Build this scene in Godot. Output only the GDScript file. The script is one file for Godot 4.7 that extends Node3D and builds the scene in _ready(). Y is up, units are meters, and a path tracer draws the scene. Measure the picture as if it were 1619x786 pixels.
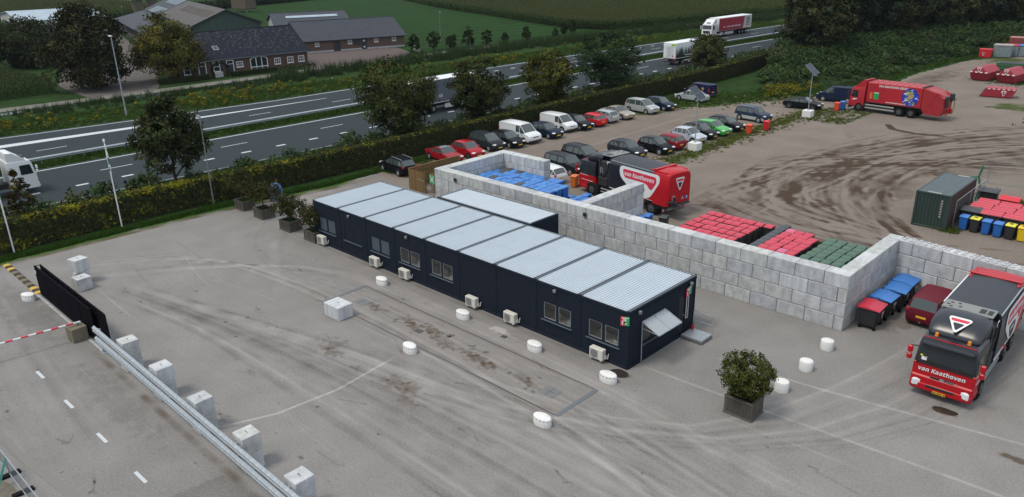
extends Node3D
# A waste company's yard seen from the air: portable office, block wall bays, parked cars and lorries, motorway and farm behind.

var names := {}
var M := {}
var rng := RandomNumberGenerator.new()

# ------------------------------------------------------------------ mesh builder
class MB:
	var v := PackedVector3Array()
	var n := PackedVector3Array()
	var c := PackedColorArray()
	var uv := PackedVector2Array()
	var col := Color(1, 1, 1)
	var cuts := PackedInt32Array()   # where each solid begins
	func tri(a: Vector3, b: Vector3, d: Vector3, ua := Vector2.ZERO, ub := Vector2.ZERO, ud := Vector2.ZERO) -> void:
		var nn := (d - a).cross(b - a)
		if nn.length_squared() < 1e-14: return
		nn = nn.normalized()
		v.append(a); v.append(b); v.append(d)
		for i in 3:
			n.append(nn); c.append(col)
		uv.append(ua); uv.append(ub); uv.append(ud)
	# corners run clockwise as seen from outside
	func quad(a: Vector3, b: Vector3, d: Vector3, e: Vector3) -> void:
		tri(a, b, d, Vector2(0, 0), Vector2(1, 0), Vector2(1, 1))
		tri(a, d, e, Vector2(0, 0), Vector2(1, 1), Vector2(0, 1))
	func box(p: Vector3, s: Vector3, bs := Basis.IDENTITY) -> void:
		cuts.append(v.size())
		var h := s * 0.5
		var k: Array[Vector3] = []
		for i in 8:
			k.append(p + bs * Vector3(h.x if i & 1 else -h.x, h.y if i & 2 else -h.y, h.z if i & 4 else -h.z))
		quad(k[6], k[7], k[5], k[4]); quad(k[3], k[2], k[0], k[1])
		quad(k[7], k[3], k[1], k[5]); quad(k[2], k[6], k[4], k[0])
		quad(k[2], k[3], k[7], k[6]); quad(k[4], k[5], k[1], k[0])
	# a box whose edges are chamfered by ch
	func cbox(p: Vector3, s: Vector3, ch: float, bs := Basis.IDENTITY, taper := 0.0) -> void:
		cuts.append(v.size())
		var h := s * 0.5
		var P := func(sx: float, sy: float, sz: float, ax: int) -> Vector3:
			var q := Vector3(sx * (h.x - (0.0 if ax == 0 else ch)), sy * (h.y - (0.0 if ax == 1 else ch)), sz * (h.z - (0.0 if ax == 2 else ch)))
			var f := 1.0 - taper * (0.5 - q.y / s.y)
			return p + bs * Vector3(q.x * f, q.y, q.z * f)
		for ax in 3:
			for sg in [-1.0, 1.0]:
				var r: Array[Vector3] = []
				for t in [[-1.0, -1.0], [1.0, -1.0], [1.0, 1.0], [-1.0, 1.0]]:
					if ax == 0: r.append(P.call(sg, t[0], t[1], 0))
					elif ax == 1: r.append(P.call(t[0], sg, t[1], 1))
					else: r.append(P.call(t[0], t[1], sg, 2))
				oq(r[0], r[1], r[2], r[3], p)
		for a in [-1.0, 1.0]:
			for b in [-1.0, 1.0]:
				oq(P.call(-1.0, a, b, 1), P.call(1.0, a, b, 1), P.call(1.0, a, b, 2), P.call(-1.0, a, b, 2), p)
				oq(P.call(a, -1.0, b, 0), P.call(a, 1.0, b, 0), P.call(a, 1.0, b, 2), P.call(a, -1.0, b, 2), p)
				oq(P.call(a, b, -1.0, 0), P.call(a, b, 1.0, 0), P.call(a, b, 1.0, 1), P.call(a, b, -1.0, 1), p)
				for e in [-1.0, 1.0]:
					ot(P.call(a, b, e, 0), P.call(a, b, e, 1), P.call(a, b, e, 2), p)
	# the same, turned to face away from a point inside
	func oq(a: Vector3, b: Vector3, d: Vector3, e: Vector3, inside: Vector3) -> void:
		if (d - a).cross(b - a).dot((a + d) * 0.5 - inside) < 0.0: quad(a, e, d, b)
		else: quad(a, b, d, e)
	func ot(a: Vector3, b: Vector3, d: Vector3, inside: Vector3) -> void:
		if (d - a).cross(b - a).dot(a - inside) < 0.0: tri(a, d, b)
		else: tri(a, b, d)
	func cyl(a: Vector3, b: Vector3, r0: float, r1: float, seg := 10, caps := true) -> void:
		cuts.append(v.size())
		var ax := (b - a).normalized()
		var u := ax.cross(Vector3.UP if absf(ax.y) < 0.9 else Vector3.RIGHT).normalized()
		var w := ax.cross(u)
		for i in seg:
			var t0 := TAU * i / seg
			var t1 := TAU * (i + 1) / seg
			var d0 := u * cos(t0) + w * sin(t0)
			var d1 := u * cos(t1) + w * sin(t1)
			oq(a + d0 * r0, a + d1 * r0, b + d1 * r1, b + d0 * r1, (a + b) * 0.5)
			if caps:
				ot(b, b + d0 * r1, b + d1 * r1, a)
				ot(a, a + d0 * r0, a + d1 * r0, b)
	func tube(pts: Array, r: float, seg := 6) -> void:
		for i in pts.size() - 1:
			cyl(pts[i], pts[i + 1], r, r, seg, true)
	# a solid of revolution about y: profile of (radius, height)
	func lathe(p: Vector3, prof: Array, seg := 20, sx := 1.0, sz := 1.0) -> void:
		cuts.append(v.size())
		for i in prof.size() - 1:
			for j in seg:
				var t0 := TAU * j / seg
				var t1 := TAU * (j + 1) / seg
				var A: Vector2 = prof[i]
				var B: Vector2 = prof[i + 1]
				quad(p + Vector3(cos(t0) * A.x * sx, A.y, sin(t0) * A.x * sz), p + Vector3(cos(t0) * B.x * sx, B.y, sin(t0) * B.x * sz),
					p + Vector3(cos(t1) * B.x * sx, B.y, sin(t1) * B.x * sz), p + Vector3(cos(t1) * A.x * sx, A.y, sin(t1) * A.x * sz))
	# polygon in the frame's x,y plane, pushed out along its z by depth
	func ext(poly: PackedVector2Array, f: Transform3D, depth: float) -> void:
		cuts.append(v.size())
		var idx := Geometry2D.triangulate_polygon(poly)
		var mid := Vector2.ZERO
		for q in poly: mid += q / poly.size()
		for i in range(0, idx.size(), 3):
			var a := poly[idx[i]]; var b := poly[idx[i + 1]]; var d := poly[idx[i + 2]]
			var far := f * Vector3(mid.x, mid.y, depth * 0.5)
			var A := f * Vector3(a.x, a.y, depth); var B := f * Vector3(b.x, b.y, depth); var D := f * Vector3(d.x, d.y, depth)
			var nn := f.basis.z
			if (D - A).cross(B - A).dot(nn) < 0: tri(A, D, B)
			else: tri(A, B, D)
			var o := f.basis.z * depth
			if (D - A).cross(B - A).dot(nn) < 0: tri(A - o, B - o, D - o)
			else: tri(A - o, D - o, B - o)
		var cw := Geometry2D.is_polygon_clockwise(poly)
		for i in poly.size():
			var a := poly[i]; var b := poly[(i + 1) % poly.size()]
			var A := f * Vector3(a.x, a.y, 0); var B := f * Vector3(b.x, b.y, 0)
			var o := f.basis.z * depth
			var outn := f.basis * (Vector3(b.y - a.y, a.x - b.x, 0) * (-1.0 if cw else 1.0))
			if (B + o - A).cross(B - A).dot(outn) < 0: quad(A, A + o, B + o, B)
			else: quad(A, B, B + o, A + o)
	# closed rings joined one to the next
	func loft(rings: Array, caps := true) -> void:
		cuts.append(v.size())
		for i in rings.size() - 1:
			var A: PackedVector3Array = rings[i]; var B: PackedVector3Array = rings[i + 1]
			var m := Vector3.ZERO
			for q in A: m += q / (2.0 * A.size())
			for q in B: m += q / (2.0 * B.size())
			for j in A.size():
				var k := (j + 1) % A.size()
				oq(A[j], A[k], B[k], B[j], m)
		if caps:
			for e in [0, rings.size() - 1]:
				var R: PackedVector3Array = rings[e]
				var O: PackedVector3Array = rings[1 if e == 0 else rings.size() - 2]
				var mc := Vector3.ZERO; var mo := Vector3.ZERO
				for q in R: mc += q / R.size()
				for q in O: mo += q / O.size()
				for j in R.size():
					ot(R[j], R[(j + 1) % R.size()], mc, mo)
	# solids that stand apart from one another, as separate builders
	func apart() -> Array[MB]:
		var out: Array[MB] = [self]
		if cuts.size() < 2 or cuts.size() > 90 or cuts[0] != 0: return out
		var bx: Array[AABB] = []; var team: Array[int] = []
		for i in cuts.size():
			var e := cuts[i + 1] if i + 1 < cuts.size() else v.size()
			var b := AABB(v[cuts[i]] if cuts[i] < v.size() else Vector3.ZERO, Vector3.ZERO)
			for j in range(cuts[i], e): b = b.expand(v[j])
			bx.append(b); team.append(i)
		for i in bx.size():
			for j in i:
				var a := bx[i]; var b := bx[j]
				var gap := Vector3.ZERO
				for k in 3: gap[k] = maxf(maxf(a.position[k] - b.end[k], b.position[k] - a.end[k]), 0.0)
				if gap.length() < maxf(0.02, 0.45 * maxf(a.get_longest_axis_size(), b.get_longest_axis_size())) and team[i] != team[j]:
					var o := team[i]; var t := team[j]
					for k in team.size(): if team[k] == o: team[k] = t
		var by := {}
		for i in team.size():
			if not by.has(team[i]): by[team[i]] = MB.new()
			var m: MB = by[team[i]]
			var e := cuts[i + 1] if i + 1 < cuts.size() else v.size()
			m.v.append_array(v.slice(cuts[i], e)); m.n.append_array(n.slice(cuts[i], e)); m.c.append_array(c.slice(cuts[i], e)); m.uv.append_array(uv.slice(cuts[i], e))
		if by.size() > 1: out.assign(by.values())
		return out
	func mesh(smooth := 0.0) -> ArrayMesh:
		var nn := n
		if smooth > 0.0:
			nn = n.duplicate()
			var lim := cos(deg_to_rad(smooth))
			var at := {}
			for i in v.size():
				var k := Vector3i((v[i] * 1500.0).round())
				if not at.has(k): at[k] = PackedInt32Array([i])
				else:
					var l: PackedInt32Array = at[k]
					l.append(i); at[k] = l
			for k in at:
				var l: PackedInt32Array = at[k]
				for i in l:
					var s := Vector3.ZERO
					for j in l:
						if n[i].dot(n[j]) > lim: s += n[j]
					nn[i] = s.normalized()
		var a := []
		a.resize(Mesh.ARRAY_MAX)
		a[Mesh.ARRAY_VERTEX] = v; a[Mesh.ARRAY_NORMAL] = nn; a[Mesh.ARRAY_COLOR] = c; a[Mesh.ARRAY_TEX_UV] = uv
		var m := ArrayMesh.new()
		m.add_surface_from_arrays(Mesh.PRIMITIVE_TRIANGLES, a)
		return m

# ------------------------------------------------------------------ nodes
func numbered(called: String) -> String:
	if not names.has(called):
		names[called] = 0
		return called
	names[called] += 1
	return "%s_%03d" % [called, names[called]]

func tag(o: Node, label: String, category: String, group := "") -> Node:
	o.set_meta("label", label); o.set_meta("category", category)
	if group != "": o.set_meta("group", group)
	return o

func thing(called: String, label: String, category: String, at := Vector3.ZERO, turn := 0.0, group := "") -> Node3D:
	var o := Node3D.new()
	o.name = numbered(called)
	add_child(o)
	o.position = at; o.rotation.y = turn
	tag(o, label, category, group)
	return o

func part(called: String, what, material: Material, parent: Node, smooth := 0.0) -> MeshInstance3D:
	var o := MeshInstance3D.new()
	if what is MB and parent != self and material != M.get("leaf"):
		var ps: Array[MB] = what.apart()
		if ps.size() > 8: o.set_meta("kind", "stuff")
		elif ps.size() > 1:
			what = ps[0]
			for i in range(1, ps.size()): part(called, ps[i].mesh(smooth), material, parent)
	o.mesh = what.mesh(smooth) if what is MB else what
	o.material_override = material
	if parent == self: o.name = numbered(called)
	else: o.name = called
	parent.add_child(o, true)
	return o

func setting(called: String, what, material: Material, smooth := 0.0) -> MeshInstance3D:
	var o := part(called, what, material, self, smooth)
	o.set_meta("kind", "structure")
	return o

func copy(o: Node3D, label: String, at: Vector3, turn: float, group := "") -> Node3D:
	var r: Node3D = o.duplicate()
	r.name = numbered(String(o.name).rstrip("0123456789").trim_suffix("_"))
	add_child(r)
	r.position = at; r.rotation.y = turn
	r.set_meta("label", label)
	if group != "": r.set_meta("group", group)
	return r

func copies(called: String, mesh: Mesh, material: Material, at: Array, parent: Node, colors := PackedColorArray()) -> MultiMeshInstance3D:
	var mm := MultiMesh.new()
	mm.transform_format = MultiMesh.TRANSFORM_3D
	mm.use_colors = colors.size() > 0
	mm.mesh = mesh
	mm.instance_count = at.size()
	for i in at.size():
		mm.set_instance_transform(i, at[i])
		if colors.size() > 0: mm.set_instance_color(i, colors[i])
	var o := MultiMeshInstance3D.new()
	o.multimesh = mm
	o.material_override = material
	o.name = numbered(called) if parent == self else called
	parent.add_child(o, true)
	o.set_meta("kind", "stuff")
	return o

func head(d: Vector2) -> float: return atan2(-d.y, d.x)
func rnd(a: float, b: float) -> float: return rng.randf_range(a, b)

# ------------------------------------------------------------------ materials
func lin(r: float, g: float, b: float, a := 1.0) -> Color: return Color(r, g, b, a).linear_to_srgb()

func mat(called: String, r: float, g: float, b: float, rough := 0.7, metal := 0.0) -> StandardMaterial3D:
	if M.has(called): return M[called]
	var m := StandardMaterial3D.new()
	m.albedo_color = lin(r, g, b)
	m.roughness = rough; m.metallic = metal
	if rough > 0.8: m.metallic_specular = 0.12
	M[called] = m
	return m

func tex(img: Image) -> ImageTexture:
	img.generate_mipmaps()
	return ImageTexture.create_from_image(img)

# grey noise picture whose values run from lo to hi about white
func grey(size: int, freq: float, sd: int, lo: float, hi: float, oct := 4, sx := 1, sy := 1) -> ImageTexture:
	var f := FastNoiseLite.new()
	f.seed = sd; f.frequency = freq; f.fractal_octaves = oct
	f.noise_type = FastNoiseLite.TYPE_SIMPLEX_SMOOTH
	var im := f.get_seamless_image(size / sx, size / sy)
	im.resize(size, size, Image.INTERPOLATE_CUBIC)
	im.convert(Image.FORMAT_RGB8)
	var d := im.get_data()
	var lut := PackedByteArray()
	for i in 256: lut.append(int(255.0 * lin(clampf(lo + (hi - lo) * i / 255.0, 0, 1), 0, 0).r + 0.5))
	for i in d.size(): d[i] = lut[d[i]]
	return tex(Image.create_from_data(size, size, false, Image.FORMAT_RGB8, d))

# a material whose colour is broken up by noise laid over it in the world
func worn(called: String, r: float, g: float, b: float, rough: float, t: Texture2D, scale := Vector3.ONE, relief: Texture2D = null, rscale := 0.0, metal := 0.0) -> StandardMaterial3D:
	var m := mat(called, r, g, b, rough, metal)
	m.albedo_texture = t
	m.uv1_triplanar = true
	m.uv1_world_triplanar = true
	m.uv1_scale = scale
	if relief != null:
		m.normal_enabled = true
		m.normal_texture = relief
		m.normal_scale = rscale
	return m

# a field mown in bands
func mown() -> ImageTexture:
	var im := Image.create(256, 256, false, Image.FORMAT_RGB8)
	var nz := FastNoiseLite.new(); nz.frequency = 0.03; nz.fractal_octaves = 4
	for y in 256:
		for x in 256:
			var k := 0.78 + 0.09 * signf(sin((x + y * 0.06) * TAU / 32.0)) + 0.07 * nz.get_noise_2d(x * 1.0, y * 0.2) + 0.10 * nz.get_noise_2d(x * 0.4, y * 0.4)
			im.set_pixel(x, y, Color(k, k, k).linear_to_srgb())
	return tex(im)

func leafmat(called: String, rough := 0.9) -> StandardMaterial3D:
	var m := mat(called, 1, 1, 1, rough)
	m.vertex_color_use_as_albedo = true
	m.cull_mode = BaseMaterial3D.CULL_DISABLED
	m.backlight_enabled = true
	m.backlight = Color(0.10, 0.12, 0.04)
	m.metallic_specular = 0.06
	return m

func glassmat(called: String, r: float, g: float, b: float, a: float) -> StandardMaterial3D:
	var m := mat(called, r, g, b, 0.04)
	if a < 1.0:
		m.transparency = BaseMaterial3D.TRANSPARENCY_ALPHA
		m.albedo_color.a = a
	m.metallic_specular = 0.6
	return m

func materials() -> void:
	var fine := grey(512, 0.08, 3, 0.74, 1.0, 5)
	var blotch := grey(512, 0.012, 5, 0.62, 1.0, 5)
	var streak := grey(512, 0.02, 9, 0.66, 1.0, 5, 1, 8)
	M["t_fine"] = fine; M["t_blotch"] = blotch; M["t_streak"] = streak
	var bump_n := FastNoiseLite.new()
	bump_n.frequency = 0.06; bump_n.fractal_octaves = 5
	var bi := bump_n.get_seamless_image(512, 512)
	bi.convert(Image.FORMAT_RGBA8)
	bi.bump_map_to_normal_map(3.0)
	var bump := tex(bi)
	M["t_bump"] = bump
	# setting
	worn("turf", 0.024, 0.050, 0.014, 0.95, blotch, Vector3.ONE * 0.06, bump, 0.6)
	worn("meadow", 0.018, 0.047, 0.011, 0.95, mown(), Vector3(0.02, 0.02, 0.02), bump, 0.5)
	worn("crop_soil", 0.025, 0.035, 0.014, 0.95, blotch, Vector3.ONE * 0.05)
	worn("road", 0.040, 0.049, 0.054, 0.85, fine, Vector3.ONE * 0.35, bump, 0.3)
	worn("lane", 0.165, 0.16, 0.14, 0.9, fine, Vector3.ONE * 0.2)
	worn("paving", 0.11, 0.088, 0.084, 0.9, fine, Vector3.ONE * 0.4)
	worn("farm_yard", 0.12, 0.108, 0.10, 0.9, blotch, Vector3.ONE * 0.1)
	worn("line", 0.47, 0.50, 0.52, 0.7, fine, Vector3.ONE * 0.7)
	mat("water", 0.008, 0.016, 0.014, 0.08)
	# concrete
	for i in 6:
		var k: float = [1.0, 0.88, 0.95, 1.05, 0.92, 1.0][i]
		var w: float = [1.0, 0.98, 1.03, 1.0, 1.0, 1.04][i]
		var m := worn("concrete%d" % i, 0.55 * k, 0.565 * k, 0.575 * k / w, 0.88, streak if i == 3 else blotch, Vector3(0.22 + 0.03 * i, 0.2, 0.22 + 0.03 * i), bump, 0.35)
		m.uv1_offset = Vector3(0.31 * i, 0.17 * i, 0.57 * i)
		m.detail_enabled = true
		m.detail_albedo = fine
		m.detail_blend_mode = BaseMaterial3D.BLEND_MODE_MUL
	worn("concrete_old", 0.20, 0.18, 0.135, 0.9, blotch, Vector3.ONE * 0.9, bump, 0.6)
	worn("white_concrete", 0.63, 0.625, 0.605, 0.75, grey(256, 0.03, 15, 0.86, 1.0, 4), Vector3(0.7, 0.7, 0.7))
	worn("galvanised", 0.36, 0.40, 0.43, 0.42, blotch, Vector3.ONE * 0.8, null, 0.0, 0.35)
	worn("roof_zinc", 0.40, 0.455, 0.50, 0.5, grey(256, 0.015, 16, 0.88, 1.0, 4), Vector3(0.3, 0.5, 0.12))
	worn("steel_dull", 0.17, 0.185, 0.195, 0.5, blotch, Vector3.ONE * 0.7)
	worn("anthracite", 0.0135, 0.0185, 0.030, 0.6, fine, Vector3.ONE * 0.5)
	worn("roof_frame", 0.058, 0.076, 0.094, 0.55, fine, Vector3.ONE * 0.4)
	M["anthracite"].metallic_specular = 0.2
	mat("gate_black", 0.007, 0.006, 0.009, 0.85)
	mat("black", 0.009, 0.009, 0.010, 0.55)
	mat("dark_plastic", 0.018, 0.019, 0.021, 0.6)
	mat("rubber", 0.012, 0.012, 0.013, 0.85)
	mat("rim", 0.33, 0.34, 0.35, 0.35, 0.5)
	mat("rim_dark", 0.05, 0.05, 0.055, 0.5)
	mat("chassis", 0.014, 0.014, 0.015, 0.8)
	mat("white_paint", 0.58, 0.59, 0.59, 0.4)
	mat("red_paint", 0.36, 0.007, 0.013, 0.3)
	mat("red_deep", 0.27, 0.012, 0.016, 0.45)
	mat("black_paint", 0.012, 0.014, 0.020, 0.3)
	mat("tarp", 0.024, 0.028, 0.036, 0.65)
	mat("cream", 0.50, 0.485, 0.435, 0.5)
	mat("grille_grey", 0.26, 0.26, 0.24, 0.6)
	mat("yellow_plate", 0.66, 0.38, 0.02, 0.5)
	mat("white_plate", 0.6, 0.6, 0.58, 0.5)
	mat("lamp_glass", 0.6, 0.62, 0.64, 0.12)
	mat("tail_red", 0.35, 0.012, 0.02, 0.2)
	mat("amber", 0.62, 0.20, 0.02, 0.3)
	mat("sign_green", 0.01, 0.27, 0.08, 0.5)
	mat("sign_red", 0.5, 0.02, 0.05, 0.5)
	mat("print_white", 0.60, 0.61, 0.61, 0.5)
	mat("print_black", 0.012, 0.013, 0.016, 0.5)
	glassmat("car_glass", 0.038, 0.050, 0.050, 1.0)
	glassmat("cab_glass", 0.012, 0.020, 0.022, 1.0)
	glassmat("pane", 0.03, 0.035, 0.035, 0.22)
	glassmat("poly_pane", 0.42, 0.46, 0.49, 0.62)
	mat("solar", 0.018, 0.024, 0.038, 0.15)
	# wood
	worn("planter_wood", 0.088, 0.080, 0.066, 0.85, streak, Vector3(1.2, 0.6, 1.2), bump, 0.4)
	worn("planter_wood_b", 0.115, 0.105, 0.088, 0.85, streak, Vector3(1.0, 0.7, 1.0), bump, 0.4)
	worn("fence_wood", 0.185, 0.108, 0.034, 0.8, streak, Vector3(1.0, 0.5, 1.0))
	worn("fence_wood_b", 0.145, 0.088, 0.03, 0.8, streak, Vector3(0.8, 0.6, 0.8))
	mat("soil", 0.022, 0.018, 0.013, 0.95)
	worn("bark", 0.055, 0.045, 0.034, 0.95, streak, Vector3(1.5, 0.5, 1.5), bump, 0.8)
	# bins
	mat("bin_blue", 0.012, 0.095, 0.33, 0.45)
	mat("bin_blue_lid", 0.035, 0.15, 0.42, 0.45)
	mat("bin_blue_worn", 0.05, 0.18, 0.44, 0.55)
	mat("bin_black", 0.016, 0.017, 0.019, 0.55)
	mat("bin_grey_lid", 0.036, 0.042, 0.048, 0.55)
	mat("bin_brown_lid", 0.05, 0.047, 0.045, 0.6)
	mat("bin_red_lid", 0.43, 0.022, 0.048, 0.45)
	mat("bin_pink_lid", 0.48, 0.09, 0.17, 0.5)
	mat("bin_green_lid", 0.045, 0.10, 0.062, 0.5)
	mat("bin_pale_lid", 0.14, 0.26, 0.19, 0.5)
	mat("bin_orange", 0.50, 0.12, 0.01, 0.5)
	mat("bin_signal", 0.55, 0.055, 0.012, 0.5)
	mat("bin_red", 0.48, 0.012, 0.02, 0.45)
	mat("bin_yellow", 0.60, 0.40, 0.01, 0.45)
	mat("bin_lime", 0.55, 0.50, 0.03, 0.45)
	# buildings behind
	worn("slate", 0.021, 0.024, 0.034, 0.85, fine, Vector3.ONE * 0.22, bump, 0.5)
	worn("slate_smooth", 0.022, 0.027, 0.040, 0.8, blotch, Vector3.ONE * 0.1)
	worn("old_brick", 0.105, 0.062, 0.054, 0.9, fine, Vector3.ONE * 0.5, bump, 0.4)
	worn("tan_brick", 0.125, 0.086, 0.070, 0.9, fine, Vector3.ONE * 0.5, bump, 0.4)
	worn("barn_green", 0.030, 0.062, 0.048, 0.7, streak, Vector3(0.1, 0.06, 0.1))
	worn("fibre_cement", 0.135, 0.13, 0.128, 0.9, blotch, Vector3(0.05, 0.05, 0.2))
	worn("pale_sheet", 0.30, 0.37, 0.43, 0.6, blotch, Vector3.ONE * 0.05)
	mat("pale_wall", 0.33, 0.33, 0.30, 0.8)
	mat("farm_glass", 0.02, 0.024, 0.028, 0.08)
	mat("farm_dark", 0.012, 0.014, 0.018, 0.6)
	mat("silo_brown", 0.075, 0.06, 0.04, 0.8)
	mat("box_green", 0.018, 0.036, 0.030, 0.6)
	worn("box_roof", 0.060, 0.085, 0.090, 0.6, blotch, Vector3.ONE * 0.3)
	mat("box_brown", 0.055, 0.028, 0.024, 0.75)
	worn("rust_red", 0.22, 0.045, 0.035, 0.7, streak, Vector3.ONE * 0.3)
	worn("skip_red", 0.33, 0.018, 0.035, 0.6, blotch, Vector3.ONE * 0.4)
	worn("skip_green", 0.03, 0.10, 0.045, 0.65, blotch, Vector3.ONE * 0.4)
	worn("skip_grey", 0.20, 0.25, 0.27, 0.6, blotch, Vector3.ONE * 0.4)
	mat("green_steel", 0.015, 0.11, 0.05, 0.5)
	leafmat("leaf"); leafmat("blade", 0.8)

func _ready() -> void:
	# camera: a drone about nineteen metres up
	var cam := Camera3D.new()
	cam.name = "camera"
	add_child(cam)
	cam.position = Vector3(19.094, 19.188, 27.345)
	cam.basis = Basis.from_euler(Vector3(-0.36944, 0.77394, -0.02029), EULER_ORDER_YXZ)
	cam.fov = 35.50
	cam.near = 0.1; cam.far = 4000
	cam.current = true
	# overcast sky, weak wide sun high in the left
	var env := Environment.new()
	env.background_mode = Environment.BG_SKY
	var sky := Sky.new(); var sm := ProceduralSkyMaterial.new()
	sm.sky_top_color = Color(0.80, 0.83, 0.87); sm.sky_horizon_color = Color(0.70, 0.74, 0.79); sm.sky_curve = 0.3
	sm.ground_horizon_color = Color(0.62, 0.65, 0.68); sm.ground_bottom_color = Color(0.2, 0.21, 0.19)
	sm.sun_angle_max = 0.1
	sky.sky_material = sm
	env.sky = sky
	env.background_energy_multiplier = 1.0
	env.ambient_light_source = Environment.AMBIENT_SOURCE_SKY
	env.tonemap_mode = Environment.TONE_MAPPER_LINEAR
	env.tonemap_exposure = 1.7
	env.fog_enabled = true; env.fog_density = 0.00006; env.fog_light_color = Color(0.80, 0.85, 0.90)
	env.sdfgi_enabled = true; env.ssao_enabled = true; env.ssil_enabled = true
	var we := WorldEnvironment.new(); we.name = "environment"; we.environment = env
	add_child(we)
	var sun := DirectionalLight3D.new()
	sun.name = "sun"
	sun.light_energy = 0.45
	sun.light_angular_distance = 14.0
	sun.light_color = Color(1.0, 0.97, 0.92)
	sun.shadow_enabled = true
	sun.rotation_degrees = Vector3(-62, -20, 0)
	add_child(sun)
	materials()
	ground()
	embankment()
	office()
	walls()
	yard_fittings()
	lamp_posts()
	motorway_things()
	farm()
	lorries()
	cars()
	bins()
	trees()

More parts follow.
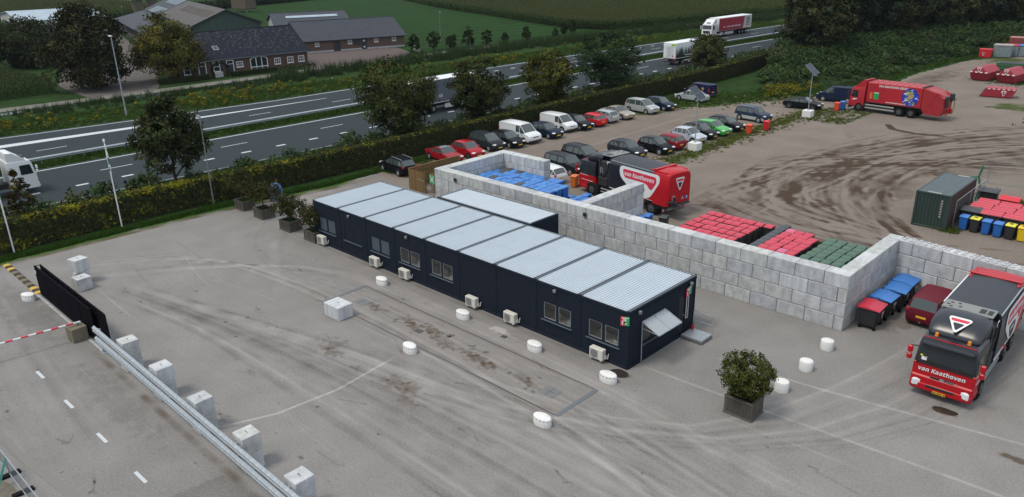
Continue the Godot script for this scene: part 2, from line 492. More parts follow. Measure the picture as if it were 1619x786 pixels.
# ------------------------------------------------------------------ painted ground: wear, tracks and stains that lie on the surface itself
class Ground:
	var w: int; var h: int; var x0: float; var z0: float; var sx: float; var sz: float
	var tone := PackedFloat32Array(); var brown := PackedFloat32Array(); var green := PackedFloat32Array()
	var nz := FastNoiseLite.new()
	func _init(ww: int, hh: int, ax: float, az: float, bx: float, bz: float) -> void:
		w = ww; h = hh; x0 = ax; z0 = az; sx = w / (bx - ax); sz = h / (bz - az)
		tone.resize(w * h); brown.resize(w * h); green.resize(w * h)
		nz.frequency = 0.35; nz.fractal_octaves = 3; nz.seed = 11
	func layer(k: int) -> PackedFloat32Array: return tone if k == 0 else brown if k == 1 else green
	func dab(a: PackedFloat32Array, px: float, pz: float, r: float, amt: float) -> void:
		var cx := (px - x0) * sx; var cz := (pz - z0) * sz
		var rx := r * sx; var rz := r * sz
		for j in range(maxi(0, int(cz - rz)), mini(h, int(cz + rz) + 2)):
			for i in range(maxi(0, int(cx - rx)), mini(w, int(cx + rx) + 2)):
				var q := 1.0 - ((i - cx) * (i - cx) / (rx * rx) + (j - cz) * (j - cz) / (rz * rz))
				if q > 0.0: a[j * w + i] += amt * minf(q * 2.0, 1.0)
	# a band of tracks along a path; amount breaks up along its length
	func stroke(k: int, pts: Array, width: float, amt: float, broken := 0.6) -> void:
		var a := layer(k)
		var cv := Curve2D.new()
		for i in pts.size():
			var p: Vector2 = pts[i]
			var t := ((pts[mini(i + 1, pts.size() - 1)] as Vector2) - (pts[maxi(i - 1, 0)] as Vector2)) / 6.0
			cv.add_point(p, -t, t)
		var l := cv.get_baked_length()
		var step := maxf(width * 0.35, 0.6 / sx)
		var s := 0.0
		while s < l:
			var p := cv.sample_baked(s)
			var f := 1.0 - broken + broken * (0.5 + 0.9 * nz.get_noise_2d(p.x * 1.6 + width * 40.0, p.y * 1.6))
			f *= clampf(minf(s, l - s) / (0.12 * l + 0.01), 0, 1)
			if f > 0.0: dab(a, p.x, p.y, width, amt * f * 0.4)
			s += step
		if k == 0: tone = a
		elif k == 1: brown = a
		else: green = a
	func blob(k: int, x: float, z: float, rx: float, rz: float, amt: float, rough := 0.5, turn := 0.0) -> void:
		var a := layer(k)
		var R := maxf(rx, rz) * (1.0 + rough)
		for j in range(maxi(0, int((z - R - z0) * sz)), mini(h, int((z + R - z0) * sz) + 1)):
			for i in range(maxi(0, int((x - R - x0) * sx)), mini(w, int((x + R - x0) * sx) + 1)):
				var d := Vector2(x0 + i / sx - x, z0 + j / sz - z)
				var e := d.rotated(-turn)
				var q := 1.0 - Vector2(e.x / rx, e.y / rz).length() + rough * 1.2 * nz.get_noise_2d((d.x + x) * 3.0 / maxf(minf(rx, rz), 0.5), (d.y + z) * 3.0 / maxf(minf(rx, rz), 0.5))
				if q > 0.0: a[j * w + i] += amt * minf(q * 2.5, 1.0)
		if k == 0: tone = a
		elif k == 1: brown = a
		else: green = a
	# an area with a sharp edge
	func area(k: int, poly: PackedVector2Array, amt: float) -> void:
		var a := layer(k)
		var lo := poly[0]; var hi := poly[0]
		for p in poly:
			lo = lo.min(p); hi = hi.max(p)
		for j in range(maxi(0, int((lo.y - z0) * sz)), mini(h, int((hi.y - z0) * sz) + 1)):
			for i in range(maxi(0, int((lo.x - x0) * sx)), mini(w, int((hi.x - x0) * sx) + 1)):
				if Geometry2D.is_point_in_polygon(Vector2(x0 + i / sx, z0 + j / sz), poly): a[j * w + i] += amt
		if k == 0: tone = a
		elif k == 1: brown = a
		else: green = a
	func up(a: PackedFloat32Array, f: int) -> PackedFloat32Array:
		var im := Image.create_from_data(w, h, false, Image.FORMAT_RF, a.to_byte_array())
		im.resize(w * f, h * f, Image.INTERPOLATE_BILINEAR)
		return im.get_data().to_float32_array()
	# base, dirt and grass are linear colours
	func paint(f: int, base: Vector3, dirt: Vector3, grass: Vector3, coarse: float, grain: float, blot: float) -> ImageTexture:
		var W := w * f; var H := h * f
		var t := up(tone, f); var b := up(brown, f); var g := up(green, f)
		var n1 := FastNoiseLite.new(); n1.seed = 21; n1.frequency = coarse / (sx * f); n1.fractal_octaves = 5
		var n2 := FastNoiseLite.new(); n2.seed = 33; n2.frequency = 0.23; n2.fractal_octaves = 3
		var A := n1.get_image(W, H, false, false, false); A.convert(Image.FORMAT_L8)
		var B := n2.get_image(W, H, false, false, false); B.convert(Image.FORMAT_L8)
		var a := A.get_data(); var c := B.get_data()
		var lut := PackedByteArray(); lut.resize(4096)
		for i in 4096: lut[i] = int(255.0 * Color(i / 4096.0, 0, 0).linear_to_srgb().r + 0.5)
		var out := PackedByteArray(); out.resize(W * H * 3)
		for i in W * H:
			var lo := a[i] / 127.0 - 1.0
			var hi := c[i] / 127.0 - 1.0
			var m := 1.0 + t[i] + blot * lo + grain * hi
			var q := clampf(b[i] * (1.0 + 0.7 * lo + 0.3 * hi), 0.0, 1.0)
			var s := g[i] * (1.0 + 1.2 * lo + 0.5 * hi)
			s = clampf((s - 0.3) * 2.0, 0.0, 1.0)
			var p := (base * m).lerp(dirt * (1.0 + grain * hi * 1.5), q).lerp(grass * (1.0 + 0.5 * hi), s)
			out[i * 3] = lut[clampi(int(p.x * 4096.0), 0, 4095)]
			out[i * 3 + 1] = lut[clampi(int(p.y * 4096.0), 0, 4095)]
			out[i * 3 + 2] = lut[clampi(int(p.z * 4096.0), 0, 4095)]
		var im := Image.create_from_data(W, H, false, Image.FORMAT_RGB8, out)
		im.generate_mipmaps()
		return ImageTexture.create_from_image(im)
	func sheet(poly: PackedVector2Array, y: float) -> MB:
		var m := MB.new()
		var idx := Geometry2D.triangulate_polygon(poly)
		var U := func(p: Vector2) -> Vector2: return Vector2((p.x - x0) * sx / w, (p.y - z0) * sz / h)
		for i in range(0, idx.size(), 3):
			var p := poly[idx[i]]; var q := poly[idx[i + 1]]; var r := poly[idx[i + 2]]
			if (q - p).cross(r - p) < 0:
				var s := q; q = r; r = s
			m.tri(Vector3(p.x, y, p.y), Vector3(q.x, y, q.y), Vector3(r.x, y, r.y), U.call(p), U.call(q), U.call(r))
		return m

func flat(poly: PackedVector2Array, y: float) -> MB:
	var m := MB.new()
	var idx := Geometry2D.triangulate_polygon(poly)
	for i in range(0, idx.size(), 3):
		var p := poly[idx[i]]; var q := poly[idx[i + 1]]; var r := poly[idx[i + 2]]
		if (q - p).cross(r - p) < 0:
			var s := q; q = r; r = s
		m.tri(Vector3(p.x, y, p.y), Vector3(q.x, y, q.y), Vector3(r.x, y, r.y))
	return m

# a strip of ground between two lines given as offsets from a path of (x, z)
func strip(m: MB, path: Array, o0: float, o1: float, y: float, za := 1e9, zb := -1e9) -> void:
	for i in path.size() - 1:
		var a: Vector2 = path[i]; var b: Vector2 = path[i + 1]
		if b.y > za or a.y < zb: continue
		if a.y > za: a = a.lerp(b, (a.y - za) / (a.y - b.y))
		if b.y < zb: b = a.lerp(b, (a.y - zb) / (a.y - b.y))
		m.quad(Vector3(a.x + o0, y, a.y), Vector3(b.x + o0, y, b.y), Vector3(b.x + o1, y, b.y), Vector3(a.x + o1, y, a.y))

func path_x(path: Array, z: float) -> float:
	for i in path.size() - 1:
		var a: Vector2 = path[i]; var b: Vector2 = path[i + 1]
		if z <= a.y and z >= b.y: return lerpf(a.x, b.x, (a.y - z) / (a.y - b.y))
	return (path[-1] as Vector2).x

func wavy(pts: Array, step: float, amp: float, sd: int) -> PackedVector2Array:
	var f := FastNoiseLite.new(); f.seed = sd; f.frequency = 0.4
	var out := PackedVector2Array()
	for i in pts.size():
		var a: Vector2 = pts[i]; var b: Vector2 = pts[(i + 1) % pts.size()]
		var k := maxi(1, int(a.distance_to(b) / step))
		for j in k:
			var p := a.lerp(b, float(j) / k)
			out.append(p + Vector2(f.get_noise_2d(p.x, p.y), f.get_noise_2d(p.x + 91, p.y)) * amp)
	return out

# the motorway's reference line is the edge line beside the central reserve, near carriageway
var ROAD := [Vector2(90, 0), Vector2(0, 0)]
var LANE := []
var FAR_EDGE := []

func ground() -> void:
	ROAD = [Vector2(-66.2, 70), Vector2(-64.1, 7), Vector2(-63.5, -15), Vector2(-62.6, -45), Vector2(-61.7, -80), Vector2(-60.3, -114), Vector2(-59.4, -128), Vector2(-55.0, -200), Vector2(-46.5, -320)]
	FAR_EDGE = [Vector2(-89.5, 70), Vector2(-83.6, 6), Vector2(-81.8, -8), Vector2(-79.6, -28), Vector2(-78.4, -60), Vector2(-76.6, -90), Vector2(-73.8, -128), Vector2(-69.0, -200), Vector2(-60.5, -320)]
	LANE = [Vector2(-106, 70), Vector2(-104, 10), Vector2(-101.7, -20), Vector2(-101.2, -50), Vector2(-99.8, -93), Vector2(-94.0, -130), Vector2(-90.2, -157), Vector2(-82.0, -220), Vector2(-70, -320)]
	# the land itself
	var m := MB.new()
	m.quad(Vector3(-1500, 0, -1500), Vector3(1500, 0, -1500), Vector3(1500, 0, 1500), Vector3(-1500, 0, 1500))
	setting("ground", m, M["turf"])
	setting("meadow", flat(PackedVector2Array([Vector2(-106, -62), Vector2(-103.2, -90), Vector2(-98, -128), Vector2(-112, -129), Vector2(-146, -141), Vector2(-200, -161), Vector2(-290, -190), Vector2(-300, -120), Vector2(-200, -90), Vector2(-120, -88), Vector2(-117, -80)]), 0.02), M["meadow"])
	setting("farm_yard", flat(wavy([Vector2(-103.6, -11), Vector2(-103.3, -21), Vector2(-112, -25), Vector2(-140, -36), Vector2(-215, -56), Vector2(-222, -50), Vector2(-170, -30), Vector2(-120, -12)], 4, 0.8, 3), 0.02), M["farm_yard"])
	setting("paved_forecourt", flat(PackedVector2Array([Vector2(-103.0, -47), Vector2(-102.6, -68), Vector2(-106, -73), Vector2(-116, -77), Vector2(-124, -61), Vector2(-111, -50)]), 0.024), M["paving"])
	setting("yard_base", flat(PackedVector2Array([Vector2(-38, 90), Vector2(-38, 20), Vector2(10, -12), Vector2(60, -18), Vector2(80, 90)]), 0.006), worn("asphalt_plain", 0.165, 0.158, 0.150, 0.9, M["t_fine"], Vector3.ONE * 0.4))
	# yard
	var g := Ground.new(1024, 768, -42, -20, 22, 28)
	rng.seed = 4
	var sweep := func(x: float, z: float) -> Vector2: return Vector2(x, z)
	for i in 90:   # lorries swing off the weighbridge towards the gate at the left and back
		var o := rnd(-4.5, 3.5)
		var s := rnd(-0.08, 0.08)
		var pts := [Vector2(14, 6.2 + o * 0.8), Vector2(0, 4.2 + o * 0.6), Vector2(-16, 3.6 + o * 0.55), Vector2(-25 - o * 0.4, 4.8 + o * 0.4), Vector2(-31 - o * 0.5, 8.5), Vector2(-35 - o * 0.45, 15.5)]
		g.stroke(0, pts, rnd(0.09, 0.3), s, 0.8)
	for i in 60:
		var o := rnd(-3.5, 3.5)
		g.stroke(0, [Vector2(20, 10 + o), Vector2(6, 9 + o), Vector2(-8, 9.5 + o * 0.8), Vector2(-20, 11 + o * 0.4), Vector2(-30, 13 + o * 0.3)], rnd(0.1, 0.4), rnd(-0.11, 0.11), 0.85)
	for i in 36:
		var o := rnd(-2.5, 2.5)
		g.stroke(0, [Vector2(12 + o, -16), Vector2(10 + o, -5), Vector2(6 + o * 0.6, 2), Vector2(-2, 6 + o * 0.6), Vector2(-14, 8 + o)], rnd(0.09, 0.25), rnd(-0.09, 0.08), 0.8)
	for i in 24:
		var o := rnd(-1.6, 1.6)
		g.stroke(0, [Vector2(-12, 20.5 + o), Vector2(-22, 20 + o), Vector2(-36, 19 + o)], rnd(0.15, 0.4), rnd(-0.06, 0.06), 0.8)
	for i in 26:   # pale dust on the way round the left end of the office
		var o := rnd(-2.0, 2.0)
		g.stroke(0, [Vector2(-34 + o, -13), Vector2(-34.5 + o, -7), Vector2(-33 + o, 0), Vector2(-27 + o, 4), Vector2(-20, 6 + o)], rnd(0.15, 0.5), rnd(-0.03, 0.045), 0.8)
	g.blob(1, -9, 3.0, 13, 4.0, 0.10, 0.6)
	g.blob(1, 4, 9, 12, 6, 0.07, 0.7)
	g.blob(1, -24, 6, 9, 7, 0.05, 0.7)
	g.blob(1, -35.5, -11.5, 4.0, 5.5, 0.28, 0.5)
	g.blob(0, -34, -6.0, 4.0, 7.0, 0.12, 0.6)
	g.blob(0, 6, 8.5, 14, 2.6, 0.10, 0.5, 0.1)
	g.blob(0, -9, 2.0, 10, 1.6, 0.07, 0.5)
	g.blob(0, 0, -3, 8, 5, -0.05, 0.5)
	g.blob(0, 12, -13, 6, 6, -0.06, 0.5)
	for p in [Vector2(-15.4, 3.8), Vector2(-14.6, 3.9), Vector2(-12.2, 3.7), Vector2(-11.3, 3.9), Vector2(-10.4, 3.6), Vector2(-9.6, 3.9), Vector2(-8.6, 4.2), Vector2(-7.0, 4.0), Vector2(-6.2, 4.1), Vector2(-5.3, 4.2), Vector2(-3.3, 3.9), Vector2(-2.6, 4.0)]:
		g.blob(1, p.x, p.y, rnd(0.5, 0.9), rnd(0.25, 0.4), 0.42, 0.9)
	for i in 40:
		g.blob(0, rnd(-13, -2), rnd(3.2, 4.6), rnd(0.06, 0.2), rnd(0.05, 0.14), -0.5, 0.8)
	for p in [Vector2(-13.0, 8.1), Vector2(-12.2, 8.6), Vector2(-7.6, 8.3), Vector2(-6.6, 8.2), Vector2(-5.6, 9.0)]:
		g.blob(1, p.x, p.y, rnd(0.6, 1.1), rnd(0.4, 0.7), 0.42, 0.9)
	for i in 60:
		g.blob(0, rnd(-30, 16), rnd(-1, 22), rnd(0.04, 0.13), rnd(0.04, 0.1), -0.55, 0.6)
	for i in 26:
		var x := rnd(-20, 14); var z := rnd(1, 16)
		g.stroke(0, [Vector2(x, z), Vector2(x + rnd(-1, 1), z + rnd(-0.5, 0.5)), Vector2(x + rnd(-2, 2), z + rnd(-0.8, 0.8))], 0.05, -0.3, 0.5)
	g.blob(0, -7.6, 1.15, 0.75, 0.28, 0.75, 0.7)     # spilt lime
	g.blob(1, -0.05, 0.5, 0.62, 0.36, 1.4, 0.15)    # puddle's damp
	g.blob(1, 12.3, -6.35, 0.62, 0.3, 1.4, 0.3)
	g.blob(1, 15.6, -4.6, 0.9, 0.25, 1.0, 0.4)
	# seams between asphalt lanes
	g.stroke(0, [Vector2(-9.5, 6.5), Vector2(-9.0, 10.5), Vector2(-9.3, 13.5), Vector2(-10.4, 16.2)], 0.07, 0.62, 0.2)
	g.stroke(0, [Vector2(-0.5, -0.8), Vector2(6, -1.15), Vector2(14, -1.7), Vector2(22, -2)], 0.10, 0.26, 0.5)
	g.stroke(0, [Vector2(2, -3.9), Vector2(8, -4.6), Vector2(16, -6.0), Vector2(22, -6.9)], 0.10, 0.26, 0.4)
	g.stroke(0, [Vector2(-28, 18.3), Vector2(-14, 17.9), Vector2(-4, 17.6)], 0.05, 0.12, 0.6)
	g.stroke(0, [Vector2(-30, 13.8), Vector2(-18, 13.9), Vector2(-10, 13.0)], 0.05, 0.14, 0.6)
	g.stroke(0, [Vector2(-19, 1.2), Vector2(-9, 1.25), Vector2(1.5, 1.3)], 0.09, 0.13, 0.6)
	g.stroke(0, [Vector2(-19, 5.8), Vector2(-9, 5.75), Vector2(1.5, 5.8)], 0.08, 0.10, 0.7)
	for k in [0.85, 2.15]:   # kerb-side dirt along the rail and the office foot
		g.stroke(1, [Vector2(-22, 15.6 + k * 0.6), Vector2(-12, 15.7 + k * 0.6), Vector2(-2, 15.7 + k * 0.6)], 0.22, 0.5, 1.0)
	g.blob(0, -30, 17.8, 6, 1.2, -0.12, 0.6)
	g.blob(0, -16, 18, 5, 0.8, -0.12, 0.6)
	g.area(0, PackedVector2Array([Vector2(-7.0, 17.2), Vector2(-4.4, 16.9), Vector2(-3.6, 18.9), Vector2(-5.2, 19.6), Vector2(-7.4, 20.6)]), -0.16)   # newer asphalt by the rail
	g.area(0, PackedVector2Array([Vector2(-17.85, 2.44), Vector2(0.05, 2.44), Vector2(0.05, 5.3), Vector2(-17.85, 5.3)]), 0.05)
	g.area(1, PackedVector2Array([Vector2(-17.85, 2.44), Vector2(0.05, 2.44), Vector2(0.05, 5.3), Vector2(-17.85, 5.3)]), 0.06)
	g.area(0, PackedVector2Array([Vector2(6.6, -2.9), Vector2(22, -5.4), Vector2(22, -2.2), Vector2(6.6, -1.3)]), 0.04)
	g.area(0, PackedVector2Array([Vector2(-21, 16.9), Vector2(-1, 16.9), Vector2(-1, 21.6), Vector2(-21, 22.4), Vector2(-39, 22.4), Vector2(-39, 17.2)]), -0.05)
	for i in 70:   # crisp tyre marks and fine cracks
		var x := rnd(-30, 16); var z := rnd(-2, 16)
		var b := rnd(-0.25, 0.25)
		g.stroke(0, [Vector2(x, z), Vector2(x - 2.2, z + b), Vector2(x - 4.5, z + b * 3.0), Vector2(x - 7, z + b * 6.0)], rnd(0.05, 0.075), rnd(-0.22, 0.2), 0.7)
	for i in 22:
		var c := Vector2(rnd(-30, 16), rnd(0, 21)); var pts := [c]
		for k in 7:
			c += Vector2(rnd(-0.7, 0.7), rnd(-0.25, 0.35)); pts.append(c)
		g.stroke(0, pts, 0.045, -0.45, 0.4)
	for i in 500: g.blob(0, rnd(-36, 18), rnd(-4, 22), rnd(0.03, 0.07), rnd(0.03, 0.07), rnd(-0.4, 0.35), 0.5)
	g.stroke(1, [Vector2(-26, 0.25), Vector2(-14, 0.25), Vector2(0, 0.25)], 0.25, 0.22, 1.0)
	g.stroke(1, [Vector2(6.6, -17.4), Vector2(6.7, -14), Vector2(7.3, -12.2)], 0.4, 0.5, 1.0)
	g.blob(1, 7.6, -13.6, 1.0, 1.2, 0.4, 0.8)
	g.stroke(2, [Vector2(-39.4, 22), Vector2(-39.6, 8), Vector2(-39.2, 0), Vector2(-38.0, -8), Vector2(-38.2, -13)], 0.5, 1.2, 0.7)
	g.stroke(1, [Vector2(-39.0, 22), Vector2(-39.1, 8), Vector2(-38.7, 0), Vector2(-37.4, -8), Vector2(-37.6, -13)], 0.45, 0.6, 0.7)
	var yt := g.paint(2, Vector3(0.187, 0.178, 0.169), Vector3(0.082, 0.062, 0.047), Vector3(0.05, 0.085, 0.022), 0.35, 0.20, 0.12)
	var ym := mat("yard_asphalt", 1, 1, 1, 0.88)
	ym.albedo_color = Color(1, 1, 1)
	ym.albedo_texture = yt
	var yp := wavy([Vector2(-39.5, 27.8), Vector2(-39.6, 8), Vector2(-39.2, 0.5), Vector2(-38.0, -8), Vector2(-38.2, -13.4)], 0.5, 0.25, 7)
	for i in 8: yp.remove_at(yp.size() - 1)   # the closing side is straight
	yp = PackedVector2Array()
	for q in wavy([Vector2(-39.5, 27.5), Vector2(-39.6, 8), Vector2(-39.2, 0.5), Vector2(-38.0, -8), Vector2(-38.2, -13.4), Vector2(-27, -12.2), Vector2(5.6, -12.2), Vector2(5.6, -19.4), Vector2(21.9, -19.4), Vector2(21.9, 27.5)], 0.5, 0.3, 7):
		yp.append(Vector2(clampf(q.x, -41.9, 21.9), clampf(q.y, -19.9, 27.9)))
	setting("yard", g.sheet(yp, 0.022), ym)
	# the dirt lot behind the walls
	var l := Ground.new(512, 1020, -42, -145, 22, -12)
	rng.seed = 9
	var dirt_ways := [
		[Vector2(14, -21), Vector2(6, -25), Vector2(-2, -27), Vector2(-8, -30), Vector2(-10, -40), Vector2(-4, -54), Vector2(4, -64), Vector2(16, -70)],
		[Vector2(8, -22), Vector2(1, -28), Vector2(-4, -36), Vector2(-4, -48), Vector2(2, -60), Vector2(12, -66), Vector2(21, -68)],
		[Vector2(-10, -23), Vector2(-10, -30), Vector2(-9, -38), Vector2(-8, -50), Vector2(-4, -62), Vector2(4, -72), Vector2(14, -80)],
		[Vector2(-12, -28), Vector2(-3, -24.5), Vector2(6, -26), Vector2(14, -30), Vector2(20, -33)],
		[Vector2(-14, -36), Vector2(-8, -44), Vector2(0, -50), Vector2(10, -54), Vector2(20, -55)],
	]
	for k in dirt_ways.size():
		for i in 60:
			var o := rnd(-3.4, 3.4); var oz := rnd(-2.6, 2.6)
			var pts := []
			for q in dirt_ways[k]: pts.append((q as Vector2) + Vector2(o + rnd(-0.4, 0.4), oz + rnd(-0.4, 0.4)))
			l.stroke(1, pts, rnd(0.10, 0.42), rnd(0.04, 0.24) if i % 3 != 0 else rnd(-0.32, -0.06), 0.95)
	l.blob(1, -5, -34, 9, 10, 0.24, 0.6)
	l.blob(1, -4, -45, 8, 9, 0.24, 0.6)
	l.blob(1, 2, -58, 9, 7, 0.26, 0.6, -0.5)
	l.blob(1, 14, -66, 10, 5, 0.2, 0.5)
	l.blob(1, -2, -25, 10, 3.2, 0.14, 0.6)
	l.blob(1, 10, -24, 8, 2.6, 0.16, 0.6)
	l.blob(1, -17, -96, 2.4, 14, 0.45, 0.5)
	for p in [Vector2(-10.5, -25.5), Vector2(-9, -28), Vector2(-10.8, -33), Vector2(-7.6, -37), Vector2(-4, -31), Vector2(-3.2, -40), Vector2(0, -46), Vector2(3, -53), Vector2(-9, -46), Vector2(-6.4, -58), Vector2(12, -62), Vector2(-17, -101), Vector2(-16, -97)]:
		l.blob(1, p.x, p.y, rnd(0.7, 2.0), rnd(0.5, 1.2), 0.45, 0.8, rnd(0, 3))
	for i in 150:   # scuffed patches drawn out along the way the wheels go
		var z := rnd(-66, -21)
		l.blob(1, rnd(-12, 14) if z < -40 else rnd(-12, 10), z, rnd(0.8, 3.6), rnd(0.3, 0.9), rnd(-0.16, 0.24), 1.0, rnd(0.5, 1.0))
	for i in 14: l.stroke(1, [Vector2(-10.6, -63.5), Vector2(-9.3, -61.3), Vector2(-6.8, -60.5), Vector2(-4, -61.2)], 0.35, 0.6, 0.2)
	l.blob(1, 5, -37, 4.5, 10, -1.2, 0.25)      # pale ground round the green box
	l.blob(1, 12, -44, 8, 8, -0.8, 0.25)
	l.blob(1, -9, -64.5, 8, 3.2, -0.5, 0.5)
	for i in 30:
		var o := rnd(-2, 2)
		l.stroke(0, [Vector2(-29 + o, -16), Vector2(-28.5 + o, -30), Vector2(-28.5 + o, -45), Vector2(-28 + o, -57), Vector2(-22 + o, -63)], rnd(0.1, 0.4), rnd(-0.1, 0.1), 0.8)
	l.blob(1, -30, -38, 5, 24, 0.10, 0.6)
	for i in 24:   # worn grass between the car rows and the dirt
		var z := lerpf(-35, -66, i / 23.0)
		l.blob(2, -20.4 + rnd(-0.7, 0.7) + (i * 0.02), z, rnd(0.8, 1.7), rnd(1.0, 1.9), rnd(0.3, 0.75), 0.7)
	for i in 16: l.blob(2, rnd(-19, -14.5), rnd(-68.5, -60), rnd(0.6, 1.5), rnd(0.6, 1.4), rnd(0.25, 0.6), 0.8)
	for i in 30:
		var z := lerpf(-48, -76, i / 29.0)
		l.blob(2, lerpf(-37, -27, i / 29.0) + rnd(-1.5, 1.2), z, rnd(0.8, 2.2), rnd(0.8, 2), rnd(0.3, 0.8), 0.7)
	for i in 30: l.blob(2, rnd(-39, -36.8), rnd(-58, -14), rnd(0.5, 1.0), rnd(0.7, 1.6), rnd(0.3, 0.75), 0.7)
	for i in 10: l.blob(2, rnd(-25, -19), rnd(-68, -57), rnd(0.5, 1.2), rnd(0.5, 1.2), rnd(0.1, 0.4), 0.9)
	l.blob(2, -4, -104, 7, 5.5, 1.2, 0.4)
	l.blob(2, 0, -83, 6, 3.5, 0.9, 0.5)
	l.blob(2, 3.2, -74, 3.0, 3.0, 1.1, 0.5)
	l.blob(2, -14, -126, 5, 6, 0.9, 0.5)
	l.blob(2, 0.5, -21.9, 2.0, 0.7, 0.6, 0.6)
	l.blob(2, 5.2, -30.9, 0.8, 0.5, 0.9, 0.6)
	l.blob(2, 7.4, -40.6, 1.6, 0.7, 0.9, 0.6)
	var lt := l.paint(2, Vector3(0.163, 0.139, 0.119), Vector3(0.056, 0.039, 0.029), Vector3(0.050, 0.066, 0.022), 0.22, 0.16, 0.15)
	var lm := mat("lot_dirt", 1, 1, 1, 0.95)
	lm.albedo_color = Color(1, 1, 1)
	lm.albedo_texture = lt
	var lp := PackedVector2Array()
	for q in wavy([Vector2(-38.6, -12.4), Vector2(-38.6, -46), Vector2(-36.5, -55), Vector2(-34.5, -66.5), Vector2(-28, -73.5), Vector2(-21.5, -84), Vector2(-19.5, -92), Vector2(-20.2, -101), Vector2(-18.8, -118), Vector2(-16, -132), Vector2(-12, -144.8), Vector2(21.8, -144.8), Vector2(21.8, -12.2), Vector2(-26, -12.2)], 0.7, 0.5, 17):
		lp.append(Vector2(clampf(q.x, -41.9, 21.9), clampf(q.y, -144.9, -12.1)))
	setting("dirt_lot", l.sheet(lp, 0.014), lm)
	# motorway: two carriageways with their lines
	var lines := Node3D.new()
	var near := MB.new(); strip(near, ROAD, -0.7, 13.0, 0.03)
	var rd := setting("motorway_near_carriageway", near, M["road"])
	var fr := MB.new()
	for i in ROAD.size() - 1:
		var z0: float = (ROAD[i] as Vector2).y; var z1: float = (ROAD[i + 1] as Vector2).y
		for k in 4:
			var a := lerpf(z0, z1, k / 4.0); var b := lerpf(z0, z1, (k + 1) / 4.0)
			fr.quad(Vector3(path_x(FAR_EDGE, a) - 0.8, 0.03, a), Vector3(path_x(FAR_EDGE, b) - 0.8, 0.03, b), Vector3(path_x(ROAD, b) - 4.6, 0.03, b), Vector3(path_x(ROAD, a) - 4.6, 0.03, a))
	var rf := setting("motorway_far_carriageway", fr, M["road"])
	lines.free()
	var ln: Material = M["line"]
	var e1 := MB.new(); strip(e1, ROAD, -0.12, 0.13, 0.036); part("edge_line", e1, ln, rd)
	var e2 := MB.new(); strip(e2, ROAD, 12.5, 12.58, 0.036); part("edge_line", e2, ln, rd)
	var e3 := MB.new(); strip(e3, FAR_EDGE, -0.1, 0.12, 0.036); part("edge_line", e3, ln, rf)
	var e4 := MB.new(); strip(e4, ROAD, -5.75, -5.55, 0.036); part("edge_line", e4, ln, rf)
	var gore := MB.new()
	var gz := [70.0, 6.0, -8.0, -20.0, -33.0]
	var gx := [-81.0, -78.7, -77.2, -76.4, -75.6]
	var gw := [2.9, 1.5, 1.15, 0.6, 0.16]
	for i in 4:
		gore.quad(Vector3(gx[i] - gw[i] * 0.5, 0.036, gz[i]), Vector3(gx[i + 1] - gw[i + 1] * 0.5, 0.036, gz[i + 1]), Vector3(gx[i + 1] + gw[i + 1] * 0.5, 0.036, gz[i + 1]), Vector3(gx[i] + gw[i] * 0.5, 0.036, gz[i]))
	part("merge_marking", gore, ln, rf)
	var dash := func(to: Node, off: float, z: float, len: float, wd: float) -> void:
		var q := MB.new()
		var xa := path_x(ROAD, z) + off; var xb := path_x(ROAD, z - len) + off
		q.quad(Vector3(xa - wd, 0.036, z), Vector3(xb - wd, 0.036, z - len), Vector3(xb + wd, 0.036, z - len), Vector3(xa + wd, 0.036, z))
		part("lane_dash", q, ln, to)
	for i in 15:
		dash.call(rd, 4.25, 27.2 - i * 12.1, 3.0, 0.08)
		dash.call(rf, -9.4, 28.8 - i * 12.1, 3.0, 0.08)
	for i in 46: dash.call(rd, 8.3, 30.2 - i * 3.95, 1.05, 0.19)
	for i in 26: dash.call(rf, -12.6, -37.5 - i * 3.95, 1.05, 0.17)
	# farm lane and ditch
	var la := MB.new(); strip(la, LANE, -1.6, 1.5, 0.03); setting("farm_lane", la, M["lane"])
	var di := MB.new(); strip(di, LANE, 2.3, 4.0, 0.012); setting("ditch_water", di, M["water"])
	# approach road: centre dashes
	var yl := setting("entry_road_marking", flat(PackedVector2Array([Vector2(-9.73, 19.49), Vector2(-8.73, 19.47), Vector2(-8.73, 19.61), Vector2(-9.73, 19.63)]), 0.028), M["line"])
	for i in [-2, -1, 1, 2, 3, 4]:
		if i == -2 or i == 4: continue
		var q := flat(PackedVector2Array([Vector2(-9.73, 19.49), Vector2(-8.73, 19.47), Vector2(-8.73, 19.61), Vector2(-9.73, 19.63)]), 0.028)
		var o := part("lane_dash", q, M["line"], yl)
		o.position = Vector3(-3.95 * i, 0, 0.035 * i)
	# worn kerb and bare ground in the near corner
	setting("kerb", flat(wavy([Vector2(-24, 22.75), Vector2(-17.3, 22.4), Vector2(-14.9, 22.25), Vector2(-9.7, 21.55), Vector2(-9.3, 21.85), Vector2(-14.7, 22.6), Vector2(-17.2, 22.75), Vector2(-24, 23.1)], 0.5, 0.08, 3), 0.034), worn("kerb_stone", 0.20, 0.19, 0.175, 0.9, M["t_fine"], Vector3.ONE))
	setting("bare_verge", flat(wavy([Vector2(-26, 23.9), Vector2(-17.2, 23.5), Vector2(-13, 23.3), Vector2(-9, 22.9), Vector2(-4, 23.5), Vector2(-4, 32), Vector2(-26, 32)], 0.6, 0.15, 5), 0.038), worn("verge_soil", 0.16, 0.145, 0.115, 0.95, M["t_blotch"], Vector3.ONE * 0.3))

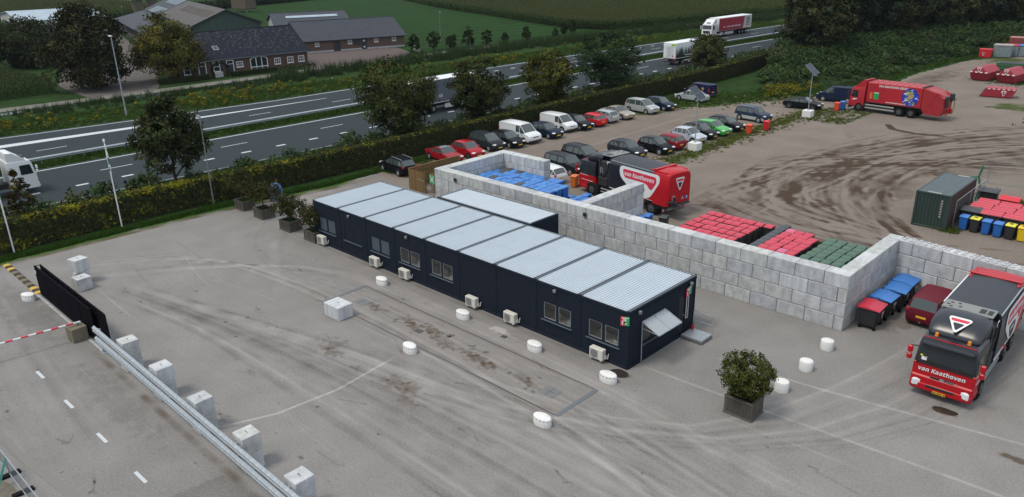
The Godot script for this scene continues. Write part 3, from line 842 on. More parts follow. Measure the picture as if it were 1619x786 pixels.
# ------------------------------------------------------------------ portable office
func office() -> void:
	var W := 2.99; var D := 5.9; var H := 3.10
	var o := thing("portable_office", "long anthracite portable office of nine joined cabins with pale ribbed roofs", "portable office")
	var an: StandardMaterial3D = M["anthracite"]
	var wins := {0: [0.52, 2.5], 1: [0.5, 2.48], 4: [0.50, 2.46], 5: [0.46, 2.5], 6: [0.55, 2.45]}   # offsets from the cabin's right edge
	for k in 9:
		var xr := -W * k; var xl := xr - W
		# front wall, built round its opening
		var wl := MB.new()
		var open: Array = [0.52, 2.5, 1.02, 2.06]
		if k == 2 or k == 3: open = []
		if open.is_empty():
			wl.box(Vector3((xr + xl) / 2, H / 2, -0.06), Vector3(W - 0.02, H, 0.10))
		else:
			var a: float = xr - open[0]; var b: float = xr - open[1]
			wl.box(Vector3((xr - 0.01 + a) / 2, H / 2, -0.06), Vector3(xr - 0.01 - a, H, 0.10))
			wl.box(Vector3((xl + 0.01 + b) / 2, H / 2, -0.06), Vector3(b - xl - 0.01, H, 0.10))
			wl.box(Vector3((a + b) / 2, 0.51, -0.06), Vector3(a - b, 1.02, 0.10))
			wl.box(Vector3((a + b) / 2, (2.06 + H) / 2, -0.06), Vector3(a - b, H - 2.06, 0.10))
		for i in 24:   # shallow ribs of the sheeting
			var x := xr - 0.12 - i * (W - 0.24) / 23.0
			if not open.is_empty() and x < xr - open[0] + 0.03 and x > xr - open[1] - 0.03:
				wl.box(Vector3(x, 0.58, -0.008), Vector3(0.035, 0.80, 0.012))
				wl.box(Vector3(x, 2.42, -0.008), Vector3(0.035, 0.62, 0.012))
			else:
				wl.box(Vector3(x, 1.46, -0.008), Vector3(0.035, 2.56, 0.012))
		part("front_wall", wl, an, o)
		var bw := MB.new()
		bw.box(Vector3((xr + xl) / 2, H / 2, -D + 0.05), Vector3(W - 0.02, H, 0.10))
		bw.box(Vector3((xr + xl) / 2, 0.16, -D / 2), Vector3(W - 0.02, 0.10, D - 0.24))
		bw.box(Vector3((xr + xl) / 2, H - 0.20, -D / 2), Vector3(W - 0.02, 0.08, D - 0.24))
		part("back_wall", bw, an, o)
		# steel frame of the cabin: bottom and top rails, corner castings
		var fr := MB.new()
		fr.cbox(Vector3((xr + xl) / 2, 0.09, 0.012), Vector3(W - 0.03, 0.16, 0.05), 0.012)
		fr.cbox(Vector3((xr + xl) / 2, H - 0.07, 0.014), Vector3(W - 0.03, 0.14, 0.06), 0.012)
		var rr := MB.new(); rr.cbox(Vector3((xr + xl) / 2, H - 0.07, -D - 0.012), Vector3(W - 0.03, 0.14, 0.06), 0.012); part("rear_rail", rr, an, o)
		for s in [xr - 0.05, xl + 0.05]:
			fr.cbox(Vector3(s, H / 2, 0.005), Vector3(0.085, H - 0.02, 0.034), 0.008)
			fr.box(Vector3(s, 0.07, 0.03), Vector3(0.09, 0.14, 0.03))
			fr.box(Vector3(s, H + 0.01, 0.0), Vector3(0.09, 0.03, 0.09))
			fr.box(Vector3(s, H + 0.01, -D), Vector3(0.09, 0.03, 0.09))
		part("cabin_frame", fr, an, o)
		# ribbed roof sheet
		var rs := MB.new()
		var n := 15
		for i in n:
			var x0 := xr - 0.17 - i * (W - 0.34) / n
			var p := (W - 0.34) / n
			var f := [[0.0, 0.0], [0.42, 0.0], [0.55, 0.042], [0.86, 0.042], [1.0, 0.0]]
			for j in 4:
				var a := Vector3(x0 - p * f[j][0], H + 0.012 + f[j][1], 0)
				var b := Vector3(x0 - p * f[j + 1][0], H + 0.012 + f[j + 1][1], 0)
				rs.oq(a + Vector3(0, 0, -0.09), b + Vector3(0, 0, -0.09), b + Vector3(0, 0, -D + 0.20), a + Vector3(0, 0, -D + 0.20), Vector3(a.x, 0, -3))
			# folded rib end at the front, dark ventilation gap at the back
			rs.box(Vector3(x0 - p * 0.7, H + 0.03, -0.085), Vector3(p * 0.42, 0.045, 0.02))
		rs.box(Vector3((xr + xl) / 2, H + 0.008, -0.05), Vector3(W - 0.36, 0.022, 0.07))
		part("roof_sheet", rs, M["roof_zinc"], o)
		var vg := MB.new()
		for i in 15:
			var x0 := xr - 0.17 - (i + 0.5) * (W - 0.34) / 15.0
			vg.box(Vector3(x0, H + 0.022, -D + 0.145), Vector3(0.10, 0.05, 0.07))
		part("vent_gap", vg, M["black"], o)
		var lip := MB.new()
		lip.box(Vector3((xr + xl) / 2, H + 0.022, -D + 0.185), Vector3(W - 0.34, 0.028, 0.02))
		lip.box(Vector3((xr + xl) / 2, H + 0.020, -D + 0.09), Vector3(W - 0.34, 0.03, 0.03))
		part("vent_strip", lip, M["roof_zinc"], o)
		# windows
		if not open.is_empty():
			var a: float = xr - open[0]; var b: float = xr - open[1]
			var cx := (a + b) / 2
			if k >= 6:
				var sh := MB.new()
				for i in 14: sh.box(Vector3(cx, 1.06 + i * 0.0725, -0.055), Vector3(a - b - 0.06, 0.066, 0.018))
				part("roller_shutter", sh, M["roof_frame"] if k != 7 else an, o)
			var wd := MB.new()
			for s in [a - 0.035, b + 0.035]: wd.box(Vector3(s, 1.54, -0.05), Vector3(0.07, 1.04, 0.05))
			wd.box(Vector3(cx, 1.055, -0.05), Vector3(a - b - 0.14, 0.07, 0.05)); wd.box(Vector3(cx, 2.025, -0.05), Vector3(a - b - 0.14, 0.07, 0.05))
			wd.box(Vector3(cx, 1.54, -0.05), Vector3(0.16, 0.90, 0.05))
			var w := part("window", wd, an, o)
			var sl := MB.new()
			sl.cbox(Vector3(cx, 0.985, 0.04), Vector3(a - b + 0.1, 0.035, 0.11), 0.008)
			part("sill", sl, M["roof_frame"], w)
			if k < 6:
				for s in [[b + 0.09, cx - 0.10], [cx + 0.10, a - 0.09]]:
					var wf := MB.new()
					var m: float = (s[0] + s[1]) / 2; var wdt: float = s[1] - s[0]
					wf.box(Vector3(m, 1.10, -0.045), Vector3(wdt, 0.025, 0.03)); wf.box(Vector3(m, 1.98, -0.045), Vector3(wdt, 0.02, 0.03))
					wf.box(Vector3(s[0] + 0.01, 1.54, -0.045), Vector3(0.02, 0.86, 0.03)); wf.box(Vector3(s[1] - 0.01, 1.54, -0.045), Vector3(0.02, 0.86, 0.03))
					part("frame", wf, M["galvanised"], w)
					var pn := MB.new()
					pn.box(Vector3(m, 1.54, -0.06), Vector3(wdt - 0.05, 0.85, 0.008))
					part("pane", pn, M["pane"], w)
				var inn := MB.new()
				inn.box(Vector3(cx - 0.3, 0.78, -0.9), Vector3(1.5, 0.04, 0.8))
				inn.box(Vector3(cx - 0.55, 1.05, -0.75), Vector3(0.45, 0.3, 0.03))
				inn.box(Vector3(cx + 0.45, 0.98, -0.35), Vector3(0.3, 0.22, 0.2))
				part("desk", inn, mat("desk_wood", 0.42, 0.34, 0.2, 0.6), o)
				var pp := MB.new()
				pp.box(Vector3(cx + 0.1, 0.83, -0.8), Vector3(0.5, 0.05, 0.35)); pp.box(Vector3(cx + 0.62, 1.12, -0.22), Vector3(0.22, 0.2, 0.04))
				part("papers", pp, M["white_paint"], o)
	# partitions that close the ends and part the rooms
	var pt := MB.new()
	for x in [-9 * W + 0.05, -6 * W, -3 * W]: pt.box(Vector3(x, H / 2, -D / 2), Vector3(0.09, H - 0.02, D - 0.24))
	part("cross_wall", pt, an, o)
	var fl := MB.new()
	fl.box(Vector3(-4.5 * W, 0.22, -D / 2), Vector3(9 * W - 0.3, 0.02, D - 0.26))
	part("floor", fl, mat("lino", 0.10, 0.10, 0.095, 0.6), o)
	var cl := MB.new()
	cl.box(Vector3(-4.5 * W, H - 0.26, -D / 2), Vector3(9 * W - 0.3, 0.02, D - 0.26))
	part("ceiling", cl, M["white_paint"], o)
	# right-hand end wall with the hatch window, the door slit and a narrow light
	var ew := MB.new()
	var seg := func(z0: float, z1: float, y0: float, y1: float) -> void: ew.box(Vector3(-0.06, (y0 + y1) / 2, (z0 + z1) / 2), Vector3(0.10, y1 - y0, z0 - z1))
	seg.call(-0.11, -1.10, 0.02, H - 0.02)
	seg.call(-1.10, -2.85, 0.02, 0.95); seg.call(-1.10, -2.85, 2.10, H - 0.02)
	seg.call(-2.85, -4.42, 0.02, H - 0.02)
	seg.call(-4.42, -5.02, 2.35, H - 0.02); seg.call(-4.42, -5.02, 0.02, 0.22)
	seg.call(-5.02, -D + 0.12, 0.02, H - 0.02)
	for i in 22:
		var z := -0.2 - i * 0.25
		if z < -1.05 and z > -2.9:
			ew.box(Vector3(-0.008, 0.55, z), Vector3(0.012, 0.7, 0.035)); ew.box(Vector3(-0.008, 2.45, z), Vector3(0.012, 0.6, 0.035))
		elif z < -2.9 and z > -4.4: ew.box(Vector3(-0.008, 1.46, z), Vector3(0.012, 2.56, 0.035))
		elif z > -1.05: ew.box(Vector3(-0.008, 1.46, z), Vector3(0.012, 2.56, 0.035))
	part("end_wall", ew, an, o)
	var ef := MB.new()
	ef.cbox(Vector3(0.014, 0.09, -D / 2), Vector3(0.05, 0.16, D - 0.03), 0.012)
	ef.cbox(Vector3(0.016, H - 0.07, -D / 2), Vector3(0.06, 0.14, D - 0.03), 0.012)
	ef.cbox(Vector3(0.004, H / 2, -D + 0.05), Vector3(0.034, H - 0.02, 0.085), 0.008)
	var er := MB.new(); er.cbox(Vector3(-9 * W - 0.014, H - 0.07, -D / 2), Vector3(0.06, 0.14, D - 0.03), 0.012); part("end_rail", er, an, o)
	part("end_frame", ef, an, o)
	var rb := MB.new()   # covers between the roof sheets
	for k in 10:
		var x := -W * k
		var wd := 0.30 if k > 0 and k < 9 else 0.14
		var xx := x if k > 0 and k < 9 else (x - 0.07 if k == 0 else x + 0.07)
		rb.cbox(Vector3(xx, H + 0.006, -D / 2), Vector3(wd, 0.03, D - 0.02), 0.008)
		if k > 0 and k < 9:
			rb.cbox(Vector3(xx - 0.11, H + 0.028, -D / 2), Vector3(0.07, 0.02, D - 0.1), 0.006)
			rb.cbox(Vector3(xx + 0.11, H + 0.028, -D / 2), Vector3(0.07, 0.02, D - 0.1), 0.006)
	for k in 9: rb.box(Vector3(-W * (k + 0.5), H + 0.004, -D + 0.03), Vector3(W - 0.3, 0.022, 0.06))
	part("roof_beam", rb, M["roof_frame"], o)
	# door in the slit, glass slit beside it
	var dr := MB.new(); dr.box(Vector3(-0.09, 1.28, -4.72), Vector3(0.05, 2.12, 0.58))
	var door := part("door", dr, M["black"], o)
	var dh := MB.new(); dh.box(Vector3(-0.05, 1.15, -4.95), Vector3(0.04, 0.03, 0.12)); part("handle", dh, M["galvanised"], door)
	var gs := MB.new()
	for z in [-5.06, -5.24]: gs.box(Vector3(0.012, 1.56, z), Vector3(0.03, 1.24, 0.03))
	for y in [0.95, 2.17]: gs.box(Vector3(0.012, y, -5.15), Vector3(0.03, 0.03, 0.15))
	var sw := part("window", gs, M["white_paint"], o)
	var gp := MB.new(); gp.box(Vector3(0.006, 1.56, -5.15), Vector3(0.008, 1.18, 0.15)); part("pane", gp, M["farm_glass"], sw)
	# hatch window with its raised glazed awning
	var hw := MB.new()
	for z in [-1.13, -2.0, -2.82]: hw.box(Vector3(-0.04, 1.525, z), Vector3(0.05, 1.13, 0.06))
	for y in [0.98, 2.07]: hw.box(Vector3(-0.04, y, -1.975), Vector3(0.05, 0.06, 1.63))
	var hww := part("window", hw, an, o)
	for s in [-1.565, -2.41]:
		var p2 := MB.new(); p2.box(Vector3(-0.05, 1.525, s), Vector3(0.008, 1.0, 0.76)); part("pane", p2, M["pane"], hww)
	var hs := MB.new(); hs.cbox(Vector3(0.04, 0.93, -1.97), Vector3(0.12, 0.035, 1.85), 0.008); part("sill", hs, M["roof_frame"], hww)
	var aw := MB.new()
	var A := Vector3(0.04, 2.22, -1.06); var B := Vector3(0.04, 2.22, -3.02); var C := Vector3(1.02, 1.80, -3.02); var E := Vector3(1.02, 1.80, -1.06)
	for e in [[A, B], [B, C], [C, E], [E, A], [(A + B) / 2, (C + E) / 2]]: aw.tube([e[0], e[1]], 0.035, 8)
	aw.tube([A + Vector3(0, -0.05, 0), Vector3(0.06, 0.05, -1.06)], 0.028, 8)
	aw.tube([Vector3(0.05, 1.88, -1.08), E], 0.018, 6)
	aw.tube([Vector3(0.05, 1.88, -3.0), C], 0.018, 6)
	var awn := part("awning", aw, M["galvanised"], o, 40.0)
	for s in [[A, (A + B) / 2, (C + E) / 2, E], [(A + B) / 2, B, C, (C + E) / 2]]:
		var pm := MB.new(); pm.quad(s[0], s[1], s[2], s[3])
		part("pane", pm, M["poly_pane"], awn)
	# outdoor lights, signs
	for p in [[-4.57, 0.06, 0.0], [-16.55, 0.06, 0.0], [-22.6, 0.06, 0.0], [0.07, -0.75, 1.0], [0.07, -5.3, 1.0]]:
		var l := MB.new()
		if p[2] == 0.0: l.cbox(Vector3(p[0], 2.86, 0.10), Vector3(0.17, 0.17, 0.14), 0.02)
		else: l.cbox(Vector3(0.10, 2.86, p[1]), Vector3(0.14, 0.17, 0.17), 0.02)
		part("wall_lamp", l, M["steel_dull"], o)
	office_sign(o, Transform3D(Basis.IDENTITY, Vector3(-0.44, 2.30, 0.05)))
	office_sign(o, Transform3D(Basis(Vector3(0, 0, -1), Vector3.UP, Vector3(1, 0, 0)), Vector3(0.05, 2.18, -4.90)))
	for p in [-25.9, -19.8, -16.75, -10.65, -7.6, -1.62]: aircon(o, p)
	# the cabin set crosswise behind
	var ax := thing("rear_cabin", "single dark cabin with a pale ribbed roof behind the long office", "portable cabin", Vector3(-20.85, 0, -6.05))
	var bx := MB.new()
	bx.box(Vector3(4.43, H / 2, -2.72), Vector3(8.8, H - 0.02, 0.1)); bx.box(Vector3(4.43, H / 2, -0.12), Vector3(8.8, H - 0.02, 0.1))
	bx.box(Vector3(0.08, H / 2, -1.42), Vector3(0.1, H - 0.02, 2.5))
	part("wall", bx, an, ax)
	var be := MB.new(); be.box(Vector3(8.80, H / 2, -1.42), Vector3(0.1, H - 0.02, 2.5))
	for i in 11: be.box(Vector3(8.856, H / 2, -0.3 - i * 0.225), Vector3(0.012, H - 0.5, 0.035))
	for z in [-0.12, -2.72]: be.cbox(Vector3(8.82, H / 2, z), Vector3(0.1, H, 0.11), 0.01)
	be.cbox(Vector3(8.83, H - 0.07, -1.42), Vector3(0.1, 0.14, 2.5), 0.01)
	part("end_wall", be, an, ax)
	var br := MB.new()
	for i in 13:
		var z0 := -0.22 - i * 2.38 / 13.0; var p := 2.38 / 13.0
		var f := [[0.0, 0.0], [0.42, 0.0], [0.55, 0.042], [0.86, 0.042], [1.0, 0.0]]
		for j in 4:
			var a := Vector3(0.26, H + 0.012 + f[j][1], z0 - p * f[j][0]); var b := Vector3(0.26, H + 0.012 + f[j + 1][1], z0 - p * f[j + 1][0])
			br.oq(a, b, b + Vector3(8.5, 0, 0), a + Vector3(8.5, 0, 0), Vector3(4, 0, a.z))
	part("roof_sheet", br, M["roof_zinc"], ax)
	var bb := MB.new()
	bb.cbox(Vector3(4.43, H + 0.006, -0.14), Vector3(8.8, 0.03, 0.16), 0.008); bb.cbox(Vector3(4.43, H + 0.006, -2.70), Vector3(8.8, 0.03, 0.16), 0.008)
	bb.cbox(Vector3(0.09, H + 0.008, -1.42), Vector3(0.12, 0.03, 2.38), 0.008)
	part("roof_beam", bb, M["roof_frame"], ax)
	var bv := MB.new()
	for i in 13: bv.box(Vector3(0.21, H + 0.022, -0.22 - (i + 0.3) * 2.38 / 13.0), Vector3(0.07, 0.05, 0.08))
	part("vent_gap", bv, M["black"], ax)
	var bl := MB.new(); bl.cbox(Vector3(8.92, 2.05, -1.3), Vector3(0.1, 0.2, 0.12), 0.015); part("outdoor_lamp", bl, M["white_paint"], ax)
	# entrance platform
	var pf := thing("entrance_platform", "low grey metal entrance platform with a tube railing by the office door", "platform", Vector3(0.12, 0, -5.58))
	var dk := MB.new()
	for i in 12: dk.box(Vector3(0.62, 0.235, 0.05 + i * 0.088), Vector3(1.2, 0.03, 0.08))
	part("deck", dk, M["galvanised"], pf)
	var df := MB.new()
	df.box(Vector3(0.62, 0.15, 0.02), Vector3(1.24, 0.13, 0.04)); df.box(Vector3(0.62, 0.15, 1.04), Vector3(1.24, 0.13, 0.04)); df.box(Vector3(1.22, 0.15, 0.53), Vector3(0.04, 0.13, 0.98))
	for x in [0.1, 1.15]:
		for z in [0.08, 0.98]: df.box(Vector3(x, 0.045, z), Vector3(0.08, 0.09, 0.08))
	part("frame", df, M["steel_dull"], pf)
	var rl := MB.new()
	rl.tube([Vector3(0.06, 0.2, 0.0), Vector3(0.06, 1.27, 0.0), Vector3(1.22, 1.27, 0.0), Vector3(1.22, 0.02, 0.0)], 0.022, 8)
	rl.tube([Vector3(0.06, 0.75, 0.0), Vector3(1.22, 0.75, 0.0)], 0.018, 8)
	part("railing", rl, M["galvanised"], pf, 40.0)
	var rd := thing("fire_extinguisher", "small red extinguisher standing on the platform beside the railing", "extinguisher", Vector3(0.26, 0.25, -5.42))
	var rc := MB.new(); rc.lathe(Vector3.ZERO, [Vector2(0, 0), Vector2(0.07, 0), Vector2(0.075, 0.02), Vector2(0.075, 0.24), Vector2(0.03, 0.31), Vector2(0, 0.31)], 12)
	part("body", rc, M["red_paint"], rd, 50.0)
	var rv := MB.new(); rv.cyl(Vector3(0, 0.31, 0), Vector3(0, 0.37, 0), 0.02, 0.02, 8); rv.box(Vector3(0.03, 0.37, 0), Vector3(0.1, 0.02, 0.02)); part("valve", rv, M["black"], rd)

func office_sign(o: Node3D, f: Transform3D) -> void:
	var s := MB.new(); s.ext(PackedVector2Array([Vector2(0, 0), Vector2(0.24, 0.06), Vector2(0.24, 0.54), Vector2(0, 0.48)]), f, 0.02)
	var n := part("sign", s, M["sign_red"], o)
	var g := MB.new(); g.ext(PackedVector2Array([Vector2(0.24, 0.06), Vector2(0.50, 0.12), Vector2(0.50, 0.60), Vector2(0.24, 0.54)]), f, 0.02)
	part("green_half", g, M["sign_green"], n)
	var w := MB.new()
	var ft := f * Transform3D(Basis.IDENTITY, Vector3(0, 0, 0.021))
	w.ext(PackedVector2Array([Vector2(0.08, 0.10), Vector2(0.15, 0.10), Vector2(0.15, 0.30), Vector2(0.08, 0.28)]), ft, 0.004)
	w.ext(PackedVector2Array([Vector2(0.17, 0.32), Vector2(0.23, 0.26), Vector2(0.23, 0.42), Vector2(0.17, 0.42)]), ft, 0.004)
	w.ext(PackedVector2Array([Vector2(0.28, 0.30), Vector2(0.33, 0.31), Vector2(0.33, 0.44), Vector2(0.28, 0.43)]), ft, 0.004)
	w.ext(PackedVector2Array([Vector2(0.26, 0.14), Vector2(0.36, 0.17), Vector2(0.36, 0.24), Vector2(0.26, 0.21)]), ft, 0.004)
	w.ext(PackedVector2Array([Vector2(0.06, 0.40), Vector2(0.46, 0.50), Vector2(0.46, 0.54), Vector2(0.06, 0.44)]), ft, 0.004)
	part("pictogram", w, M["print_white"], n)
	var bl := MB.new(); bl.ext(PackedVector2Array([Vector2(0.19, 0.18), Vector2(0.30, 0.20), Vector2(0.30, 0.29), Vector2(0.19, 0.27)]), f * Transform3D(Basis.IDENTITY, Vector3(0, 0, 0.022)), 0.005)
	part("dark_pictogram", bl, M["print_black"], n)

func aircon(o: Node3D, x: float) -> void:
	var c := MB.new(); c.cbox(Vector3(x, 0.47, 0.26), Vector3(0.82, 0.58, 0.31), 0.025)
	var a := part("air_conditioner", c, M["cream"], o)
	var g := MB.new()
	for i in 9: g.box(Vector3(x - 0.1, 0.26 + i * 0.052, 0.42), Vector3(0.46, 0.02, 0.012))
	for i in 5: g.box(Vector3(x - 0.31 + i * 0.105, 0.47, 0.421), Vector3(0.012, 0.46, 0.012))
	part("grille", g, M["grille_grey"], a)
	var f := MB.new(); f.cyl(Vector3(x - 0.1, 0.47, 0.405), Vector3(x - 0.1, 0.47, 0.418), 0.22, 0.22, 18); part("fan", f, M["dark_plastic"], a)
	var b := MB.new()
	for s in [-0.3, 0.3]: b.box(Vector3(x + s, 0.165, 0.22), Vector3(0.05, 0.04, 0.40))
	b.box(Vector3(x + 0.45, 0.36, 0.2), Vector3(0.07, 0.14, 0.12))
	b.tube([Vector3(x + 0.45, 0.30, 0.24), Vector3(x + 0.52, 0.26, 0.12), Vector3(x + 0.5, 0.5, 0.03)], 0.02)
	part("bracket", b, M["cream"], a)

# ------------------------------------------------------------------ stacked concrete blocks
var block_mesh := {}
func block_shape(l: float) -> ArrayMesh:
	var k := int(l * 1000)
	if not block_mesh.has(k):
		var m := MB.new(); m.cbox(Vector3.ZERO, Vector3(l - 0.022, 0.782, 0.788), 0.03)
		block_mesh[k] = m.mesh()
	return block_mesh[k]

func block_wall(label: String, a: Vector2, b: Vector2, rows: int, phase := 0, studs := false) -> Node3D:
	var d := (b - a).normalized()
	var L := a.distance_to(b)
	var t := thing("block_wall", label, "wall", Vector3(a.x, 0, a.y), head(d), "walls of stacked concrete blocks")
	for r in rows:
		var x := 0.0
		var first := true
		while x < L - 0.05:
			var l := 1.6
			if first and (r + phase) % 2 == 1: l = 0.8
			first = false
			if x + l > L: l = L - x
			if l < 0.25: break
			var o := part("block", block_shape(snappedf(l, 0.05)), M["concrete%d" % rng.randi_range(0, 5)], t)
			o.position = Vector3(x + l / 2, 0.4 + r * 0.8, rnd(-0.006, 0.006))
			o.rotation.y = rnd(-0.003, 0.003)
			if studs and r == rows - 1:
				var s := MB.new()
				for i in [-0.6, -0.2, 0.2, 0.6]:
					if absf(i) + 0.15 > l / 2: continue
					for z in [-0.2, 0.2]: s.cbox(Vector3(i, 0.42, z), Vector3(0.17, 0.07, 0.17), 0.025)
				if s.v.size() > 0: part("stud", s, M["concrete0"], o)
			x += l
	return t

func walls() -> void:
	rng.seed = 12
	block_wall("long front wall of four courses of grey concrete blocks behind the office", Vector2(-26.5, -11.13), Vector2(6.0, -11.13), 4)
	block_wall("end wall of grey concrete blocks beside the wooden fence", Vector2(-26.1, -11.53), Vector2(-26.1, -17.75), 4, 0)
	block_wall("short back wall of concrete blocks behind the blue bins", Vector2(-26.5, -18.15), Vector2(-21.2, -18.15), 4, 1)
	block_wall("dividing wall of concrete blocks beside the black and red lorry", Vector2(-12.05, -11.53), Vector2(-12.05, -17.93), 4, 1)
	block_wall("return wall of concrete blocks with four large bins against it", Vector2(5.6, -11.53), Vector2(5.6, -18.6), 4, 1)
	block_wall("rear concrete block wall with studded top behind the maroon car", Vector2(6.0, -18.22), Vector2(16.4, -17.1), 4, 0, true)
	# small dark boxes on the long wall
	for p in [[-24.0, "left"], [-11.3, "right"]]:
		var s := thing("floodlight", "small dark floodlight on the long wall above the %s cabins" % ("leftmost" if p[1] == "left" else "middle"), "floodlight", Vector3(p[0], 2.72, -10.70), 0, "floodlights on the long wall")
		var m := MB.new(); m.cbox(Vector3(0, 0, 0.04), Vector3(0.26, 0.26, 0.09), 0.015); part("housing", m, M["dark_plastic"], s)
		var l := MB.new(); l.box(Vector3(0, 0, 0.088), Vector3(0.2, 0.18, 0.006)); part("lens", l, M["farm_glass"], s)
		var k := MB.new(); k.box(Vector3(0, 0.14, -0.005), Vector3(0.12, 0.05, 0.02)); part("bracket", k, M["galvanised"], s)
	# loose blocks in the yard
	var blk := func(called: String, label: String, x: float, z: float, y: float, s: Vector3, turn: float, m: String) -> void:
		var t := thing(called, label, "concrete block", Vector3(x, y, z), turn, "loose concrete blocks")
		var q := MB.new(); q.cbox(Vector3(0, s.y / 2, 0), s, 0.025); part("body", q, M[m], t)
		var h := MB.new()
		for i in 2: h.tube([Vector3(-0.12 + i * 0.02, s.y - 0.01, 0), Vector3(-0.05, s.y + 0.03, 0), Vector3(0.05, s.y + 0.03, 0), Vector3(0.12 - i * 0.02, s.y - 0.01, 0)], 0.012, 5)
		part("lifting_loop", h, M["steel_dull"], t)
	blk.call("concrete_block", "pale concrete cube at the corner of the weighbridge", -15.6, 5.9, 0.025, Vector3(1.35, 0.8, 1.0), 0.03, "concrete3")
	blk.call("concrete_block", "low concrete block on the ground behind the black gate", -30.75, 14.35, 0.025, Vector3(0.85, 0.8, 0.85), 0.1, "concrete0")
	blk.call("concrete_block", "concrete block set on another behind the black gate", -31.9, 14.0, 0.025, Vector3(0.85, 0.8, 0.85), -0.1, "concrete3")
	blk.call("concrete_block", "upper concrete block leaning out behind the gate's far end", -31.9, 14.0, 0.832, Vector3(0.85, 0.8, 0.85), 0.25, "concrete3")
	blk.call("concrete_block", "mossy stained block under the barrier's free end by the gate", -23.75, 16.98, 0.025, Vector3(0.85, 0.78, 0.8), 0.05, "concrete_old")
	var xs := [-18.35, -14.5, -10.55, -6.65, -2.75]
	var wh := ["next to the black gate", "second from the black gate along the rail", "in the middle of the rail", "fourth from the black gate along the rail", "at the picture's lower edge on the rail"]
	for i in 5:
		for r in 2:
			blk.call("barrier_block", "%s block of the stack %s" % [["lower", "upper"][r], wh[i]], xs[i] + rnd(-0.03, 0.03), 16.22 + rnd(-0.03, 0.03), 0.025 + r * 0.805, Vector3(0.80, 0.8, 0.80), rnd(-0.06, 0.06), "concrete%d" % ((i + r * 2) % 6))
	# the double crash rail
	var gr := thing("crash_rail", "long galvanised double crash rail fixed along the row of stacked blocks", "crash rail", Vector3(-21.6, 0, 16.72))
	for y in [0.66, 1.26]:
		var q := MB.new()
		var pf := [Vector2(-0.03, -0.18), Vector2(0.0, -0.15), Vector2(0.09, -0.10), Vector2(0.09, -0.05), Vector2(0.0, 0.0), Vector2(0.09, 0.05), Vector2(0.09, 0.10), Vector2(0.0, 0.15), Vector2(-0.03, 0.18)]
		for i in pf.size() - 1:
			var A := Vector3(0, y + pf[i].y, pf[i].x); var B := Vector3(0, y + pf[i + 1].y, pf[i + 1].x)
			q.oq(A, B, B + Vector3(26, 0, 0.1), A + Vector3(26, 0, 0.1), Vector3(10, y, -0.4))
			q.oq(A + Vector3(0, 0, -0.012), B + Vector3(0, 0, -0.012), B + Vector3(26, 0, 0.088), A + Vector3(26, 0, 0.088), Vector3(10, y, 0.6))
		part("rail", q, M["galvanised"], gr, 25.0)
	for i in 5:
		var q := MB.new()
		for y in [0.66, 1.26]: q.box(Vector3(xs[i] + 21.6, y, -0.045), Vector3(0.14, 0.2, 0.09))
		part("spacer", q, M["galvanised"], gr)
	var gp := MB.new(); gp.box(Vector3(0.5, 0.7, -0.1), Vector3(0.12, 1.36, 0.12)); gp.box(Vector3(0.5, 0.035, -0.1), Vector3(0.4, 0.02, 0.3)); part("post", gp, M["galvanised"], gr)

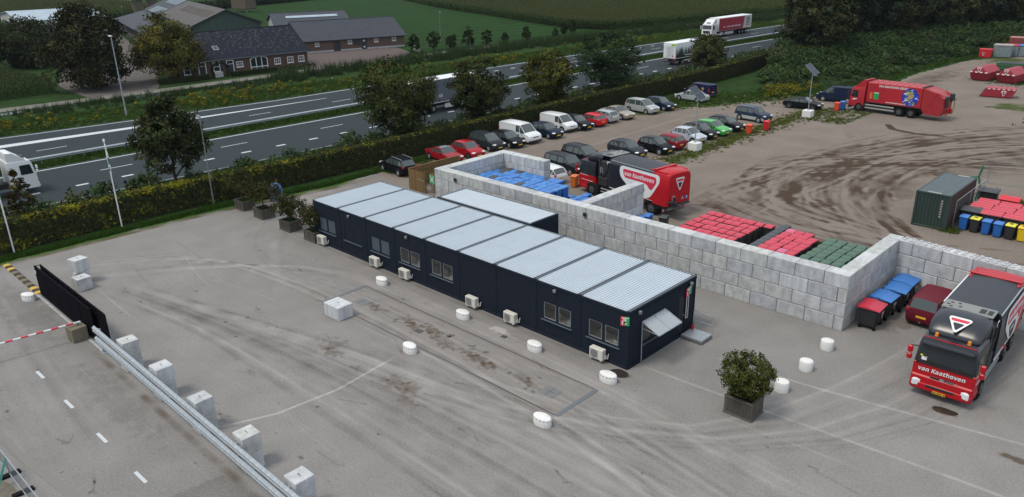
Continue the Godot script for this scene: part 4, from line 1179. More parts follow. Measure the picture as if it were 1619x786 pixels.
# ------------------------------------------------------------------ gate, barrier and other yard fittings
func yard_fittings() -> void:
	var g := thing("sliding_gate", "long black sheet-clad sliding gate standing open across the yard", "gate", Vector3(-31.75, 0, 16.42))
	for k in 2:
		var z := 0.0 - k * 0.28
		var x0 := 0.0 if k == 0 else 0.15
		var len := 9.1 if k == 0 else 10.2
		var n := 5
		for i in n:
			var m := MB.new()
			m.box(Vector3(x0 + (i + 0.5) * len / n, 1.0, z), Vector3(len / n - 0.03, 1.72, 0.03))
			for j in 9: m.box(Vector3(x0 + i * len / n + 0.1 + j * (len / n - 0.2) / 8.0, 1.0, z + 0.018), Vector3(0.05, 1.7, 0.012))
			part("panel", m, M["gate_black"], g)
		var f := MB.new()
		f.box(Vector3(x0 + len / 2, 1.90, z), Vector3(len, 0.08, 0.08)); f.box(Vector3(x0 + len / 2, 0.12, z), Vector3(len, 0.12, 0.10))
		for i in n + 1: f.box(Vector3(x0 + i * len / n, 1.0, z), Vector3(0.07, 1.76, 0.075))
		part("frame", f, M["gate_black"], g)
	var gt := MB.new()
	for i in 11: gt.box(Vector3(0.2 + i * 0.98, 1.955, -0.14), Vector3(0.05, 0.03, 0.34))
	part("guide", gt, M["gate_black"], g)
	var wl := MB.new()
	for x in [0.6, 3.2, 6.0, 8.6]: wl.cyl(Vector3(x, 0.07, -0.05), Vector3(x, 0.07, 0.05), 0.06, 0.06, 12)
	part("roller", wl, M["steel_dull"], g)
	var lb := MB.new(); lb.box(Vector3(0.12, 1.55, 0.05), Vector3(0.14, 0.18, 0.02)); part("notice", lb, M["white_paint"], g)
	setting("gate_track", flat(PackedVector2Array([Vector2(-31.9, 16.55), Vector2(-21, 16.55), Vector2(-21, 16.68), Vector2(-31.9, 16.68)]), 0.03), M["concrete1"])
	# barrier boom
	var b := thing("barrier_boom", "red and white striped barrier boom lowered across the entry road", "barrier", Vector3(-23.72, 0.97, 16.72), 0)
	var d := Vector3(-0.10, 0, 0.995)
	for i in 14:
		var m := MB.new()
		m.cyl(d * (0.35 * i), d * (0.35 * (i + 1)), 0.05, 0.05, 12, i == 0 or i == 13)
		part("red_band" if i % 2 == 1 else "white_band", m, M["sign_red"] if i % 2 == 1 else M["white_paint"], b, 40.0)
	var pst := MB.new(); pst.box(d * 4.9 + Vector3(0, -0.42, 0), Vector3(0.3, 1.06, 0.3)); part("motor_post", pst, M["red_paint"], b)
	var cr := MB.new(); cr.box(Vector3(0, -0.08, 0.15), Vector3(0.12, 0.1, 0.1)); cr.box(Vector3(0, -0.12, 0.15), Vector3(0.05, 0.12, 0.05)); part("cradle", cr, M["steel_dull"], b)
	# speed hump: black and yellow segments
	var h := thing("speed_hump", "yellow and black rubber speed hump across the entry beside the gate", "speed hump", Vector3(-39.0, 0.022, 16.45))
	for i in 15:
		var m := MB.new()
		m.ext(PackedVector2Array([Vector2(-0.22, 0), Vector2(0.22, 0), Vector2(0.13, 0.055), Vector2(-0.13, 0.055)]), Transform3D(Basis(Vector3(0, 0, 1), Vector3.UP, Vector3(-1, 0, 0)), Vector3(0.47 * (i + 1), 0, 0)), 0.46)
		part("yellow_segment" if i % 2 == 0 else "black_segment", m, mat("hump_yellow", 0.42, 0.27, 0.04, 0.8) if i % 2 == 0 and (i < 3 or i > 11) else mat("hump_worn", 0.15, 0.13, 0.09, 0.85) if i % 2 == 0 else mat("hump_black", 0.05, 0.045, 0.04, 0.85), h)
	# oval concrete bollards
	var proto := thing("bollard", "x", "bollard")
	var m1 := MB.new()
	m1.lathe(Vector3.ZERO, [Vector2(0.45, 0), Vector2(0.46, 0.04), Vector2(0.46, 0.36), Vector2(0.435, 0.40), Vector2(0.39, 0.42), Vector2(0, 0.425)], 28, 1.0, 0.6)
	part("body", m1, M["white_concrete"], proto, 35.0)
	for i in 30:
		if i % 2: continue
		var q := MB.new()
		var t0 := TAU * i / 30.0; var t1 := TAU * (i + 1) / 30.0
		var A := Vector3(cos(t0) * 0.466, 0.315, sin(t0) * 0.466 * 0.605); var B := Vector3(cos(t1) * 0.466, 0.315, sin(t1) * 0.466 * 0.605)
		q.quad(A, A + Vector3(0, 0.03, 0), B + Vector3(0, 0.03, 0), B)
		part("dark_dash", q, mat("band_red", 0.08, 0.025, 0.03, 0.6), proto)
	var spots := [[-17.34, 1.58, "between the weighbridge corner and the office's sixth window"], [-10.14, 1.44, "beside the spilt lime under the air conditioner"], [-4.7, 1.5, "on the office side of the weighbridge, between two air conditioners"], [-0.06, 1.44, "beside the round puddle at the office corner"], [-9.31, 5.9, "at the end of the pale line across the yard"], [0.02, 6.18, "nearest the camera at the weighbridge corner"], [-31.43, 17.2, "on the entry road in front of the black gate"]]
	for i in spots.size():
		var s: Array = spots[i]
		if i == 0:
			proto.position = Vector3(s[0], 0.022, s[1]); proto.set_meta("label", "white oval bollard " + s[2]); proto.set_meta("group", "white oval bollards")
		else: copy(proto, "white oval bollard " + s[2], Vector3(s[0], 0.022, s[1]), [0.0, 0.05, -0.04, 0.06, -0.05, 0.03, 0.5][i], "white oval bollards")
	var p2 := thing("round_bollard", "plain white concrete bollard nearest the planted box", "bollard", Vector3(6.32, 0.022, -3.2), 0, "plain white bollards")
	var m2 := MB.new()
	m2.lathe(Vector3.ZERO, [Vector2(0.315, 0), Vector2(0.32, 0.04), Vector2(0.32, 0.46), Vector2(0.30, 0.50), Vector2(0.26, 0.515), Vector2(0, 0.52)], 26, 1.0, 0.92)
	part("body", m2, M["white_concrete"], p2, 35.0)
	var m3 := MB.new(); m3.lathe(Vector3(0, 0.52, 0), [Vector2(0.24, 0), Vector2(0.22, 0.012), Vector2(0, 0.014)], 20); part("top_disc", m3, M["white_concrete"], p2, 35.0)
	copy(p2, "plain white concrete bollard in the middle of the row of three", Vector3(6.31, 0.022, -5.75), 0.1, "plain white bollards")
	copy(p2, "plain white concrete bollard farthest from the planted box", Vector3(6.2, 0.022, -8.4), 0.2, "plain white bollards")
	# weighbridge let into the yard
	var wb := thing("weighbridge", "long flush weighbridge with steel edge strips and cover plates", "weighbridge", Vector3(-17.85, 0.022, 2.44))
	var em := mat("edge_steel", 0.055, 0.05, 0.05, 0.6)
	for e in [[0.0, 0.0, 17.9, 0.06], [0.0, 2.86, 17.9, 0.07]]:
		var q := MB.new(); q.box(Vector3(e[0] + 8.95, 0.006, e[1]), Vector3(17.9, 0.014, e[3])); part("edge_strip", q, em, wb)
		var q2 := MB.new(); q2.box(Vector3(8.95, 0.004, e[1] + 0.12), Vector3(17.9, 0.010, 0.05)); part("joint", q2, mat("joint_pale", 0.17, 0.15, 0.135, 0.9), wb)
	for x in [0.0, 17.9]:
		var q := MB.new(); q.box(Vector3(x, 0.008, 1.43), Vector3(0.22, 0.018, 2.9)); part("end_beam", q, mat("end_steel", 0.10, 0.11, 0.12, 0.5), wb)
	for p in [[1.75, 1.5, 0.9, 0.7], [16.4, 1.55, 0.85, 0.75], [7.1, 1.7, 0.5, 0.35], [11.0, -0.9, 0.35, 0.25]]:
		var q := MB.new(); q.cbox(Vector3(p[0], 0.008, p[1]), Vector3(p[2], 0.018, p[3]), 0.004)
		var pl := part("cover_plate", q, mat("plate", 0.125, 0.13, 0.13, 0.55) if p[2] > 0.6 else em, wb)
		if p[2] > 0.6:
			var q2 := MB.new()
			q2.box(Vector3(p[0], 0.019, p[1]), Vector3(0.02, 0.006, p[3])); q2.box(Vector3(p[0], 0.0192, p[1]), Vector3(p[2] * 0.5, 0.006, 0.02))
			part("seam", q2, em, pl)
	# puddles
	setting("puddle", flat(rounded([Vector2(-0.65, 0.55), Vector2(-0.35, 0.15), Vector2(0.2, 0.18), Vector2(0.45, 0.5), Vector2(0.2, 0.88), Vector2(-0.35, 0.88)], 0.6), 0.027), mat("puddle_water", 0.03, 0.025, 0.022, 0.03))
	setting("puddle", flat(rounded([Vector2(11.75, -6.35), Vector2(12.1, -6.62), Vector2(12.85, -6.55), Vector2(12.75, -6.2), Vector2(12.3, -6.12), Vector2(12.0, -6.02)], 0.5), 0.027), M["puddle_water"])
	# wooden fence with the assembly-point sign
	var wf := thing("wooden_fence", "brown upright plank fence beside the end of the block wall", "fence", Vector3(-31.95, 0, -12.45))
	var plank := func(x: float, z: float, turn: float, hgt: float, to: Node) -> void:
		var q := MB.new(); q.cbox(Vector3(0, hgt / 2 + 0.04, 0), Vector3(0.135, hgt, 0.022), 0.005)
		var o := part("plank", q, M["fence_wood" if rng.randf() < 0.6 else "fence_wood_b"], to)
		o.position = Vector3(x, 0, z); o.rotation.y = turn
	for i in 14: plank.call(0.06 + i * 0.145, 0.0, 0, 1.8, wf)
	for i in 40: plank.call(0.0, -0.1 - i * 0.145, PI / 2, 1.8, wf)
	for i in 4: plank.call(2.35 + i * 0.18, -0.55, 0.1, 1.75, wf)
	for i in 8: plank.call(3.9 + i * 0.2, -1.2, 0, 1.8, wf)
	var ra := MB.new()
	for y in [0.4, 1.5]:
		ra.box(Vector3(1.0, y, -0.05), Vector3(2.0, 0.09, 0.05)); ra.box(Vector3(0.05, y, -3.0), Vector3(0.05, 0.09, 5.8)); ra.box(Vector3(2.7, y, -0.6), Vector3(0.8, 0.09, 0.05)); ra.box(Vector3(4.6, y, -1.25), Vector3(1.6, 0.09, 0.05))
	part("cross_rail", ra, M["fence_wood_b"], wf)
	var cp := MB.new(); cp.cbox(Vector3(0.0, 1.86, -2.95), Vector3(0.12, 0.03, 5.95), 0.006); part("capping", cp, M["fence_wood"], wf)
	var po := MB.new()
	for p in [Vector3(2.1, 0, -0.06), Vector3(3.15, 0, -0.55), Vector3(3.75, 0, -1.2)]: po.box(p + Vector3(0, 0.95, 0), Vector3(0.1, 1.9, 0.1))
	part("post", po, M["fence_wood_b"], wf)
	var nt := MB.new(); nt.box(Vector3(1.45, 1.15, 0.02), Vector3(0.3, 0.06, 0.012)); nt.box(Vector3(1.85, 1.1, 0.02), Vector3(0.25, 0.06, 0.012)); part("hinge", nt, M["galvanised"], wf)
	var sg := thing("assembly_sign", "green assembly point sign with white figures beside the plank fence", "sign", Vector3(-28.35, 1.30, -12.0), -0.15)
	var sm := MB.new(); sm.cbox(Vector3(0, 0.35, 0), Vector3(0.72, 0.72, 0.02), 0.006); part("board", sm, M["sign_green"], sg)
	var sp := MB.new(); sp.box(Vector3(0, -0.3, -0.03), Vector3(0.05, 2.0, 0.04)); part("post", sp, M["galvanised"], sg)
	for i in 4:
		var sx := 1.0 if i & 1 else -1.0; var sy := 1.0 if i & 2 else -1.0
		var q := MB.new(); var c := Vector2(sx * 0.22, 0.35 + sy * 0.22)
		q.ext(PackedVector2Array([c + Vector2(-sx * 0.12, -sy * 0.0), c + Vector2(-sx * 0.0, -sy * 0.12), c + Vector2(-sx * 0.13, -sy * 0.13)]), Transform3D(Basis.IDENTITY, Vector3(0, 0, 0.011)), 0.004)
		q.ext(PackedVector2Array([c + Vector2(sx * 0.07, sy * 0.1), c + Vector2(sx * 0.1, sy * 0.07), c + Vector2(-sx * 0.05, -sy * 0.08), c + Vector2(-sx * 0.08, -sy * 0.05)]), Transform3D(Basis.IDENTITY, Vector3(0, 0, 0.011)), 0.004)
		part("arrow", q, M["print_white"], sg)
	for x in [-0.11, 0.0, 0.11]:
		var q := MB.new()
		q.cyl(Vector3(x, 0.45 if x != 0 else 0.42, 0.011), Vector3(x, 0.45 if x != 0 else 0.42, 0.016), 0.04, 0.04, 10)
		q.ext(PackedVector2Array([Vector2(x - 0.05, 0.25), Vector2(x + 0.05, 0.25), Vector2(x + 0.05, 0.37), Vector2(x - 0.05, 0.37)]), Transform3D(Basis.IDENTITY, Vector3(0, 0, 0.011)), 0.004)
		part("figure", q, M["print_white"], sg)
	# near-corner mesh barrier
	var hb := thing("mesh_barrier", "low galvanised mesh fence panel with teal braces in the near corner", "fence panel", Vector3(-16.2, 0, 23.12), 0.02)
	var hf := MB.new()
	for y in [0.12, 1.0]: hf.tube([Vector3(0, y, 0), Vector3(8.5, y, 0)], 0.021, 8)
	for x in [0.0, 2.9, 3.0, 8.5]: hf.tube([Vector3(x, 0.1, 0), Vector3(x, 1.0, 0)], 0.021, 8)
	part("frame", hf, M["galvanised"], hb, 40.0)
	var hm := MB.new()
	for i in 84: hm.cyl(Vector3(0.1 * i + 0.05, 0.12, 0), Vector3(0.1 * i + 0.05, 1.0, 0), 0.003, 0.003, 4, false)
	for y in [0.3, 0.5, 0.7, 0.88]: hm.cyl(Vector3(0, y, 0), Vector3(8.5, y, 0), 0.003, 0.003, 4, false)
	part("mesh_wires", hm, M["steel_dull"], hb)
	var hg := MB.new(); hg.tube([Vector3(3.15, 0.98, 0.0), Vector3(3.9, 0.06, 0.75)], 0.03, 8); hg.tube([Vector3(3.25, 0.98, 0.0), Vector3(4.1, 0.06, 0.75)], 0.02, 8); part("brace", hg, mat("teal", 0.02, 0.16, 0.13, 0.5), hb)
	for x in [3.0, 4.6]:
		var q := MB.new(); q.cbox(Vector3(x, 0.07, 0), Vector3(0.24, 0.13, 0.75), 0.02); part("foot", q, M["rubber"], hb)
	# blue-domed container beside the hedge
	var dm := thing("dome_container", "blue domed grey container standing by the hedge behind the planters", "container", Vector3(-38.0, 0.0, -3.2))
	dm.scale = Vector3(0.8, 0.95, 0.8)
	var db := MB.new(); db.lathe(Vector3.ZERO, [Vector2(0.62, 0), Vector2(0.68, 0.1), Vector2(0.70, 0.85)], 24); part("body", db, mat("dome_grey", 0.10, 0.12, 0.16, 0.5), dm, 40.0)
	var dt := MB.new(); dt.lathe(Vector3.ZERO, [Vector2(0.73, 0.85), Vector2(0.73, 0.95), Vector2(0.66, 1.2), Vector2(0.48, 1.42), Vector2(0.25, 1.54), Vector2(0, 1.58)], 24); part("dome", dt, mat("dome_blue", 0.05, 0.13, 0.33, 0.5), dm, 50.0)
	var dh := MB.new(); dh.cyl(Vector3(0.55, 1.15, 0.3), Vector3(0.66, 1.1, 0.36), 0.12, 0.12, 14); part("slot", dh, M["black"], dm)
	var cv := thing("covered_barbecue", "dark covered barbecue between the second planter and the domed container", "barbecue", Vector3(-35.6, 0.022, -2.7), 0.3)
	var cm := MB.new(); cm.cbox(Vector3(0, 0.5, 0), Vector3(1.2, 0.75, 0.65), 0.14); part("cover", cm, mat("cover_dark", 0.011, 0.013, 0.02, 0.7), cv, 40.0)
	var cw := MB.new()
	for x in [-0.5, 0.5]: cw.box(Vector3(x, 0.08, 0), Vector3(0.08, 0.16, 0.5))
	part("leg", cw, M["black"], cv)

func lamp_posts() -> void:
	var lp := func(label: String, x: float, z: float, h: float, arm: float) -> void:
		var t := thing("street_lamp", label, "street lamp", Vector3(x, 0, z), 0, "tall grey street lamps")
		var m := MB.new(); var th := 1.0 if h > 8.0 else 0.55
		m.cyl(Vector3.ZERO, Vector3(0, h, 0), 0.10 * th, 0.055 * th, 10); m.cyl(Vector3.ZERO, Vector3(0, 1.0, 0), 0.12 * th, 0.12 * th, 10)
		part("pole", m, M["galvanised"] if h > 8.0 else M["steel_dull"], t, 40.0)
		var a := MB.new(); a.cbox(Vector3(arm * 0.5, h + 0.03, 0), Vector3(0.75, 0.12, 0.26) * (1.0 if h > 8.0 else 0.6), 0.02); part("lantern", a, M["white_paint"] if h > 8.0 else M["steel_dull"], t)
		var g := MB.new(); g.box(Vector3(arm * 0.5, h - 0.035, 0), Vector3(0.5, 0.02, 0.18)); part("glass", g, M["lamp_glass"], t)
	lp.call("tall grey street lamp with a white head on the far motorway verge", -85.7, -9.5, 9.9, -0.4)
	lp.call("thin grey street lamp standing in front of the clipped hedge", -41.0, 0.8, 7.3, -0.3)
	lp.call("slender street lamp at the edge of the meadow beyond the farm lane", -115.9, -89.4, 6.4, 0.5)
	lp.call("street lamp beside the pale shed behind the tall chestnut tree", -190.0, -50.0, 7.5, 0.4)
	for f in [["white flagpole with a furled banner in front of the hedge", -41.1, 8.1, 6.65], ["white flagpole with a green furled banner at the left edge", -41.3, 15.35, 6.5]]:
		var t := thing("flagpole", f[0], "flagpole", Vector3(f[1], 0, f[2]), 0, "white flagpoles")
		var m := MB.new(); m.cyl(Vector3.ZERO, Vector3(0, f[3], 0), 0.055, 0.04, 10); part("pole", m, M["white_paint"], t, 40.0)
		var k := MB.new(); k.lathe(Vector3(0, f[3], 0), [Vector2(0.075, -0.1), Vector2(0.08, 0.05), Vector2(0.05, 0.12), Vector2(0, 0.13)], 10); part("cap", k, M["white_paint"], t, 50.0)
		var b := MB.new()
		var rings := []
		for i in 15:
			var r := PackedVector3Array()
			for j in 7:
				var an := TAU * j / 7.0
				var w := 0.07 + 0.05 * sin(i * 1.9) * sin(i * 0.7)
				r.append(Vector3(cos(an) * w + 0.07, f[3] - 0.3 - i * 0.16, sin(an) * w * 0.9))
			rings.append(r)
		b.loft(rings)
		part("furled_banner", b, mat("flag_pale", 0.5, 0.55, 0.55, 0.8) if f[2] < 10 else mat("flag_green", 0.13, 0.42, 0.10, 0.8), t, 60.0)
		var s := MB.new(); s.box(Vector3(0.14, f[3] - 1.5, 0), Vector3(0.05, 0.5, 0.1)); s.box(Vector3(0.12, f[3] - 2.1, 0.06), Vector3(0.05, 0.3, 0.05)); part("stripe", s, mat("flag_blue", 0.03, 0.10, 0.11, 0.8) if f[2] < 10 else M["white_paint"], t)
	for f in [["solar lamp post on a white block between the car rows and the dirt", -20.6, -39.6, 5.25], ["solar lamp post on a white block beside the black coupe", -19.0, -61.7, 5.1]]:
		var t := thing("solar_lamp", f[0], "solar lamp", Vector3(f[1], 0, f[2]), 0, "solar lamp posts")
		var k := MB.new(); k.cbox(Vector3(0, 0.42, 0), Vector3(1.05, 0.84, 1.0), 0.04); part("foot_block", k, M["white_concrete"], t)
		var m := MB.new(); m.cyl(Vector3(0, 0.84, 0), Vector3(0, f[3], 0), 0.055, 0.045, 10); m.box(Vector3(0, 0.86, 0), Vector3(0.3, 0.03, 0.3)); part("pole", m, M["galvanised"], t, 40.0)
		var sn := Vector3(0.62, 0.76, 0.2).normalized(); var sz := (Vector3(0.76, -0.62, 0.0)).normalized(); var bs := Basis(sn.cross(sz), sn, sz).orthonormalized()
		var p := MB.new(); p.cbox(Vector3(-0.1, f[3] + 0.45, 0), Vector3(1.05, 0.04, 1.6), 0.008, bs); var sp := part("solar_panel", p, M["solar"], t)
		var fr := MB.new()
		for s in [-0.52, 0.52]: fr.box(Vector3(-0.1, f[3] + 0.45, 0) + bs * Vector3(s, 0, 0), Vector3(0.03, 0.05, 1.62), bs)
		for s in [-0.8, 0.0, 0.8]: fr.box(Vector3(-0.1, f[3] + 0.45, 0) + bs * Vector3(0, 0.006, s), Vector3(1.02, 0.045, 0.02), bs)
		part("frame", fr, M["steel_dull"], sp)
		var a := MB.new(); a.cyl(Vector3(0, f[3] - 0.1, 0), Vector3(0, f[3] + 0.42, 0), 0.04, 0.04, 8); a.box(Vector3(0.32, f[3] - 0.22, 0.1), Vector3(0.55, 0.06, 0.16), Basis(Vector3.UP, -0.3)); part("lamp_head", a, M["galvanised"], t)

# crash barrier in the central reserve and the fence of reflector posts
func motorway_things() -> void:
	var t := thing("guard_rail", "long galvanised guard rail along the motorway's central reserve", "guard rail")
	var q := MB.new()
	for i in ROAD.size() - 1:
		var a: Vector2 = ROAD[i] - Vector2(2.7, 0); var b: Vector2 = ROAD[i + 1] - Vector2(2.7, 0)
		var pf := [Vector2(0.0, 0.45), Vector2(0.07, 0.50), Vector2(0.07, 0.55), Vector2(0.0, 0.6), Vector2(0.07, 0.65), Vector2(0.07, 0.70), Vector2(0.0, 0.76)]
		for j in pf.size() - 1:
			for s in [-1.0, 1.0]:
				q.oq(Vector3(a.x + s * (0.12 + pf[j].x), pf[j].y, a.y), Vector3(a.x + s * (0.12 + pf[j + 1].x), pf[j + 1].y, a.y), Vector3(b.x + s * (0.12 + pf[j + 1].x), pf[j + 1].y, b.y), Vector3(b.x + s * (0.12 + pf[j].x), pf[j].y, b.y), Vector3((a.x + b.x) / 2, 0.6, (a.y + b.y) / 2))
		q.quad(Vector3(a.x - 0.12, 0.765, a.y), Vector3(b.x - 0.12, 0.765, b.y), Vector3(b.x + 0.12, 0.765, b.y), Vector3(a.x + 0.12, 0.765, a.y))
	part("beam", q, M["galvanised"], t)
	for i in 50:
		var z := 26.0 - i * 4.0
		var m := MB.new(); m.box(Vector3(path_x(ROAD, z) - 2.7, 0.40, z), Vector3(0.10, 0.8, 0.12))
		part("post", m, M["steel_dull"], t)
	for p in [[-86.0, -41.0, 1.0, "black reflector post on the far verge opposite the brick house"], [-79.3, -104.0, 1.0, "black reflector post on the far verge near the lorry with the red trailer"]]:
		var s := thing("reflector_post", p[3], "reflector post", Vector3(p[0], 0, p[1]), 0, "reflector posts")
		var m := MB.new(); m.cbox(Vector3(0, 0.5, 0), Vector3(0.12, 1.0, 0.1), 0.02); part("post", m, M["black"], s)
		var w := MB.new(); w.box(Vector3(0, 0.8, 0), Vector3(0.124, 0.16, 0.104)); part("band", w, M["white_paint"], s)

# ------------------------------------------------------------------ farm
func gable(t: Node3D, L: float, D: float, eave: float, ridge: float, wallm: String, roofm: String, over := 0.35, cap := true) -> Node3D:
	# local x runs along the front, front at z = 0, building stands to -z
	var w := MB.new()
	w.box(Vector3(L / 2, eave / 2, -0.15), Vector3(L, eave, 0.3)); w.box(Vector3(L / 2, eave / 2, -D + 0.15), Vector3(L, eave, 0.3))
	for x in [0.0, L - 0.3]:
		w.ext(PackedVector2Array([Vector2(0.3, 0), Vector2(D - 0.3, 0), Vector2(D - 0.3, eave), Vector2(D / 2, ridge - 0.12), Vector2(0.3, eave)]), Transform3D(Basis(Vector3(0, 0, -1), Vector3.UP, Vector3(1, 0, 0)), Vector3(x, 0, 0)), 0.3)
	part("wall", w, M[wallm], t)
	var r := MB.new()
	var sl := (ridge - eave) / (D / 2)
	for s in [0, 1]:
		var z0 := over if s == 0 else -D - over
		var y0 := eave - over * sl
		var A := Vector3(-over, y0, z0); var B := Vector3(L + over, y0, z0); var C := Vector3(L + over, ridge, -D / 2); var E := Vector3(-over, ridge, -D / 2)
		var up := Vector3(0, 0.14, 0)
		var c := (A + B + C + E) / 4 + Vector3(0, 0.07, 0)
		r.oq(A + up, B + up, C + up, E + up, c - Vector3(0, 1, 0)); r.oq(A, B, C, E, c + Vector3(0, 1, 0))
		r.oq(A, B, B + up, A + up, c); r.oq(A, E, E + up, A + up, c); r.oq(B, C, C + up, B + up, c)
	var ro := part("roof", r, M[roofm], t)
	if cap:
		var k := MB.new(); k.tube([Vector3(-over, ridge + 0.12, -D / 2), Vector3(L + over, ridge + 0.12, -D / 2)], 0.14, 8); part("ridge_cap", k, M[roofm], ro)
	return ro

func farm_window(t: Node3D, x: float, y: float, w: float, h: float, bars := 2, shutters := false, cross := 1) -> void:
	var f := MB.new()
	for s in [-1, 1]: f.box(Vector3(x + s * (w / 2 - 0.05), y + h / 2, 0.03), Vector3(0.10, h, 0.08))
	for s in [0.05, h - 0.05]: f.box(Vector3(x, y + s, 0.03), Vector3(w - 0.2, 0.10, 0.08))
	for i in bars: f.box(Vector3(x - w / 2 + w * (i + 1) / (bars + 1), y + h / 2, 0.028), Vector3(0.07, h - 0.2, 0.06))
	for i in cross: f.box(Vector3(x, y + h * (i + 1) / (cross + 1), 0.026), Vector3(w - 0.2, 0.06, 0.05))
	f.box(Vector3(x, y - 0.04, 0.06), Vector3(w + 0.1, 0.07, 0.14))
	var n := part("window", f, M["white_paint"], t)
	var p := MB.new(); p.box(Vector3(x, y + h / 2, 0.012), Vector3(w - 0.12, h - 0.12, 0.014)); part("pane", p, M["farm_glass"], n)
	if shutters:
		for s in [-1, 1]:
			var q := MB.new(); q.cbox(Vector3(x + s * (w / 2 + 0.24), y + h / 2, 0.04), Vector3(0.42, h + 0.1, 0.05), 0.01); part("shutter", q, M["farm_dark"], n)

func farm_door(t: Node3D, x: float, w: float, h: float, top := true, frame := "white_paint") -> void:
	var f := MB.new()
	for s in [-1, 1]: f.box(Vector3(x + s * w / 2, h / 2, 0.04), Vector3(0.12, h, 0.1))
	f.box(Vector3(x, h - 0.06, 0.04), Vector3(w - 0.12, 0.12, 0.1))
	if top: f.box(Vector3(x, h - 0.62, 0.04), Vector3(w - 0.12, 0.08, 0.1))
	var p := MB.new(); p.box(Vector3(x, (h - 0.6) / 2 if top else h / 2, 0.03), Vector3(w - 0.12, h - 0.6 if top else h - 0.1, 0.05))
	var d := part("door", p, M["farm_dark"], t)
	part("frame", f, M[frame], d)
	if top:
		var g := MB.new(); g.box(Vector3(x, h - 0.35, 0.02), Vector3(w - 0.12, 0.42, 0.02)); part("pane", g, M["farm_glass"], d)

